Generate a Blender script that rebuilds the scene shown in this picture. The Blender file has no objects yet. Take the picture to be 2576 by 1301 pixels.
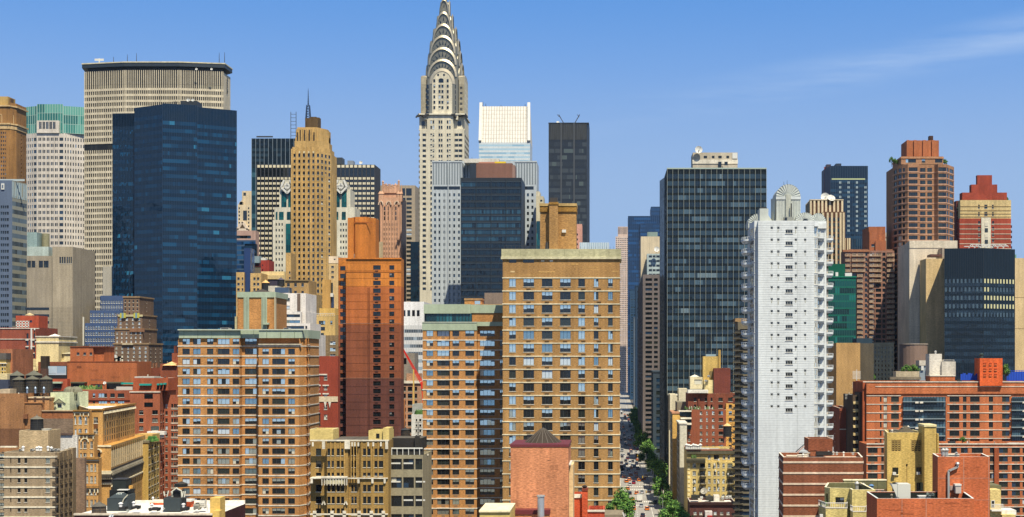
import bpy, bmesh, math, random
from mathutils import Vector
R = math.radians
C = bpy.context.scene.collection
F = 3485.0; XV = 1545.0; YH = 900.0; H = 65.0      # focal length in units of a 2575-wide picture, vanishing point, eye height
# ---------------------------------------------------------------- camera, sky, sun, exposure
sc = bpy.context.scene
cam = bpy.data.objects.new('camera', bpy.data.cameras.new('camera')); C.objects.link(cam)
cam.location = (0, 0, H); cam.rotation_euler = (R(90), 0, 0)
cam.data.lens = 36 * F / 2575; cam.data.sensor_width = 36
cam.data.shift_x = (1287.5 - XV) / 2575; cam.data.shift_y = (YH - 650.5) / 2575
cam.data.clip_end = 60000; cam.data.clip_start = 1
sc.camera = cam
SUN = Vector((.215, -.47, .855)).normalized()
SUN_EL = math.asin(SUN.z); SUN_AZ = math.atan2(SUN.x, SUN.y)
w = bpy.data.worlds.new("World"); sc.world = w; w.use_nodes = True
nt = w.node_tree; nt.nodes.clear()
wo = nt.nodes.new('ShaderNodeOutputWorld'); bg = nt.nodes.new('ShaderNodeBackground')
sky = nt.nodes.new('ShaderNodeTexSky'); sky.sky_type = 'NISHITA'; sky.sun_disc = False
sky.sun_elevation = SUN_EL; sky.sun_rotation = SUN_AZ
sky.altitude = 0; sky.air_density = 1.0; sky.dust_density = .25; sky.ozone_density = 3.0
hs = nt.nodes.new('ShaderNodeHueSaturation'); hs.inputs['Saturation'].default_value = .95
gm = nt.nodes.new('ShaderNodeMix'); gm.data_type = 'RGBA'; gm.blend_type = 'MULTIPLY'; gm.inputs[0].default_value = 1
gm.inputs[7].default_value = (1.05, 1.08, 1.12, 1)
tc = nt.nodes.new('ShaderNodeTexCoord'); sep = nt.nodes.new('ShaderNodeSeparateXYZ')
nt.links.new(tc.outputs['Generated'], sep.inputs[0])
# thin cirrus high over the right half: stretched noise in sky directions
mp = nt.nodes.new('ShaderNodeMapping'); mp.inputs['Rotation'].default_value = (0, R(-7), 0); mp.inputs['Scale'].default_value = (5, 5, 60)
nz = nt.nodes.new('ShaderNodeTexNoise'); nz.inputs['Scale'].default_value = 1.15; nz.inputs['Detail'].default_value = 8; nz.inputs['Roughness'].default_value = .62
nt.links.new(tc.outputs['Generated'], mp.inputs[0]); nt.links.new(mp.outputs[0], nz.inputs[0])
rp = nt.nodes.new('ShaderNodeMapRange'); rp.inputs[1].default_value = .36; rp.inputs[2].default_value = .70; rp.inputs[3].default_value = 0; rp.inputs[4].default_value = .38
nt.links.new(nz.outputs[0], rp.inputs[0])
cm = nt.nodes.new('ShaderNodeMix'); cm.data_type = 'RGBA'; cm.inputs[7].default_value = (7.0, 8.2, 9.8, 1)
nt.links.new(sky.outputs[0], hs.inputs['Color']); nt.links.new(hs.outputs[0], gm.inputs[6])
rx = nt.nodes.new('ShaderNodeMapRange'); rx.inputs[1].default_value = -.06; rx.inputs[2].default_value = .2; nt.links.new(sep.outputs[0], rx.inputs[0])
def mth(op, a, b_):
    n = nt.nodes.new('ShaderNodeMath'); n.operation = op
    for i, v in enumerate((a, b_)):
        if isinstance(v, (int, float)): n.inputs[i].default_value = v
        elif v is not None: nt.links.new(v, n.inputs[i])
    return n.outputs[0]
# a long wisp rising gently to the right
dz = mth('ABSOLUTE', mth('SUBTRACT', sep.outputs[2], mth('ADD', mth('MULTIPLY', sep.outputs[0], .17), .172)), 0)
rz = nt.nodes.new('ShaderNodeMapRange'); rz.interpolation_type = 'SMOOTHSTEP'; rz.inputs[1].default_value = .02; rz.inputs[2].default_value = 0; nt.links.new(dz, rz.inputs[0])
mm1 = nt.nodes.new('ShaderNodeMath'); mm1.operation = 'MULTIPLY'; nt.links.new(rx.outputs[0], mm1.inputs[0]); nt.links.new(rz.outputs[0], mm1.inputs[1])
mm2 = nt.nodes.new('ShaderNodeMath'); mm2.operation = 'MULTIPLY'; nt.links.new(mm1.outputs[0], mm2.inputs[0]); nt.links.new(rp.outputs[0], mm2.inputs[1])
# pale blue air low over the city
rh = nt.nodes.new('ShaderNodeMapRange'); rh.inputs[1].default_value = .2; rh.inputs[2].default_value = .55; rh.inputs[3].default_value = .92; rh.inputs[4].default_value = 0; nt.links.new(sep.outputs[2], rh.inputs[0])
hz = nt.nodes.new('ShaderNodeMix'); hz.data_type = 'RGBA'; 
r2 = nt.nodes.new('ShaderNodeMapRange'); r2.interpolation_type = 'SMOOTHSTEP'; r2.inputs[1].default_value = .10; r2.inputs[2].default_value = .31; nt.links.new(sep.outputs[2], r2.inputs[0])
h2 = nt.nodes.new('ShaderNodeMix'); h2.data_type = 'RGBA'; h2.inputs[6].default_value = (3.3, 4.95, 7.9, 1); h2.inputs[7].default_value = (.5, 2.85, 8.1, 1); nt.links.new(r2.outputs[0], h2.inputs[0]); nt.links.new(h2.outputs[2], hz.inputs[7])
nt.links.new(rh.outputs[0], hz.inputs[0]); nt.links.new(gm.outputs[2], hz.inputs[6])
nt.links.new(mm2.outputs[0], cm.inputs[0]); nt.links.new(hz.outputs[2], cm.inputs[6])
nt.links.new(cm.outputs[2], bg.inputs[0]); bg.inputs[1].default_value = .074
nt.links.new(bg.outputs[0], wo.inputs[0])
sun = bpy.data.objects.new('sun', bpy.data.lights.new('sun', 'SUN')); C.objects.link(sun)
sun.data.energy = 4.9; sun.data.angle = R(.5); sun.data.color = (1, .92, .74)
sun.rotation_euler = SUN.to_track_quat('Z', 'Y').to_euler()
sc.view_settings.view_transform = 'Standard'; sc.view_settings.look = 'None'
sc.view_settings.exposure = 0.45; sc.view_settings.gamma = 1
sc.cycles.max_bounces = 5; sc.cycles.diffuse_bounces = 2; sc.cycles.glossy_bounces = 3

# ---------------------------------------------------------------- materials
def lin(h, k=1.0):
    h = h.lstrip('#'); o = []
    for i in (0, 2, 4):
        v = int(h[i:i+2], 16) / 255
        o.append(k * (v / 12.92 if v <= .04045 else ((v + .055) / 1.055) ** 2.4))
    return (*o, 1)
MATS = {}
def mat(hexc, kind='stone', k=.78, name=None):
    """procedural surface; hexc is the surface's own colour"""
    key = (hexc, kind, k)
    if key in MATS: return MATS[key]
    m = bpy.data.materials.new(name or kind); m.use_nodes = True; MATS[key] = m
    t = m.node_tree; b = t.nodes['Principled BSDF']; N = t.nodes.new; L = t.links.new
    col = lin(hexc, k)
    if kind in ('brick', 'stone', 'leaf'): y_ = .3*col[0] + .6*col[1] + .1*col[2]; q_ = .05; col = tuple(c*(1-q_) + y_*q_*1.1 for c in col[:3]) + (1,)
    if kind == 'brick' and col[1] < .5*col[0]: col = (col[0], col[1] + .045*col[0], col[2] + .008*col[0], 1)
    if kind == 'glass' or kind == 'pane':
        b.inputs['Base Color'].default_value = col; b.inputs['Roughness'].default_value = .06
        b.inputs['IOR'].default_value = 1.75
        if kind == 'pane': b.inputs['Metallic'].default_value = 0
        else:
            tcn = N('ShaderNodeTexCoord'); n = N('ShaderNodeTexNoise'); n.inputs['Scale'].default_value = .06; n.inputs['Detail'].default_value = 3
            L(tcn.outputs['Object'], n.inputs[0])
            bp = N('ShaderNodeBump'); bp.inputs['Strength'].default_value = .6; bp.inputs['Distance'].default_value = 1.2; b.inputs['IOR'].default_value = 1.55
            L(n.outputs[0], bp.inputs['Height']); L(bp.outputs[0], b.inputs['Normal'])
        return m
    if kind == 'mirror':     # reflective window glass
        b.inputs['Base Color'].default_value = col; b.inputs['Roughness'].default_value = .05; b.inputs['Metallic'].default_value = .85
        return m
    if kind == 'steel':
        tcn = N('ShaderNodeTexCoord'); n = N('ShaderNodeTexNoise'); n.inputs['Scale'].default_value = .5; n.inputs['Detail'].default_value = 4
        L(tcn.outputs['Object'], n.inputs[0])
        mr = N('ShaderNodeMapRange'); mr.inputs[3].default_value = .3; mr.inputs[4].default_value = .6; L(n.outputs[0], mr.inputs[0]); L(mr.outputs[0], b.inputs['Roughness'])
        b.inputs['Base Color'].default_value = col; b.inputs['Metallic'].default_value = .6
        return m
    if kind == 'plain':
        b.inputs['Base Color'].default_value = col; b.inputs['Roughness'].default_value = .55
        return m
    tcn = N('ShaderNodeTexCoord')
    P = {'brick': (.24, .55, .22, (1.3, 1.3, 5)), 'stone': (.15, .26, .20, (1, 1, 2)), 'panel': (.07, .10, .12, (1, 1, 1)),
         'roof': (.30, .25, .0, (1, 1, 1)), 'road': (.15, .2, 0, (1, 1, 1)), 'leaf': (.35, .5, 0, (1, 1, 1)), 'wood': (.2, .5, .0, (6, 6, .8))}[kind]
    def noise(scale, det, vec_scale, amt):
        mpn = N('ShaderNodeMapping'); mpn.inputs['Scale'].default_value = vec_scale; L(tcn.outputs['Object'], mpn.inputs[0])
        n = N('ShaderNodeTexNoise'); n.inputs['Scale'].default_value = scale; n.inputs['Detail'].default_value = det; n.inputs['Roughness'].default_value = .6
        L(mpn.outputs[0], n.inputs[0])
        mr = N('ShaderNodeMapRange'); mr.inputs[1].default_value = .25; mr.inputs[2].default_value = .75
        mr.inputs[3].default_value = 1 - amt; mr.inputs[4].default_value = 1 + amt; L(n.outputs[0], mr.inputs[0]); return mr.outputs[0]
    a = noise(.09, 4, (1, 1, 1), P[0]); g = noise(1.3, 4, P[3], P[1])
    mu = N('ShaderNodeMath'); mu.operation = 'MULTIPLY'; L(a, mu.inputs[0]); L(g, mu.inputs[1]); f = mu.outputs[0]
    if P[2]:
        s = noise(.55, 3, (1, 1, .07), P[2]); m2 = N('ShaderNodeMath'); m2.operation = 'MULTIPLY'; L(f, m2.inputs[0]); L(s, m2.inputs[1]); f = m2.outputs[0]
    vm = N('ShaderNodeVectorMath'); vm.operation = 'SCALE'; vm.inputs[0].default_value = col[:3]; L(f, vm.inputs['Scale'])
    L(vm.outputs[0], b.inputs['Base Color']); b.inputs['Roughness'].default_value = .9
    b.inputs['Specular IOR Level'].default_value = .25
    return m

# shorthands: surface kind and how light it is
def br85(c): return mat(c, 'brick', .85)
def br88(c): return mat(c, 'brick', .88)
def br80(c): return mat(c, 'brick', .8)
def br90(c): return mat(c, 'brick', .9)
def st85(c): return mat(c, 'stone', .85)
def st88(c): return mat(c, 'stone', .88)
def st80(c): return mat(c, 'stone', .8)
def st90(c): return mat(c, 'stone', .9)
def pl80(c): return mat(c, 'plain', .8)
def pl90(c): return mat(c, 'plain', .9)
def pl100(c): return mat(c, 'plain', 1)
def gl100(c): return mat(c, 'glass', 1)
def pn80(c): return mat(c, 'panel', .8)
def pn85(c): return mat(c, 'panel', .85)
def pn100(c): return mat(c, 'panel', 1)
def brk(c): return mat(c, 'brick')
def sto(c): return mat(c, 'stone')
def pnl(c): return mat(c, 'panel')

# ---------------------------------------------------------------- mesh builder
class MB:
    def __init__(s): s.v = []; s.f = []; s.m = []; s.mats = []
    def mi(s, m):
        if m not in s.mats: s.mats.append(m)
        return s.mats.index(m)
    def poly(s, pts, m):
        n = len(s.v); s.v.extend([tuple(p) for p in pts]); s.f.append(tuple(range(n, n + len(pts)))); s.m.append(s.mi(m))
    def prism(s, pts, z0, z1, m, top=None, bottom=True, sides=True):
        n = len(pts)          # pts run left to right as seen from the camera, i.e. counter-clockwise from above
        if sides:
            for i in range(n):
                a, b = pts[i], pts[(i + 1) % n]
                s.poly([(a[0], a[1], z0), (b[0], b[1], z0), (b[0], b[1], z1), (a[0], a[1], z1)], m)
        s.poly([(p[0], p[1], z1) for p in pts], top or m)
        if bottom: s.poly([(p[0], p[1], z0) for p in reversed(pts)], m)
    def box(s, x0, x1, y0, y1, z0, z1, m, top=None):
        s.prism([(x0, y0), (x1, y0), (x1, y1), (x0, y1)], z0, z1, m, top)
    def cone(s, cx, cy, z0, z1, r0, r1, m, n=14, cap=True, ph=0):
        P = [(math.cos(ph + 2 * math.pi * i / n), math.sin(ph + 2 * math.pi * i / n)) for i in range(n)]
        for i in range(n):
            a, b = P[i], P[(i + 1) % n]
            q = [(cx + a[0]*r0, cy + a[1]*r0, z0), (cx + b[0]*r0, cy + b[1]*r0, z0), (cx + b[0]*r1, cy + b[1]*r1, z1), (cx + a[0]*r1, cy + a[1]*r1, z1)]
            s.poly(q if r1 > .001 else q[:3], m)
        if cap:
            if r1 > .001: s.poly([(cx + a[0]*r1, cy + a[1]*r1, z1) for a in P], m)
            s.poly([(cx + a[0]*r0, cy + a[1]*r0, z0) for a in reversed(P)], m)
    def bar(s, p, q, t, m):
        p = Vector(p); q = Vector(q); d = (q - p)
        if d.length < 1e-6: return
        d.normalize(); u = d.cross(Vector((0, 0, 1)))
        if u.length < .01: u = Vector((1, 0, 0))
        u.normalize(); v = d.cross(u); t /= 2
        c = [u*t + v*t, -u*t + v*t, -u*t - v*t, u*t - v*t]
        for i in range(4):
            j = (i + 1) % 4
            s.poly([p + c[j], p + c[i], q + c[i], q + c[j]], m)
        s.poly([p + x for x in c], m); s.poly([q + x for x in reversed(c)], m)
    def dome(s, cx, cy, cz, r, h, m, n=14, k=5):
        for j in range(k):
            a0, a1 = math.pi/2*j/k, math.pi/2*(j+1)/k
            s.cone(cx, cy, cz + h*math.sin(a0), cz + h*math.sin(a1), r*math.cos(a0), max(r*math.cos(a1), .0), m, n, cap=False)
    def merge(s, o, dx=0, dy=0, dz=0, ang=0):
        n = len(s.v); ca, sa = math.cos(ang), math.sin(ang)
        s.v.extend([(x*ca - y*sa + dx, x*sa + y*ca + dy, z + dz) for x, y, z in o.v])
        s.f.extend([tuple(i + n for i in f) for f in o.f])
        mp_ = [s.mi(m) for m in o.mats]; s.m.extend([mp_[i] for i in o.m])
    def data(s, name):
        me = bpy.data.meshes.new(name); me.from_pydata(s.v, [], s.f)
        for m in s.mats: me.materials.append(m)
        me.polygons.foreach_set('material_index', s.m); me.update(); return me
    def build(s, name, parent=None, off=None):
        if not s.f: return None
        if off is not None:
            s.v = [(x - off[0], y - off[1], z - off[2]) for x, y, z in s.v]
        o = bpy.data.objects.new(name, s.data(name)); C.objects.link(o)
        if parent: o.parent = parent
        return o
def tag(o, label=None, cat=None, group=None, kind=None):
    if label: o['label'] = label
    if cat: o['category'] = cat
    if group: o['group'] = group
    if kind: o['kind'] = kind
    return o
def empty(name, loc, label, cat, group=None):
    o = bpy.data.objects.new(name, None); C.objects.link(o); o.location = loc; o.empty_display_size = .5
    return tag(o, label, cat, group)
def inset(pts, t):
    n = len(pts); out = []
    for i in range(n):
        a, b, c = Vector(pts[i-1]), Vector(pts[i]), Vector(pts[(i+1) % n])
        d1 = (b - a).normalized(); d2 = (c - b).normalized()
        n1 = Vector((-d1.y, d1.x)); n2 = Vector((-d2.y, d2.x))
        k = 1 + n1.dot(n2)
        out.append(tuple(b + (n1 + n2) * (t / max(k, .3))))
    return out

# crops of the photograph: scale and origin into the 2575-wide measuring frame
REF = {'D': (1, 0, 0), '1': (.4124, 0, 134.1), '2': (.4124, 576.7, 134.1), '3': (.5154, 1005.9, 0), '4': (.4124, 1529, 335.3), '5': (.4124, 1931.3, 335.3),
       'A': (.4125, 0, 764.5), 'B': (.5154, 429.2, 630.4), 'C': (.5154, 764.5, 630.4), 'T': (.6187, 1233.9, 496.2), 'E': (.3608, 1542.4, 831.5),
       'F': (.4123, 1944.7, 764.5), 'G': (.2476, 1032.7, 0), 'H': (.2371, 1555.8, 992.5), 'I': (.2268, 1837.4, 442.6), 'J': (.1328, 221.3, 1140),
       'K': (.2062, 0, 831.5), 'L': (.1959, 576.7, 643.8)}
def WX(ref, x, d): s, ox, oy = REF[ref]; return (s*x + ox - XV) / F * d
def WZ(ref, y, d): s, ox, oy = REF[ref]; return H - (s*y + oy - YH) / F * d

# ---------------------------------------------------------------- windows
DARK = mat('#12171a', 'pane', 1); DARK2 = mat('#262c27', 'pane', 1); BLUE = mat('#e2ece4', 'mirror', 1); BLUE2 = mat('#9db5ba', 'mirror', 1)
SKYPANE = mat('#bcc8d0', 'pane', 1); CURT = mat('#c9c6b4', 'pane', 1); NAVY = mat('#22384d', 'pane', 1); TEAL = mat('#1d4f5c', 'pane', 1)  # the pale blue-grey pane's colour stands in for reflected sky
PAL = {'mix': [(DARK, 5), (DARK2, 2), (BLUE, 4), (BLUE2, 2), (SKYPANE, 2), (CURT, .6)],
       'bright': [(DARK, 6.5), (DARK2, 3), (BLUE, 6), (BLUE2, 2), (SKYPANE, 1.6), (CURT, .7)], 'mixd': [(DARK, 9), (DARK2, 4), (BLUE, 4), (BLUE2, 1.5), (SKYPANE, .8)],
       'dark': [(DARK, 8), (DARK2, 3), (NAVY, 1.5), (SKYPANE, .2), (CURT, .15)],
       'far': [(DARK, 3), (DARK2, 2), (NAVY, 3), (BLUE2, .7)],
       'navy': [(NAVY, 4), (DARK, 2), (BLUE2, 1)], 'teal': [(TEAL, 5), (NAVY, 2), (DARK, 1)], 'black': [(DARK, 1)]}
rnd = random.Random(7)
def pick(p, r=rnd):
    L_ = PAL[p]; return r.choices([a for a, _ in L_], [b for _, b in L_])[0]
WHITE = pl80('#e8e6dc'); FRAME = pl100('#3a3a38'); FBLACK = pl100('#1b1c1c'); TRIM = st80('#e6dcc6')
#          nx ny frame-w frame-mat palette sill grille recess
STY = {'two': (2, 1, .07, FRAME, 'mixd', TRIM, 0, .22), 'three': (3, 1, .07, FRAME, 'mixd', TRIM, 0, .22),
       'twoac': (2, 1, .07, FRAME, 'bright', None, 1, .22), 'threeac': (3, 1, .07, FRAME, 'bright', None, 1, .22), 'fourd': (4, 1, .1, FRAME, 'dark', None, 0, .2), 'twod': (2, 1, .1, FRAME, 'dark', None, 0, .2), 'twoacd': (2, 1, .07, FRAME, 'dark', None, 1, .22), 'four': (4, 1, .07, FRAME, 'bright', None, 1, .2),
       'hung': (1, 2, .07, FBLACK, 'dark', TRIM, 0, .25), 'hungw': (2, 2, .08, WHITE, 'mix', TRIM, 0, .2), 'slit': (1, 1, .04, FBLACK, 'black', None, 0, .07), 'slot': (1, 1, .04, FBLACK, 'dark', None, 0, .3),
       'far': (1, 1, .06, FBLACK, 'far', None, 0, .3), 'far2': (2, 1, .12, FRAME, 'far', None, 0, .3), 'office': (1, 1, .05, FBLACK, 'dark', None, 0, .4),
       'navy': (1, 2, .09, WHITE, 'navy', WHITE, 0, .15), 'teal': (2, 1, .1, FBLACK, 'teal', None, 0, .2), 'tri': (3, 1, .06, WHITE, 'black', WHITE, 0, .18),
       'small': (1, 1, .06, WHITE, 'black', None, 0, .18), 'ribbon': (4, 1, .1, FRAME, 'navy', None, 0, .3), 'bay': (3, 2, .14, WHITE, 'mix', WHITE, 0, .12),
       'big': (2, 2, .1, FBLACK, 'dark', None, 0, .35), 'hungd': (2, 2, .1, FBLACK, 'dark', TRIM, 0, .25)}
WC = {}
def wmesh(style, w_, h_, var):
    key = (style, round(w_, 2), round(h_, 2), var)
    if key in WC: return WC[key]
    nx, ny, fw, fm, pal, sill, gr, rec = STY[style]; r = random.Random(str(key))
    fr = MB(); pn = MB(); y = rec
    def fbar(x0, x1, z0, z1): fr.box(x0, x1, y - .05, y + .02, z0, z1, fm)
    X0, X1 = -w_/2, w_/2
    fbar(X0, X0 + fw, 0, h_); fbar(X1 - fw, X1, 0, h_); fbar(X0 + fw, X1 - fw, 0, fw); fbar(X0 + fw, X1 - fw, h_ - fw, h_)
    fits = min(w_, h_) > 5 * fw
    if fits:
        for i in range(1, nx): fbar(X0 + w_*i/nx - fw/2, X0 + w_*i/nx + fw/2, fw, h_ - fw)
        if ny == 2: fbar(X0 + fw, X1 - fw, h_*.52 - fw/2, h_*.52 + fw/2)
    if sill: fr.box(X0 - .12, X1 + .12, -.12, y + .02, -.14, 0, sill)
    if gr:
        fr.box(-.55, .55, -.05, .03, -.62, -.25, pl80('#a08263')); fr.box(X0, X1, -.05, .02, -.1, 0, pl80('#c9a681'))
    base = pick(pal, r); q_ = r.random(); half = False
    if pal in ('bright', 'mixd'):
        a_, b_ = (.40, .36) if pal == 'bright' else (.52, .22)
        base = r.choice([DARK, DARK, DARK2]) if q_ < a_ else r.choice([BLUE, BLUE, BLUE, BLUE2, SKYPANE]) if q_ < a_ + b_ else DARK; half = q_ > a_ + b_
    for i in range(nx):
        for j in range(ny):
            m = base if r.random() < (.6 if pal not in ('bright', 'mixd') else .9) else pick(pal, r)
            a, b = X0 + w_*i/nx, X0 + w_*(i+1)/nx; c, d = h_*j/ny, h_*(j+1)/ny
            t = r.uniform(.01, .045) * (d - c) if m in (BLUE, BLUE2) else r.uniform(-.008, .008)
            s_ = r.uniform(-.01, .01)
            pn.poly([(a, y, c), (b, y + s_, c), (b, y + t + s_, d), (a, y + t, d)], m)
            # a roller blind drawn part way behind the pane reads at its top
            if half or (m is BLUE and r.random() < .12):
                q = r.uniform(.42, .55) if half else r.uniform(.15, .4); pn.poly([(a + fw, y - .03, d - (d-c)*q), (b - fw, y - .03, d - (d-c)*q), (b - fw, y - .008 , d - fw*.5), (a + fw, y - .008, d - fw*.5)], BLUE if half else DARK)
    WC[key] = (fr, pn, fr.data('window'), pn.data('pane')); return WC[key]

class B:
    """one building: an Empty at its base with its parts"""
    def __init__(s, name, label, d, ref, xc, cat='building', group=None, ybase=None):
        s.d = d; s.ref = ref; z = 0 if ybase is None else WZ(ref, ybase, d)
        s.o = (WX(ref, xc, d), d, z); s.root = empty(name, s.o, label, cat, group); s.wins = []
    def X(s, x, d=None): return WX(s.ref, x, d or s.d)
    def Z(s, y, d=None): return WZ(s.ref, y, d or s.d)
    def S(s, px): return REF[s.ref][0] * px / F * s.d
    def part(s, mb, name, kind=None, label=None):
        o = mb.build(name, s.root, s.o)
        if o is not None and kind: o['kind'] = kind
        if o is not None and label: o['label'] = label
        return o
    def facade(s, mb, p0, p1, z0, z1, ops, m, rec=.3, rm=None):
        """wall from p0 to p1 with openings (u0,u1,za,zb,style or None)"""
        p0 = Vector(p0); p1 = Vector(p1); Lh = (p1 - p0).length; t = (p1 - p0) / Lh; n = Vector((t.y, -t.x))
        def P(u, z, dd=0): q = p0 + t*u - n*dd; return (q.x, q.y, z)
        ops = [o for o in ops if o[0] > .05 and o[1] < Lh - .05 and o[2] > z0 + .05 and o[3] < z1 - .05]
        us = sorted({0, Lh} | {round(o[0], 3) for o in ops} | {round(o[1], 3) for o in ops})
        zs = sorted({z0, z1} | {round(o[2], 3) for o in ops} | {round(o[3], 3) for o in ops})
        ui = {u: i for i, u in enumerate(us)}; zi = {z: i for i, z in enumerate(zs)}
        hole = set()
        for o in ops:
            for i in range(ui[round(o[0], 3)], ui[round(o[1], 3)]):
                for j in range(zi[round(o[2], 3)], zi[round(o[3], 3)]): hole.add((i, j))
        for j in range(len(zs) - 1):
            i = 0
            while i < len(us) - 1:
                if (i, j) in hole: i += 1; continue
                k = i
                while k < len(us) - 1 and (k, j) not in hole: k += 1
                mb.poly([P(us[i], zs[j]), P(us[k], zs[j]), P(us[k], zs[j+1]), P(us[i], zs[j+1])], m); i = k
        ang = math.atan2(t.y, t.x)
        for o in ops:
            u0, u1, a, b = o[:4]; st = o[4]
            rc = STY[st][7] if st else rec
            rm_ = rm or m
            mb.poly([P(u0, a), P(u0, a, rc), P(u0, b, rc), P(u0, b)][::-1], rm_); mb.poly([P(u1, a), P(u1, b), P(u1, b, rc), P(u1, a, rc)][::-1], rm_)
            mb.poly([P(u0, a), P(u1, a), P(u1, a, rc), P(u0, a, rc)], rm_); mb.poly([P(u0, b), P(u0, b, rc), P(u1, b, rc), P(u1, b)], rm_)
            if st:
                q = p0 + t*((u0 + u1)/2); s.wins.append((q.x - s.o[0], q.y - s.o[1], a - s.o[2], round((u1-u0)*10)/10, round((b-a)*10)/10, ang, st, len(o) > 5 and o[5] or 0))
    def block(s, x0, x1, yt, dep, m, yb=None, cols=None, rows=None, st='hung', R_=0, L_=0, sw=None, sst=None, d=None, roof=None, par=1.0, cop=None,
              part='wall', plan=None, skip=None, roofpart=True, lab=None, rm=None, vis=0):
        """box-shaped volume. cols/rows in crop pixels; R_/L_ columns of windows on the right/left side"""
        d = d or s.d; z1 = s.Z(yt, d); z0 = (s.Z(yb, d) if yb is not None else 0)
        a, b = s.X(x0, d), s.X(x1, d); pts = [(a, d), (b, d), (b, d + dep), (a, d + dep)]
        if plan: pts = plan
        mb = MB(); z = []
        if rows:
            y, pitch, hgt, n = rows
            for i in range(n):
                zt = s.Z(y + pitch*i, d); zb = s.Z(y + pitch*i + hgt, d)
                if zb > z0 + .5 and zt < z1 - .1: z.append((zb, zt, i))
        ops = []
        if cols and z:
            if isinstance(cols[0], (int,)):
                n, fr = cols; g = (x1 - x0) / n; cols = [(x0 + g*(i+.5-fr/2), x0 + g*(i+.5+fr/2)) for i in range(n)]
            for ci, c in enumerate(cols):
                cst = c[2] if len(c) > 2 else st
                for zb, zt, i in z:
                    if skip and skip(ci, i): continue
                    ops.append((s.X(c[0], d) - a, s.X(c[1], d) - a, zb, zt, cst, vis))
        for i in range(len(pts)):
            p, q = pts[i], pts[(i+1) % len(pts)]
            if i == 0: s.facade(mb, p, q, z0, z1, ops, m, rm=rm)
            else:
                n = (R_ if i == 1 else (L_ if i == len(pts)-1 and i > 1 else 0)); oo = []
                if n and z:
                    Ls = (Vector(q) - Vector(p)).length; ww = sw or (ops[0][1] - ops[0][0] if ops else 1.4)
                    ww = min(ww, Ls / n * .8)
                    for k in range(n):
                        c = Ls*(k + .5)/n
                        oo += [(c - ww/2, c + ww/2, zb, zt, sst or st, 1) for zb, zt, _ in z]
                s.facade(mb, p, q, z0, z1, oo, m, rm=rm)
        rp_ = MB()
        if roofpart:
            inn = inset(pts, .35); cm_ = cop or m
            for i in range(len(pts)):
                j = (i+1) % len(pts)
                mb.poly([(*pts[i], z1), (*pts[j], z1), (*inn[j], z1), (*inn[i], z1)], cm_)
                mb.poly([(*inn[j], z1 - par), (*inn[i], z1 - par), (*inn[i], z1), (*inn[j], z1)], m)
            rp_.poly([(*p, z1 - par) for p in inn], roof or ROOF)
            if z1 < H + 6 and len(pts) == 4: s.clutter(inn, z1 - par)
        else: mb.poly([(*p, z1) for p in pts], cop or m)
        if yb is not None and z0 > .5: mb.poly([(*p, z0) for p in reversed(pts)], m)
        s.part(mb, part, label=lab)
        if roofpart: s.part(rp_, 'roof')
        return pts, z0, z1
    def ring(s, pts, z0, z1, out, m, name='string_course'):
        mb = MB(); mb.prism(inset(pts, -out), z0, z1, m); return s.part(mb, name)
    def clutter(s, q, z):
        """small roof furniture: hatches, pipes, a duct"""
        r = random.Random(int(q[0][0]*7 + z)); a, b_, c, d_ = (Vector(p) for p in q)
        if (b_ - a).length < 7 or (d_ - a).length < 7: return
        for k in range(r.randint(3, 7)):
            u, v = r.uniform(.12, .88), r.uniform(.2, .85); p = a.lerp(b_, u).lerp(d_.lerp(c, u), v); mb = MB(); t = r.random(); m = r.choice([WHITE, TRIM, FRAME, sto('#8f8778')])
            if t < .45: w_, h = r.uniform(.5, 1.3), r.uniform(.5, 1.7); mb.box(p.x - w_, p.x + w_, p.y - w_*.7, p.y + w_*.7, z, z + h, m); mb.box(p.x - w_*1.1, p.x + w_*1.1, p.y - w_*.8, p.y + w_*.8, z + h, z + h + .12, m); s.part(mb, 'roof_hatch')
            elif t < .8: h = r.uniform(.8, 2.2); mb.cone(p.x, p.y, z, z + h, .16, .16, m, 7); mb.cone(p.x, p.y, z + h, z + h + .25, .3, .1, m, 7); s.part(mb, 'vent_pipe')
            else: l = r.uniform(1.5, 4); mb.box(p.x - l, p.x + l, p.y - .25, p.y + .25, z + .25, z + .7, m); mb.box(p.x - .1, p.x + .1, p.y - .1, p.y + .1, z, z + .25, FRAME); s.part(mb, 'duct')
    def bands(s, pts, ys, hgt, m, out=.12, d=None):
        for y in ys:
            z = s.Z(y, d); 
            if z > 1: s.ring(pts, z - hgt/2, z + hgt/2, out, m)
    def bx(s, name, x0, x1, ya, yb, dy0, dy1, m, top=None, d=None, label=None):
        """plain box part given by crop pixels, dy measured back from the front plane"""
        d = d or s.d; D = d + (dy0 if abs(dy0) > 1 else 0); mb = MB(); mb.box(s.X(x0, D), s.X(x1, D), d + dy0, d + dy1, max(.02, min(s.Z(yb, D), s.Z(yb, d))), s.Z(ya, D), m, top); return s.part(mb, name, label=label)
    def patches(s, x0, x1, y0, y1, hexc, n=14, d=None, seed=1):
        """mended and soot-dulled areas of brickwork"""
        r = random.Random(seed); d = d or s.d
        for k in range(n):
            mb = MB(); x = r.uniform(x0, x1); y = r.uniform(y0, y1); w_ = r.uniform(.03, .16)*(x1 - x0); h = r.uniform(.02, .12)*(y1 - y0); o = .006 + .003*k
            mb.box(s.X(x, d), s.X(min(x + w_, x1), d), d - o, d, max(.1, s.Z(min(y + h, y1), d)), s.Z(y, d), mat(hexc, 'brick', r.choice((.70, .76, .84, .9)))); s.part(mb, 'brick_patch')
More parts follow.
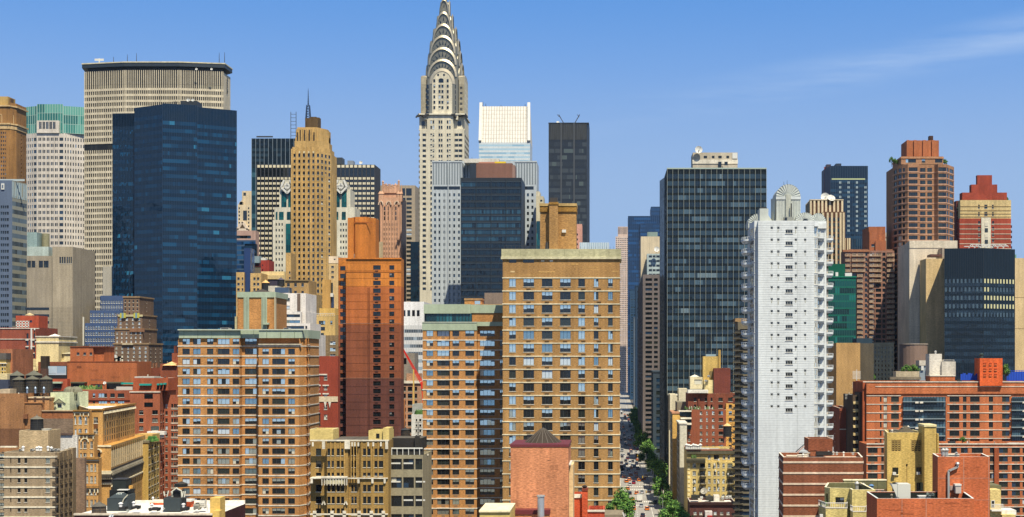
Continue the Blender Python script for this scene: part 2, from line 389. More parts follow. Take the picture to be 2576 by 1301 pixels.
    def curtain(s, p0, p1, z0, z1, nx, fh, glass, span=None, sf=.35, mull=None, mw=.2, mo=.15, hm=None, hw=.15, ztop=0, seed=0, tilt=.004, wts=None, name='glass_wall'):
        """glass curtain wall: panels (each its own face, slightly out of true), spandrel bands and mullions"""
        r = random.Random(seed + 5); p0 = Vector(p0); p1 = Vector(p1); Lh = (p1-p0).length; t = (p1-p0)/Lh; n = Vector((t.y, -t.x))
        def P(u, z, o=0): q = p0 + t*u + n*o; return (q.x, q.y, z)
        g = MB(); fr = MB(); nf = max(1, int((z1 - z0 - ztop) / fh)); z = z1 - ztop
        if ztop: g.poly([P(0, z), P(Lh, z), P(Lh, z1), P(0, z1)], span or glass[0])
        runs = {}
        for j in range(nf + 1):
            za = max(z - fh, z0)
            if z - za < .3: break
            zs_ = z - (z - za)*sf if span else z
            if span: g.poly([P(0, zs_, .01), P(Lh, zs_, .01), P(Lh, z, .01), P(0, z, .01)], span)
            cur = r.choices(glass, wts)[0]
            for i in range(nx):
                if r.random() < .3: cur = r.choices(glass, wts)[0]
                u0, u1 = Lh*i/nx, Lh*(i+1)/nx; e = [r.uniform(-tilt, tilt)*fh for _ in range(4)]
                g.poly([P(u0, za, e[0]), P(u1, za, e[1]), P(u1, zs_, e[2]), P(u0, zs_, e[3])], cur)
            if hm: fr.poly([P(0, za, .06), P(Lh, za, .06), P(Lh, za + hw, .06), P(0, za + hw, .06)], hm)
            z = za
        s.part(g, name)
        if mull:
            for i in range(nx + 1):
                u = min(max(Lh*i/nx, mw/2), Lh - mw/2)
                a, b, c, e = P(u - mw/2, 0, 0), P(u + mw/2, 0, 0), P(u + mw/2, 0, mo), P(u - mw/2, 0, mo)
                fr.prism([e[:2], c[:2], b[:2], a[:2]], z0, z1, mull, bottom=False)
        if fr.f: s.part(fr, 'mullion_grid')
    def core(s, pts, z0, z1, m, name='roof', faces=True):
        mb = MB(); mb.prism(pts, z0, z1, m); return s.part(mb, name)
    def done(s, cap=100):
        W = s.wins
        if not W: return s
        # those that show largest: front faces first, from the top down
        W.sort(key=lambda q: (q[7], -q[2]))
        for k, (x, y, z, w_, h_, ang, st, _) in enumerate(W[:cap]):
            fr, pn, fm, pm = wmesh(st, w_, h_, (k * 7 + int(x * 3)) % 9)
            o = bpy.data.objects.new('window', fm); o.location = (x, y, z); o.rotation_euler = (0, 0, ang); o.parent = s.root; C.objects.link(o)
            p = bpy.data.objects.new('pane', pm); p.parent = o; C.objects.link(p)
        if W[cap:]:
            mb = MB()
            for k, (x, y, z, w_, h_, ang, st, _) in enumerate(W[cap:]):
                fr, pn, fm, pm = wmesh(st, w_, h_, (k * 5 + int(x * 3)) % 9)
                mb.merge(fr, x, y, z, ang); mb.merge(pn, x, y, z, ang)
            o = mb.build('window_rows', s.root); o['kind'] = 'stuff'
        return s
ROOF = mat('#9b978c', 'roof', .7); ROOFD = mat('#6b655c', 'roof', .7); ROOFW = mat('#efe9dc', 'roof', .85)
COP = st80('#e9e0cc')
def bare(name, label, x, y, ref, d, cat, group=None):
    o = (WX(ref, x, d), d, WZ(ref, y, d)); return empty(name, o, label, cat, group), o
# ---------------------------------------------------------------- the setting
def sheet(name, x0, x1, y0, y1, z, m):
    mb = MB(); mb.poly([(x0, y0, z), (x1, y0, z), (x1, y1, z), (x0, y1, z)], m); o = mb.build(name); o['kind'] = 'structure'; return o
ASPH = mat('#b5b0a8', 'road', .66); PAVE = mat('#c8bfb0', 'road', .62); PAINT = st85('#f4f1e8')
sheet('ground', -14000, 14000, -9000, 26000, -.16, mat('#8d877c', 'road', .35))
KX0, KX1 = -3.5, 18.4
sheet('avenue', KX0, KX1, 380, 3200, -.02, ASPH)
CROSS = [(612, 628), (688, 702), (762, 776), (838, 852), (914, 928), (990, 1004), (1068, 1082), (1146, 1160), (1224, 1238)]
for a, b in CROSS: sheet('street', KX1, 140, a, b, -.012, ASPH)
ys = [380] + [v for ab in CROSS for v in ab] + [3200]
def kerbed(x0, x1, y0, y1):
    mb = MB(); mb.box(x0, x1, y0, y1, -.15, .13, PAVE); o = mb.build('pavement'); o['kind'] = 'structure'
for i in range(0, len(ys), 2):
    kerbed(KX1, KX1 + 5.6, ys[i], ys[i+1])
    kerbed(KX0 - 5.6, KX0, ys[i], ys[i+1])
mk = MB()
def pm(x0, x1, y0, y1): mk.poly([(x0, y0, -.008), (x1, y0, -.008), (x1, y1, -.008), (x0, y1, -.008)], PAINT)
LN = [KX0 + 3.5 + 3.2*i for i in range(5)]
for i in range(0, len(ys), 2):
    a, b = ys[i], ys[i+1]; y = a + 6
    if a > 1400: break
    while y < min(b, 1500) - 10:
        for x in LN: pm(x - .09, x + .09, y, y + 3)
        y += 8.5
    if i: # crosswalk past the crossing and stop line
        for k in range(24):
            x = KX0 + .6 + .9*k
            if x < KX1 - .5: pm(x, x + .45, a - 4.2, a - .8); pm(x, x + .45, ys[i] - 18.5, ys[i] - 15.5)
    if i + 2 < len(ys): pm(KX0, KX1, b - 6.0, b - 5.5)
    pm(KX1 - 2.5, KX1 - 2.36, a + 2, b - 8)
for x in range(3): pm(3.2 + x*1.1, 3.7 + x*1.1, 586, 588.5)
o = mk.build('road_marking'); o['kind'] = 'structure'

# ---------------------------------------------------------------- small things on roofs
WOODT = mat('#5a4d40', 'wood', .55); BLKT = mat('#39393a', 'wood', .6); TIN = mat('#8f8878', 'roof', .6); STEELD = pl90('#3b3a38')
def tank(label, ref, x, ytop, ybot, d, wpx, m=WOODT, roofm=None, legs=0.0, roofh=.22, group=None, legx=None):
    """water tank: ytop is the tip of the cone, ybot the bottom of the barrel, legs extra height in crop px"""
    s = REF[ref][0] / F * d; rr = wpx*s/2; hz = (ybot - ytop)*s; zb = WZ(ref, ybot, d); lg = legs*s
    root = empty('water_tank', (WX(ref, x, d), d + rr, zb - lg), label, 'water tank', group)
    b = MB(); rh = hz*roofh; n = 18
    b.cone(0, 0, lg, lg + hz - rh, rr, rr*.96, m, n)
    b.build('barrel', root)
    hp = MB()
    for k in range(5):
        z = lg + (hz - rh)*(.08 + .2*k); hp.cone(0, 0, z, z + .07, rr*1.012, rr*1.012, STEELD, n, cap=True)
    hp.build('hoops', root)
    c = MB(); c.cone(0, 0, lg + hz - rh, lg + hz, rr*1.1, 0, roofm or TIN, n); c.cone(0, 0, lg + hz - .1, lg + hz + .3, .18, .12, roofm or TIN, 8); c.build('roof', root)
    p = MB(); zz = max(lg, .12); p.box(-rr*1.05, rr*1.05, -rr*1.05, rr*1.05, zz - .12, zz, STEELD); p.build('platform', root)
    if lg > .5:
        for sx in (-1, 1):
            for sy in (-1, 1):
                l = MB(); l.bar((sx*rr*.95, sy*rr*.8, 0), (sx*rr*.75, sy*rr*.7, lg - .1), .22, STEELD); l.build('leg', root)
        x_ = MB(); x_.bar((-rr*.9, -rr*.8, 0), (rr*.8, -rr*.7, lg), .12, STEELD); x_.bar((rr*.9, -rr*.8, 0), (-rr*.8, -rr*.7, lg), .12, STEELD); x_.build('brace', root)
    ld = MB(); ld.bar((rr*.5, -rr*.95, 0), (rr*.5, -rr*.95, lg + hz - rh), .12, STEELD); ld.build('ladder', root)
    return root
def dish(label, ref, x, y, d, wpx, tilt=35, az=180, ybase=None, m=None, cat='satellite dish', name='satellite_dish'):
    s = REF[ref][0] / F * d; r = wpx*s/2; zc = WZ(ref, y, d); zb = WZ(ref, ybase, d) if ybase else zc - r*1.1
    root = empty(name, (WX(ref, x, d), d, zb), label, cat); m = m or WHITE
    e, a = R(tilt), R(az); ax = Vector((math.sin(a)*math.cos(e), math.cos(a)*math.cos(e), math.sin(e)))
    u = ax.cross(Vector((0, 0, 1))).normalized(); v = u.cross(ax); c0 = Vector((0, 0, zc - zb)); mb = MB(); n = 20
    def Q(k, i): q = k/4; return c0 + (u*math.cos(2*math.pi*i/n) + v*math.sin(2*math.pi*i/n))*r*q + ax*(r*.3*(q*q - .6))
    for k in range(4):
        for i in range(n): mb.poly([Q(k, i), Q(k, i+1), Q(k+1, i+1), Q(k+1, i)] if k else [Q(0, 0), Q(1, i), Q(1, i+1)], m)
    mb.build('reflector', root)
    f = MB(); tip = c0 + ax*r*.7
    for i in (0, 7, 13): f.bar(Q(4, i), tip, max(.06, r*.03), STEELD)
    f.box(tip.x - r*.07, tip.x + r*.07, tip.y - r*.07, tip.y + r*.07, tip.z - r*.07, tip.z + r*.07, m); f.build('feed_horn', root)
    p = MB(); p.cone(0, 0, 0, zc - zb - r*.12, r*.12, r*.1, STEELD, 8); p.build('mount', root); return root
def mast(label, ref, x, ytop, ybot, d, w=.25, name='antenna', cat='antenna', arms=0, group=None, m=STEELD):
    z0, z1 = WZ(ref, ybot, d), WZ(ref, ytop, d); mb = MB()
    mb.cone(0, 0, 0, z1 - z0, w/2, w/4, m, 6)
    for k in range(arms): z = (z1 - z0)*(.45 + .5*k/max(arms, 1)); mb.bar((-w*4, 0, z), (w*4, 0, z), w*.4, m)
    o = mb.build(name); o.location = (WX(ref, x, d), d + 1.5, z0); return tag(o, label, cat, group)
def acbox(label, ref, x0, x1, ya, yb, d, dep=2.5, m=None, dy=1.5, group=None):
    """rooftop cooling unit: casing, fan and feet"""
    m = m or pl80('#cfccc4'); cx = (WX(ref, x0, d) + WX(ref, x1, d))/2; w_ = WX(ref, x1, d) - WX(ref, x0, d); z0 = WZ(ref, yb, d); h = WZ(ref, ya, d) - z0
    root = empty('cooling_unit', (cx, d + dy, z0), label, 'cooling unit', group)
    b = MB(); b.box(-w_/2, w_/2, 0, dep, .2, h*.86, m); 
    for k in range(3): b.box(-w_/2*.9, w_/2*.9, -.04, 0, .3 + (h*.5)*k/3, .3 + (h*.5)*k/3 + .08, STEELD)
    b.build('casing', root)
    f = MB(); f.cone(0, dep/2, h*.86, h, min(w_, dep)*.36, min(w_, dep)*.36, STEELD, 12); f.build('fan', root)
    for sx in (-1, 1):
        q = MB(); q.box(sx*w_*.4 - .1, sx*w_*.4 + .1, .1, dep - .1, 0, .2, STEELD); q.build('foot', root)
    return root
def vent(label, ref, x, ya, yb, d, r=.45, dy=1.2, m=None, group=None):
    z0 = WZ(ref, yb, d); h = WZ(ref, ya, d) - z0; m = m or mat('#d8d6cf', 'steel', .8)
    root = empty('roof_vent', (WX(ref, x, d), d + dy, z0), label, 'roof vent', group)
    p = MB(); p.cone(0, 0, 0, h*.6, r*.65, r*.65, m, 10); p.build('pipe', root)
    c = MB(); c.cone(0, 0, h*.5, h*.75, r*.7, r, m, 12); c.cone(0, 0, h*.75, h, r, r*.3, m, 12); c.build('cowl', root); return root
# ---------------------------------------------------------------- far towers, left to right
def rowsn(y, pitch, h, yend): return (y, pitch, h, int((yend - y)/pitch) + 1)
# brown tower with arch, left edge (ref 1)
b = B('office_tower', 'brown brick tower with pale carved arches, cut off by the left edge of the picture', 1000, '1', 20, 'tower')
m_ = brk('#a5773f'); t_ = sto('#d9b882')
pl, z0, z1 = b.block(-90, 56, 330, 20, m_, cols=[(-40, -30), (5, 12), (18, 25), (30, 35)], rows=rowsn(480, 25, 12, 1700), R_=2, sw=1.6, st='far')
pr = [(b.X(56), b.d), (b.X(82), b.d + 5), (b.X(82), b.d + 22), (b.X(56), b.d + 20)]
b.block(56, 82, 300, 20, m_, plan=pr, rows=rowsn(480, 25, 12, 1700), R_=1, st='far', part='corner_wall')
for ya, yb, o in ((318, 326, .8), (427, 436, 1.0), (440, 462, .4)): b.ring(pl, b.Z(yb), b.Z(ya), o, t_, 'cornice'); b.ring(pr, b.Z(yb), b.Z(ya), o, t_, 'cornice')
for cx in (5, 66):
    mb = MB(); cz = b.Z(385); rr = b.S(9); y_ = b.d - .35 + (3 if cx > 50 else 0)
    P_ = [(b.X(cx) + rr*math.cos(math.pi*i/10), cz + rr*1.6*math.sin(math.pi*i/10)) for i in range(11)]; Q_ = [(b.X(cx) + (x - b.X(cx))*.6, cz + (z - cz)*.75) for x, z in P_]
    for i in range(10): mb.poly([(P_[i][0], y_, P_[i][1]), (P_[i+1][0], y_, P_[i+1][1]), (Q_[i+1][0], y_, Q_[i+1][1]), (Q_[i][0], y_, Q_[i][1])], t_)
    mb.box(b.X(cx) - rr, b.X(cx) - rr*.6, y_, y_ + .3, b.Z(425), cz, t_); mb.box(b.X(cx) + rr*.6, b.X(cx) + rr, y_, y_ + .3, b.Z(425), cz, t_); b.part(mb, 'arch')
b.bx('penthouse', -60, 50, 264, 330, 2, 14, sto('#c9a55f')); b.bx('chimney', 50, 66, 275, 300, 4, 9, brk('#7a5a3a')); b.done()

# green-crowned pale octagonal tower
b = B('office_tower', 'pale stone tower with a faceted green glass crown, left of the wide grey slab', 1150, '1', 310, 'tower')
m_ = sto('#ddd2c2'); dd = b.d
def pl8(x0, xa, xb, x1, dep=8): return [(b.X(x0, dd+dep), dd+dep), (b.X(xa), dd), (b.X(xb), dd), (b.X(x1, dd+dep), dd+dep), (b.X(x1, dd+30), dd+30), (b.X(x0, dd+30), dd+30)]
pts = pl8(113, 226, 388, 520)
zt = b.Z(488); mb = MB()
rw = [(b.Z(515 + 37.2*i + 20), b.Z(515 + 37.2*i), i) for i in range(30)]
for k, (p, q) in enumerate(zip(pts[:-1], pts[1:])):
    Ls = (Vector(q)-Vector(p)).length
    if k == 0: us = [(Ls*(.05+.11*i), Ls*(.05+.11*i)+Ls*.06) for i in range(7)] + [(Ls*.82, Ls*.97)]
    elif k == 1: us = [(Ls*(.05+.155*i + s_), Ls*(.05+.155*i + s_)+Ls*.045) for i in range(5) for s_ in (0, .06)] + [(Ls*.84, Ls*.985)]
    elif k == 2: us = [(Ls*(.06+.12*i + s_), Ls*(.06+.12*i + s_)+Ls*.05) for i in range(8) for s_ in (0, )]
    else: us = []
    b.facade(mb, p, q, 0, zt, [(u0, u1, za, zb, 'far', 0 if k in (1, 2) and zb > b.Z(1250) else 1) for u0, u1 in us for za, zb, _ in rw if za > 4], m_)
mb.poly([(*p, zt) for p in pts], m_); b.part(mb, 'wall')
crown = [mat('#3f8a7c', 'glass', .8), mat('#6aab9a', 'glass', .8), mat('#2c6f66', 'glass', .8)]; cm_ = mat('#b9d8c8', 'plain', .7)
cp = pl8(147, 226, 385, 520, 6); zc = b.Z(322)
for i in range(3): b.curtain(cp[i], cp[i+1], zt - .2, zc + (0, 1.5, 0)[i], (6, 10, 9)[i], 7.5, crown, mull=cm_, mw=.35, mo=.3, hm=cm_, hw=.3, seed=i, name='crown_glass')
b.core(inset(cp, .5), zt - .3, zc - 1, mat('#4b7f76', 'plain', .6), 'crown_core')
mb = MB(); b.facade(mb, (b.X(228), dd - 1.2), (b.X(364), dd - 1.2), zt, b.Z(412), [(b.S(136)*(.1 + .155*i + s_), b.S(136)*(.1+.155*i + s_) + 1, b.Z(y + 44), b.Z(y), 'far') for i in range(5) for s_ in (0, .06) for y in (420, 466)], m_)
mb.box(b.X(228), b.X(364), dd - .6, dd + 5, zt, b.Z(412) - .1, m_); b.part(mb, 'bay_wall')
for x0, x1 in ((115, 145), (488, 505)): b.bx('corner_pier', x0, x1, 425, 490, 6, 14, m_)
b.done()

# wide grey slab with elongated octagon plan and flat roof slab
b = B('office_tower', 'wide pale concrete slab tower with a dark overhanging roof plate and antennas', 960, '1', 950, 'tower')
m_ = mat('#e0d2b4', 'stone', .74); dd = b.d
pts = [(b.X(512, dd+6), dd+6), (b.X(760), dd), (b.X(1095), dd), (b.X(1363, dd+5), dd+5), (b.X(1405, dd+22), dd+22), (b.X(1300, dd+40), dd+40), (b.X(560, dd+40), dd+40)]
def band(ytop, ybot, o, mm, name): return b.ring(pts, b.Z(ybot), b.Z(ytop), o, mm, name)
zt = b.Z(103); dk = mat('#161612', 'plain', .6); dk2 = pl80('#26251e'); dk3 = pl90('#4a4a3c')
b.core(inset(pts, .5), 0, zt - 1, mat('#3a362e', 'plain', .6), 'core_wall')
# ribbed concrete skin: mullion piers and spandrels, louvred top storey
gl = MB(); sp = MB(); pi_ = MB()
for k in range(4):
    p, q = Vector(pts[k]), Vector(pts[k+1]); Ls = (q-p).length; t = (q-p)/Ls; n = Vector((t.y, -t.x)); nx = (19, 26, 21, 3)[k]
    r = random.Random(k)
    def P(u, o=0): v = p + t*u + n*o; return (v.x, v.y)
    for j in range(-1, 62):
        y0 = 190 + 35.9*j if j >= 0 else 110
        z_a, z_b = b.Z(y0 + (35.9 if j >= 0 else 80)), b.Z(y0)
        if z_a < 1: break
        if 12 > j >= 10 and False: continue
        dark_floor = (j == 10)
        if k == 3:
            sp.poly([(*P(0), z_a), (*P(Ls), z_a), (*P(Ls), z_b), (*P(0), z_b)], m_); continue
        cur = dk
        for i in range(nx):
            if r.random() < .35: cur = r.choice([dk, dk, dk2, dk3] if j < 4 and j >= 0 else [dk, dk, dk2])
            u0, u1 = Ls*i/nx, Ls*(i+1)/nx; zz = z_a if not (j >= 0 and not dark_floor) else z_a + (z_b - z_a)*.38
            gl.poly([(*P(u0, -.4), z_a), (*P(u1, -.4), z_a), (*P(u1, -.4), z_b), (*P(u0, -.4), z_b)], cur)
        if j >= 0 and not dark_floor:
            h = (z_b - z_a)*.38
            a_, b_, c_, d_ = P(0, -.4), P(Ls, -.4), P(Ls, .0), P(0, .0)
            sp.prism([d_, c_, b_, a_], z_a, z_a + h, m_)
    if k < 3:
        for i in range(nx + 1):
            u = min(max(Ls*i/nx, .45), Ls - .45); wd = .24
            for za_, zb_ in ((1, b.Z(190 + 35.9*11) - .2), (b.Z(190 + 35.9*10) + .2, b.Z(190)), (b.Z(189), zt)):
                pi_.prism([P(u - wd, .08), P(u + wd, .08), P(u + wd, -.4), P(u - wd, -.4)], za_, zb_, m_)
b.part(gl, 'glass_wall'); b.part(sp, 'spandrel_bands'); b.part(pi_, 'pier_grid')
b.core(inset(pts, 2.5), zt - 1.2, b.Z(82), pl80('#20262c'), 'recessed_storey')
rp2 = inset(pts, -1.2); b.core(rp2, b.Z(82), b.Z(60), pl80('#27333d'), 'roof_plate'); b.core(inset(rp2, -.3), b.Z(60), b.Z(53), sto('#d8cfae'), 'roof_edge')
# name on the narrow end, set vertically
cu = bpy.data.curves.new('lettering', 'FONT'); cu.body = 'MetLife'; cu.size = b.S(34); cu.extrude = .1; cu.align_x = 'CENTER'
lo = bpy.data.objects.new('lettering', cu); C.objects.link(lo); lo.parent = b.root; pA, pB = Vector(pts[3]), Vector(pts[4]); t = (pB-pA).normalized(); mid = (pA+pB)/2 + Vector((t.y, -t.x))*.35
cu.materials.append(FBLACK); lo.location = (mid.x - b.o[0] - 1.5*t.x, mid.y - b.o[1] - 1.5*t.y, b.Z(176)); lo.rotation_euler = (R(90), R(90), math.atan2(t.y, t.x)); bpy.context.view_layer.update(); me_ = bpy.data.meshes.new_from_object(lo.evaluated_get(bpy.context.evaluated_depsgraph_get())); l2 = bpy.data.objects.new('name_sign', me_); C.objects.link(l2); l2.parent = b.root; l2.location = lo.location; l2.rotation_euler = lo.rotation_euler; bpy.data.objects.remove(lo)
for x, ya in ((688, 20), (772, 5), (828, -3), (1333, -5), (1366, -8)): mast('thin antenna on the flat roof plate of the wide slab tower', '1', x, ya, 54, 985, .5, group='antennas on the wide slab tower')
for x in (1198, 1290): dish('small white dish in the open storey under the roof plate of the wide slab tower', '1', x, 97, 957, 15, 10, 180, name='satellite_dish')['group'] = 'dishes on the wide slab tower'
mast('short white antenna array at the left end of the wide slab roof', '1', 600, 28, 54, 975, .8, arms=4, m=WHITE)

# dark blue faceted glass tower
b = B('office_tower', 'huge dark blue faceted glass tower in front of the pale slab tower', 750, '1', 1060, 'tower')
dd = b.d; G1 = [gl100('#0a3350'), gl100('#0f4263'), gl100('#08263f'), gl100('#2b6f90')]; SPN = mat('#061d30', 'glass', .9)
q = [(b.X(686, dd+16), dd+16), (b.X(820, dd+15), dd+15), (b.X(820, dd+8), dd+8), (b.X(1002), dd-3), (b.X(1192), dd+3), (b.X(1443, dd+14), dd+14), (b.X(1443, dd+45), dd+45), (b.X(686, dd+45), dd+45)]
tops = (336, 322, 318, 312, 316, 330); mm = pl90('#16304a')
fcs = [(q[0], q[1], 336, 14), (q[2], q[3], 318, 20), (q[3], q[4], 312, 20), (q[4], q[5], 322, 27), (q[5], q[6], 322, 16)]
for i, (p_, q_, yt, nx) in enumerate(fcs):
    b.curtain(p_, q_, 0, b.Z(yt), nx, 4.1, G1, SPN, .5, mull=mm, mw=.12, mo=.12, seed=20+i, ztop=b.S(82) if i != 1 else b.S(40), wts=(5, 4, 4, .35) if i != 1 else (2, .5, 6, .1), tilt=.003)  # second facet: darker glass mix puts its shade into the colour
b.core([q[0], q[1], (q[1][0], dd+44), (q[0][0], dd+44)], 0, b.Z(336) - .3, SPN, 'rear_wall')
b.core(inset([q[2], q[3], q[4], q[5], q[6], (q[2][0], dd+45)], .4), 0, b.Z(322) - .2, SPN, 'core_wall')
b.bx('penthouse', 1100, 1200, 290, 318, 14, 24, pl80('#2c3238'))
for x, w_ in ((1147, 20), (1176, 18)): dish('round white dish on the roof of the dark blue faceted tower', '1', x, 286, 762, w_, 10, 180, ybase=292)['group'] = 'dishes on the dark blue tower'
mast('bent antenna on the roof of the dark blue faceted tower', '1', 1065, 285, 312, 760, .4, arms=2)

# left grey tower with glass-band side
b = B('office_tower', 'blue-grey tower at the left edge with wavy glass bands on its right face', 700, '1', 60, 'tower')
dd = b.d; m_ = pnl('#66748a')
q = [(b.X(-70), dd), (b.X(74), dd), (b.X(163, dd+14), dd+14), (b.X(150, dd+40), dd+40), (b.X(-70, dd+40), dd+40)]
ops = [(b.X(c) - q[0][0], b.X(c+9) - q[0][0], b.Z(929 + 38.6*i + 18), b.Z(929 + 38.6*i), 'office', 0) for c in (4, 16, 28, 40, 52-9+1) for i in range(0, 28)]
mb = MB(); b.facade(mb, q[0], q[1], 0, b.Z(775), [o for o in ops if o[2] > 2], m_); 
mb.poly([(*p, b.Z(775)) for p in q], m_); b.part(mb, 'wall')
b.curtain(q[1], q[2], 0, b.Z(775), 12, 4.05, [gl100('#39464f'), gl100('#5a6b77'), gl100('#242d33')], pnl('#a9a58f'), .45, ztop=b.S(105), mull=mat('#8b98a5', 'plain', .7), mw=.1, mo=.1, seed=4)
b.curtain((q[1][0], dd-.1), (q[2][0], q[2][1]-.1), b.Z(880), b.Z(782), 8, 7, [gl100('#7f949c'), gl100('#9db1b5')], mull=mat('#c4d0cf', 'plain', .7), mw=.25, mo=.2, seed=5, name='crown_glass')
b.bx('roof_rail', -60, 150, 768, 776, 3, 3.4, mat('#c4d0cf', 'plain', .7)); 
b.bx('emblem', 10, 28, 795, 832, -.5, -.1, WHITE); b.bx('emblem_hole', 15, 23, 803, 822, -.65, -.5, m_); b.done()

# grey-beige block with cylinder
b = B('office_building', 'grey-beige stepped concrete block with square dark openings and a rounded drum', 690, '1', 300)
dd = b.d; m_ = sto('#a79a84')
pl, _, _ = b.block(163, 330, 1236, 26, m_, cols=[(166, 189), (192, 215), (236, 262), (266, 296)], rows=(1266, 200, 42, 1), st='big')
b.block(320, 443, 1180, 30, sto('#b3a48a'), cols=[(362, 372), (376, 386), (390, 400), (406, 414), (418, 426), (430, 438)], rows=(1242, 200, 40, 1), d=dd-3, part='tower_wall')
b.ref = 'A'
mb = MB(); jm_ = sto('#8f846f')
for k in range(16): mb.box(b.X(312 + 8*k, dd-3), b.X(312.8 + 8*k, dd-3), dd-3.03, dd-3, .1, b.Z(25, dd-3), jm_)
for k in range(40): mb.box(b.X(308, dd-3), b.X(440, dd-3), dd-3.03, dd-3, b.Z(20.8 + 8.5*k, dd-3), b.Z(20 + 8.5*k, dd-3), jm_)
b.part(mb, 'panel_joints')
for i in range(9):
    b.bx('window_ribbon', 155, 300, 22 + 41.5*i, 36 + 41.5*i, -.15, .1, DARK)
b.ref = '1'
mb = MB(); mb.cone(b.X(228), dd + 10, 0, b.Z(1090), b.S(23), b.S(23), sto('#8f8a6a'), 20); b.part(mb, 'drum')
b.bx('drum_core', 165, 225, 1092, 1180, 5, 14, sto('#93aaa6')); b.bx('penthouse', 165, 295, 1180, 1236, 3, 16, sto('#b7c4ba'), ROOF); b.done()

# blue-white curtain wall with small arched windows + grey stepped slab
b = B('office_building', 'blue-grey building with rows of small white-framed windows left of the brown stepped building', 690, 'A', 620)
dd = b.d; m_ = pnl('#4a5f86')
b.block(518, 720, 118, 22, m_, cols=(13, .55), rows=rowsn(133, 37.3, 22, 560), st='navy')
b.block(548, 745, 40, 20, m_, cols=(12, .55), rows=(55, 37.3, 22, 3), d=dd+6, st='navy', part='upper_wall')
b.block(612, 750, -50, 18, m_, cols=(9, .55), rows=(-20, 27, 18, 3), d=dd+12, st='navy', part='top_wall')
b.done()
b = B('office_building', 'slim grey-blue glass block with a white corner pipe, left of the small white-framed windows', 700, 'A', 472)
b.block(442, 505, 155, 12, pnl('#3d5677'), cols=(3, .8), rows=rowsn(162, 24, 15, 400), st='ribbon'); b.bx('pipe', 505, 512, 80, 330, -.2, .6, WHITE); b.done()
b = B('office_building', 'pale grey stepped slab with a curved white roof behind the brown brick tower', 770, 'A', 790)
dd = b.d; m_ = sto('#b9b2a2')
b.block(625, 905, -225, 24, m_, R_=3, rows=rowsn(-190, 24, 12, 400), st='far', sw=2); b.block(850, 915, -60, 24, m_, d=dd - 4, part='step_wall', R_=2, rows=rowsn(-40, 24, 12, 400), st='far', sw=2); b.block(870, 925, 265, 24, m_, d=dd-10, part='base_wall')
mb = MB(); xs = [b.X(750 + 90*math.cos(math.pi*i/10)) for i in range(11)]
for i in range(10):
    z_ = [b.Z(-225 - 12*math.sin(math.pi*k/10)) for k in (i, i+1)]
    mb.poly([(xs[i], dd + 2, z_[0]), (xs[i+1], dd + 2, z_[1]), (xs[i+1], dd + 20, z_[1]), (xs[i], dd + 20, z_[0])], WHITE)
    mb.poly([(xs[i], dd+2, z_[0]), (xs[i+1], dd+2, z_[1]), (xs[i+1], dd+2, b.Z(-224)), (xs[i], dd+2, b.Z(-224))], WHITE)
b.part(mb, 'curved_roof'); b.done()

# ornate brown stepped building
b = B('apartment_building', 'brown stepped brick tower with terraces, plants and ornate top storeys', 640, 'A', 790)
dd = b.d; m_ = br90('#77604c'); 
tiers = [(692, 905, 240, 0), (700, 870, 150, 3), (716, 868, 66, 6), (752, 850, -45, 9)]
for i, (x0, x1, yt, dy) in enumerate(tiers):
    pl, _, z1 = b.block(x0, x1, yt, 20, m_, d=dd+dy, cols=(6 if i < 2 else 4, .3), rows=(yt + 22, 25, 14, (9, 4, 4, 4)[i]), st='hungw' if i < 3 else 'hung', part='wall', R_=3 if i == 0 else 1)
    b.ring(pl, z1 - .6, z1 + .1, .3, sto('#a0835f'), 'cornice')
b.bx('cornice_frieze', 720, 870, 66, 76, 5.6, 6, sto('#c3b98d'))
for i, x in enumerate((745, 828)): 
    b.bx('awning', x-14, x+20, 56, 84, 5.2, 6, pl80('#c9bf4a')); b.bx('awning_stripe', x-4, x+8, 55, 85, 5.1, 5.2, pl80('#7ba0a8'))
b.bx('balcony', 748, 815, 240, 250, -.8, .1, sto('#cdbb96')); b.bx('gable', 790, 880, 150, 170, 2.4, 3, brk('#946a4c')); b.done()

# narrow things between dark blue tower and tan tower (ref 1/2)
b = B('office_tower', 'cream stepped tower with an arched window, partly hidden behind the dark blue tower', 1250, '1', 1500, 'tower')
m_ = sto('#e9d3ac')
b.block(1450, 1536, 925, 24, m_, cols=[(1455, 1463), (1512, 1520)], rows=rowsn(940, 22, 12, 1400), st='far')
b.block(1476, 1540, 840, 20, m_, d=b.d+4, cols=[(1484, 1500)], rows=(850, 36, 20, 1), part='upper_wall', st='far')
mb = MB(); mb.poly([(b.X(1448), b.d+1, b.Z(925)), (b.X(1478), b.d+1, b.Z(925)), (b.X(1478), b.d+1, b.Z(888))], m_); mb.box(b.X(1458), b.X(1480), b.d+1, b.d+8, b.Z(925), b.Z(905), m_); b.part(mb, 'gable')
b.bx('arched_window', 1483, 1506, 960, 1018, -.3, .1, DARK)
mb = MB(); y_ = b.d - 1.5; a_, c_, e_ = (b.X(1450), y_, b.Z(1078)), (b.X(1482), y_, b.Z(1030)), (b.X(1516), y_, b.Z(1078))
for p, q_ in ((a_, c_), (c_, e_), (a_, e_)): mb.bar(p, q_, 2.2, sto('#f1dcc4'))
b.part(mb, 'roof_truss'); b.done()
b = B('office_building', 'striped low tower of blue glass and pink bands beside the dark blue tower', 1050, '1', 1490)
b.block(1436, 1560, 1082, 24, sto('#caa79b'), rows=rowsn(1112, 34, 18, 1500), cols=[(1440, 1530)], st='ribbon')
b.curtain((b.X(1436), b.d-.4), (b.X(1560), b.d-.4), 0, b.Z(1140), 10, 3.6, [gl100('#1f3f6b'), gl100('#2a5583'), gl100('#15304f')], pnl('#48607f'), .3, seed=9)
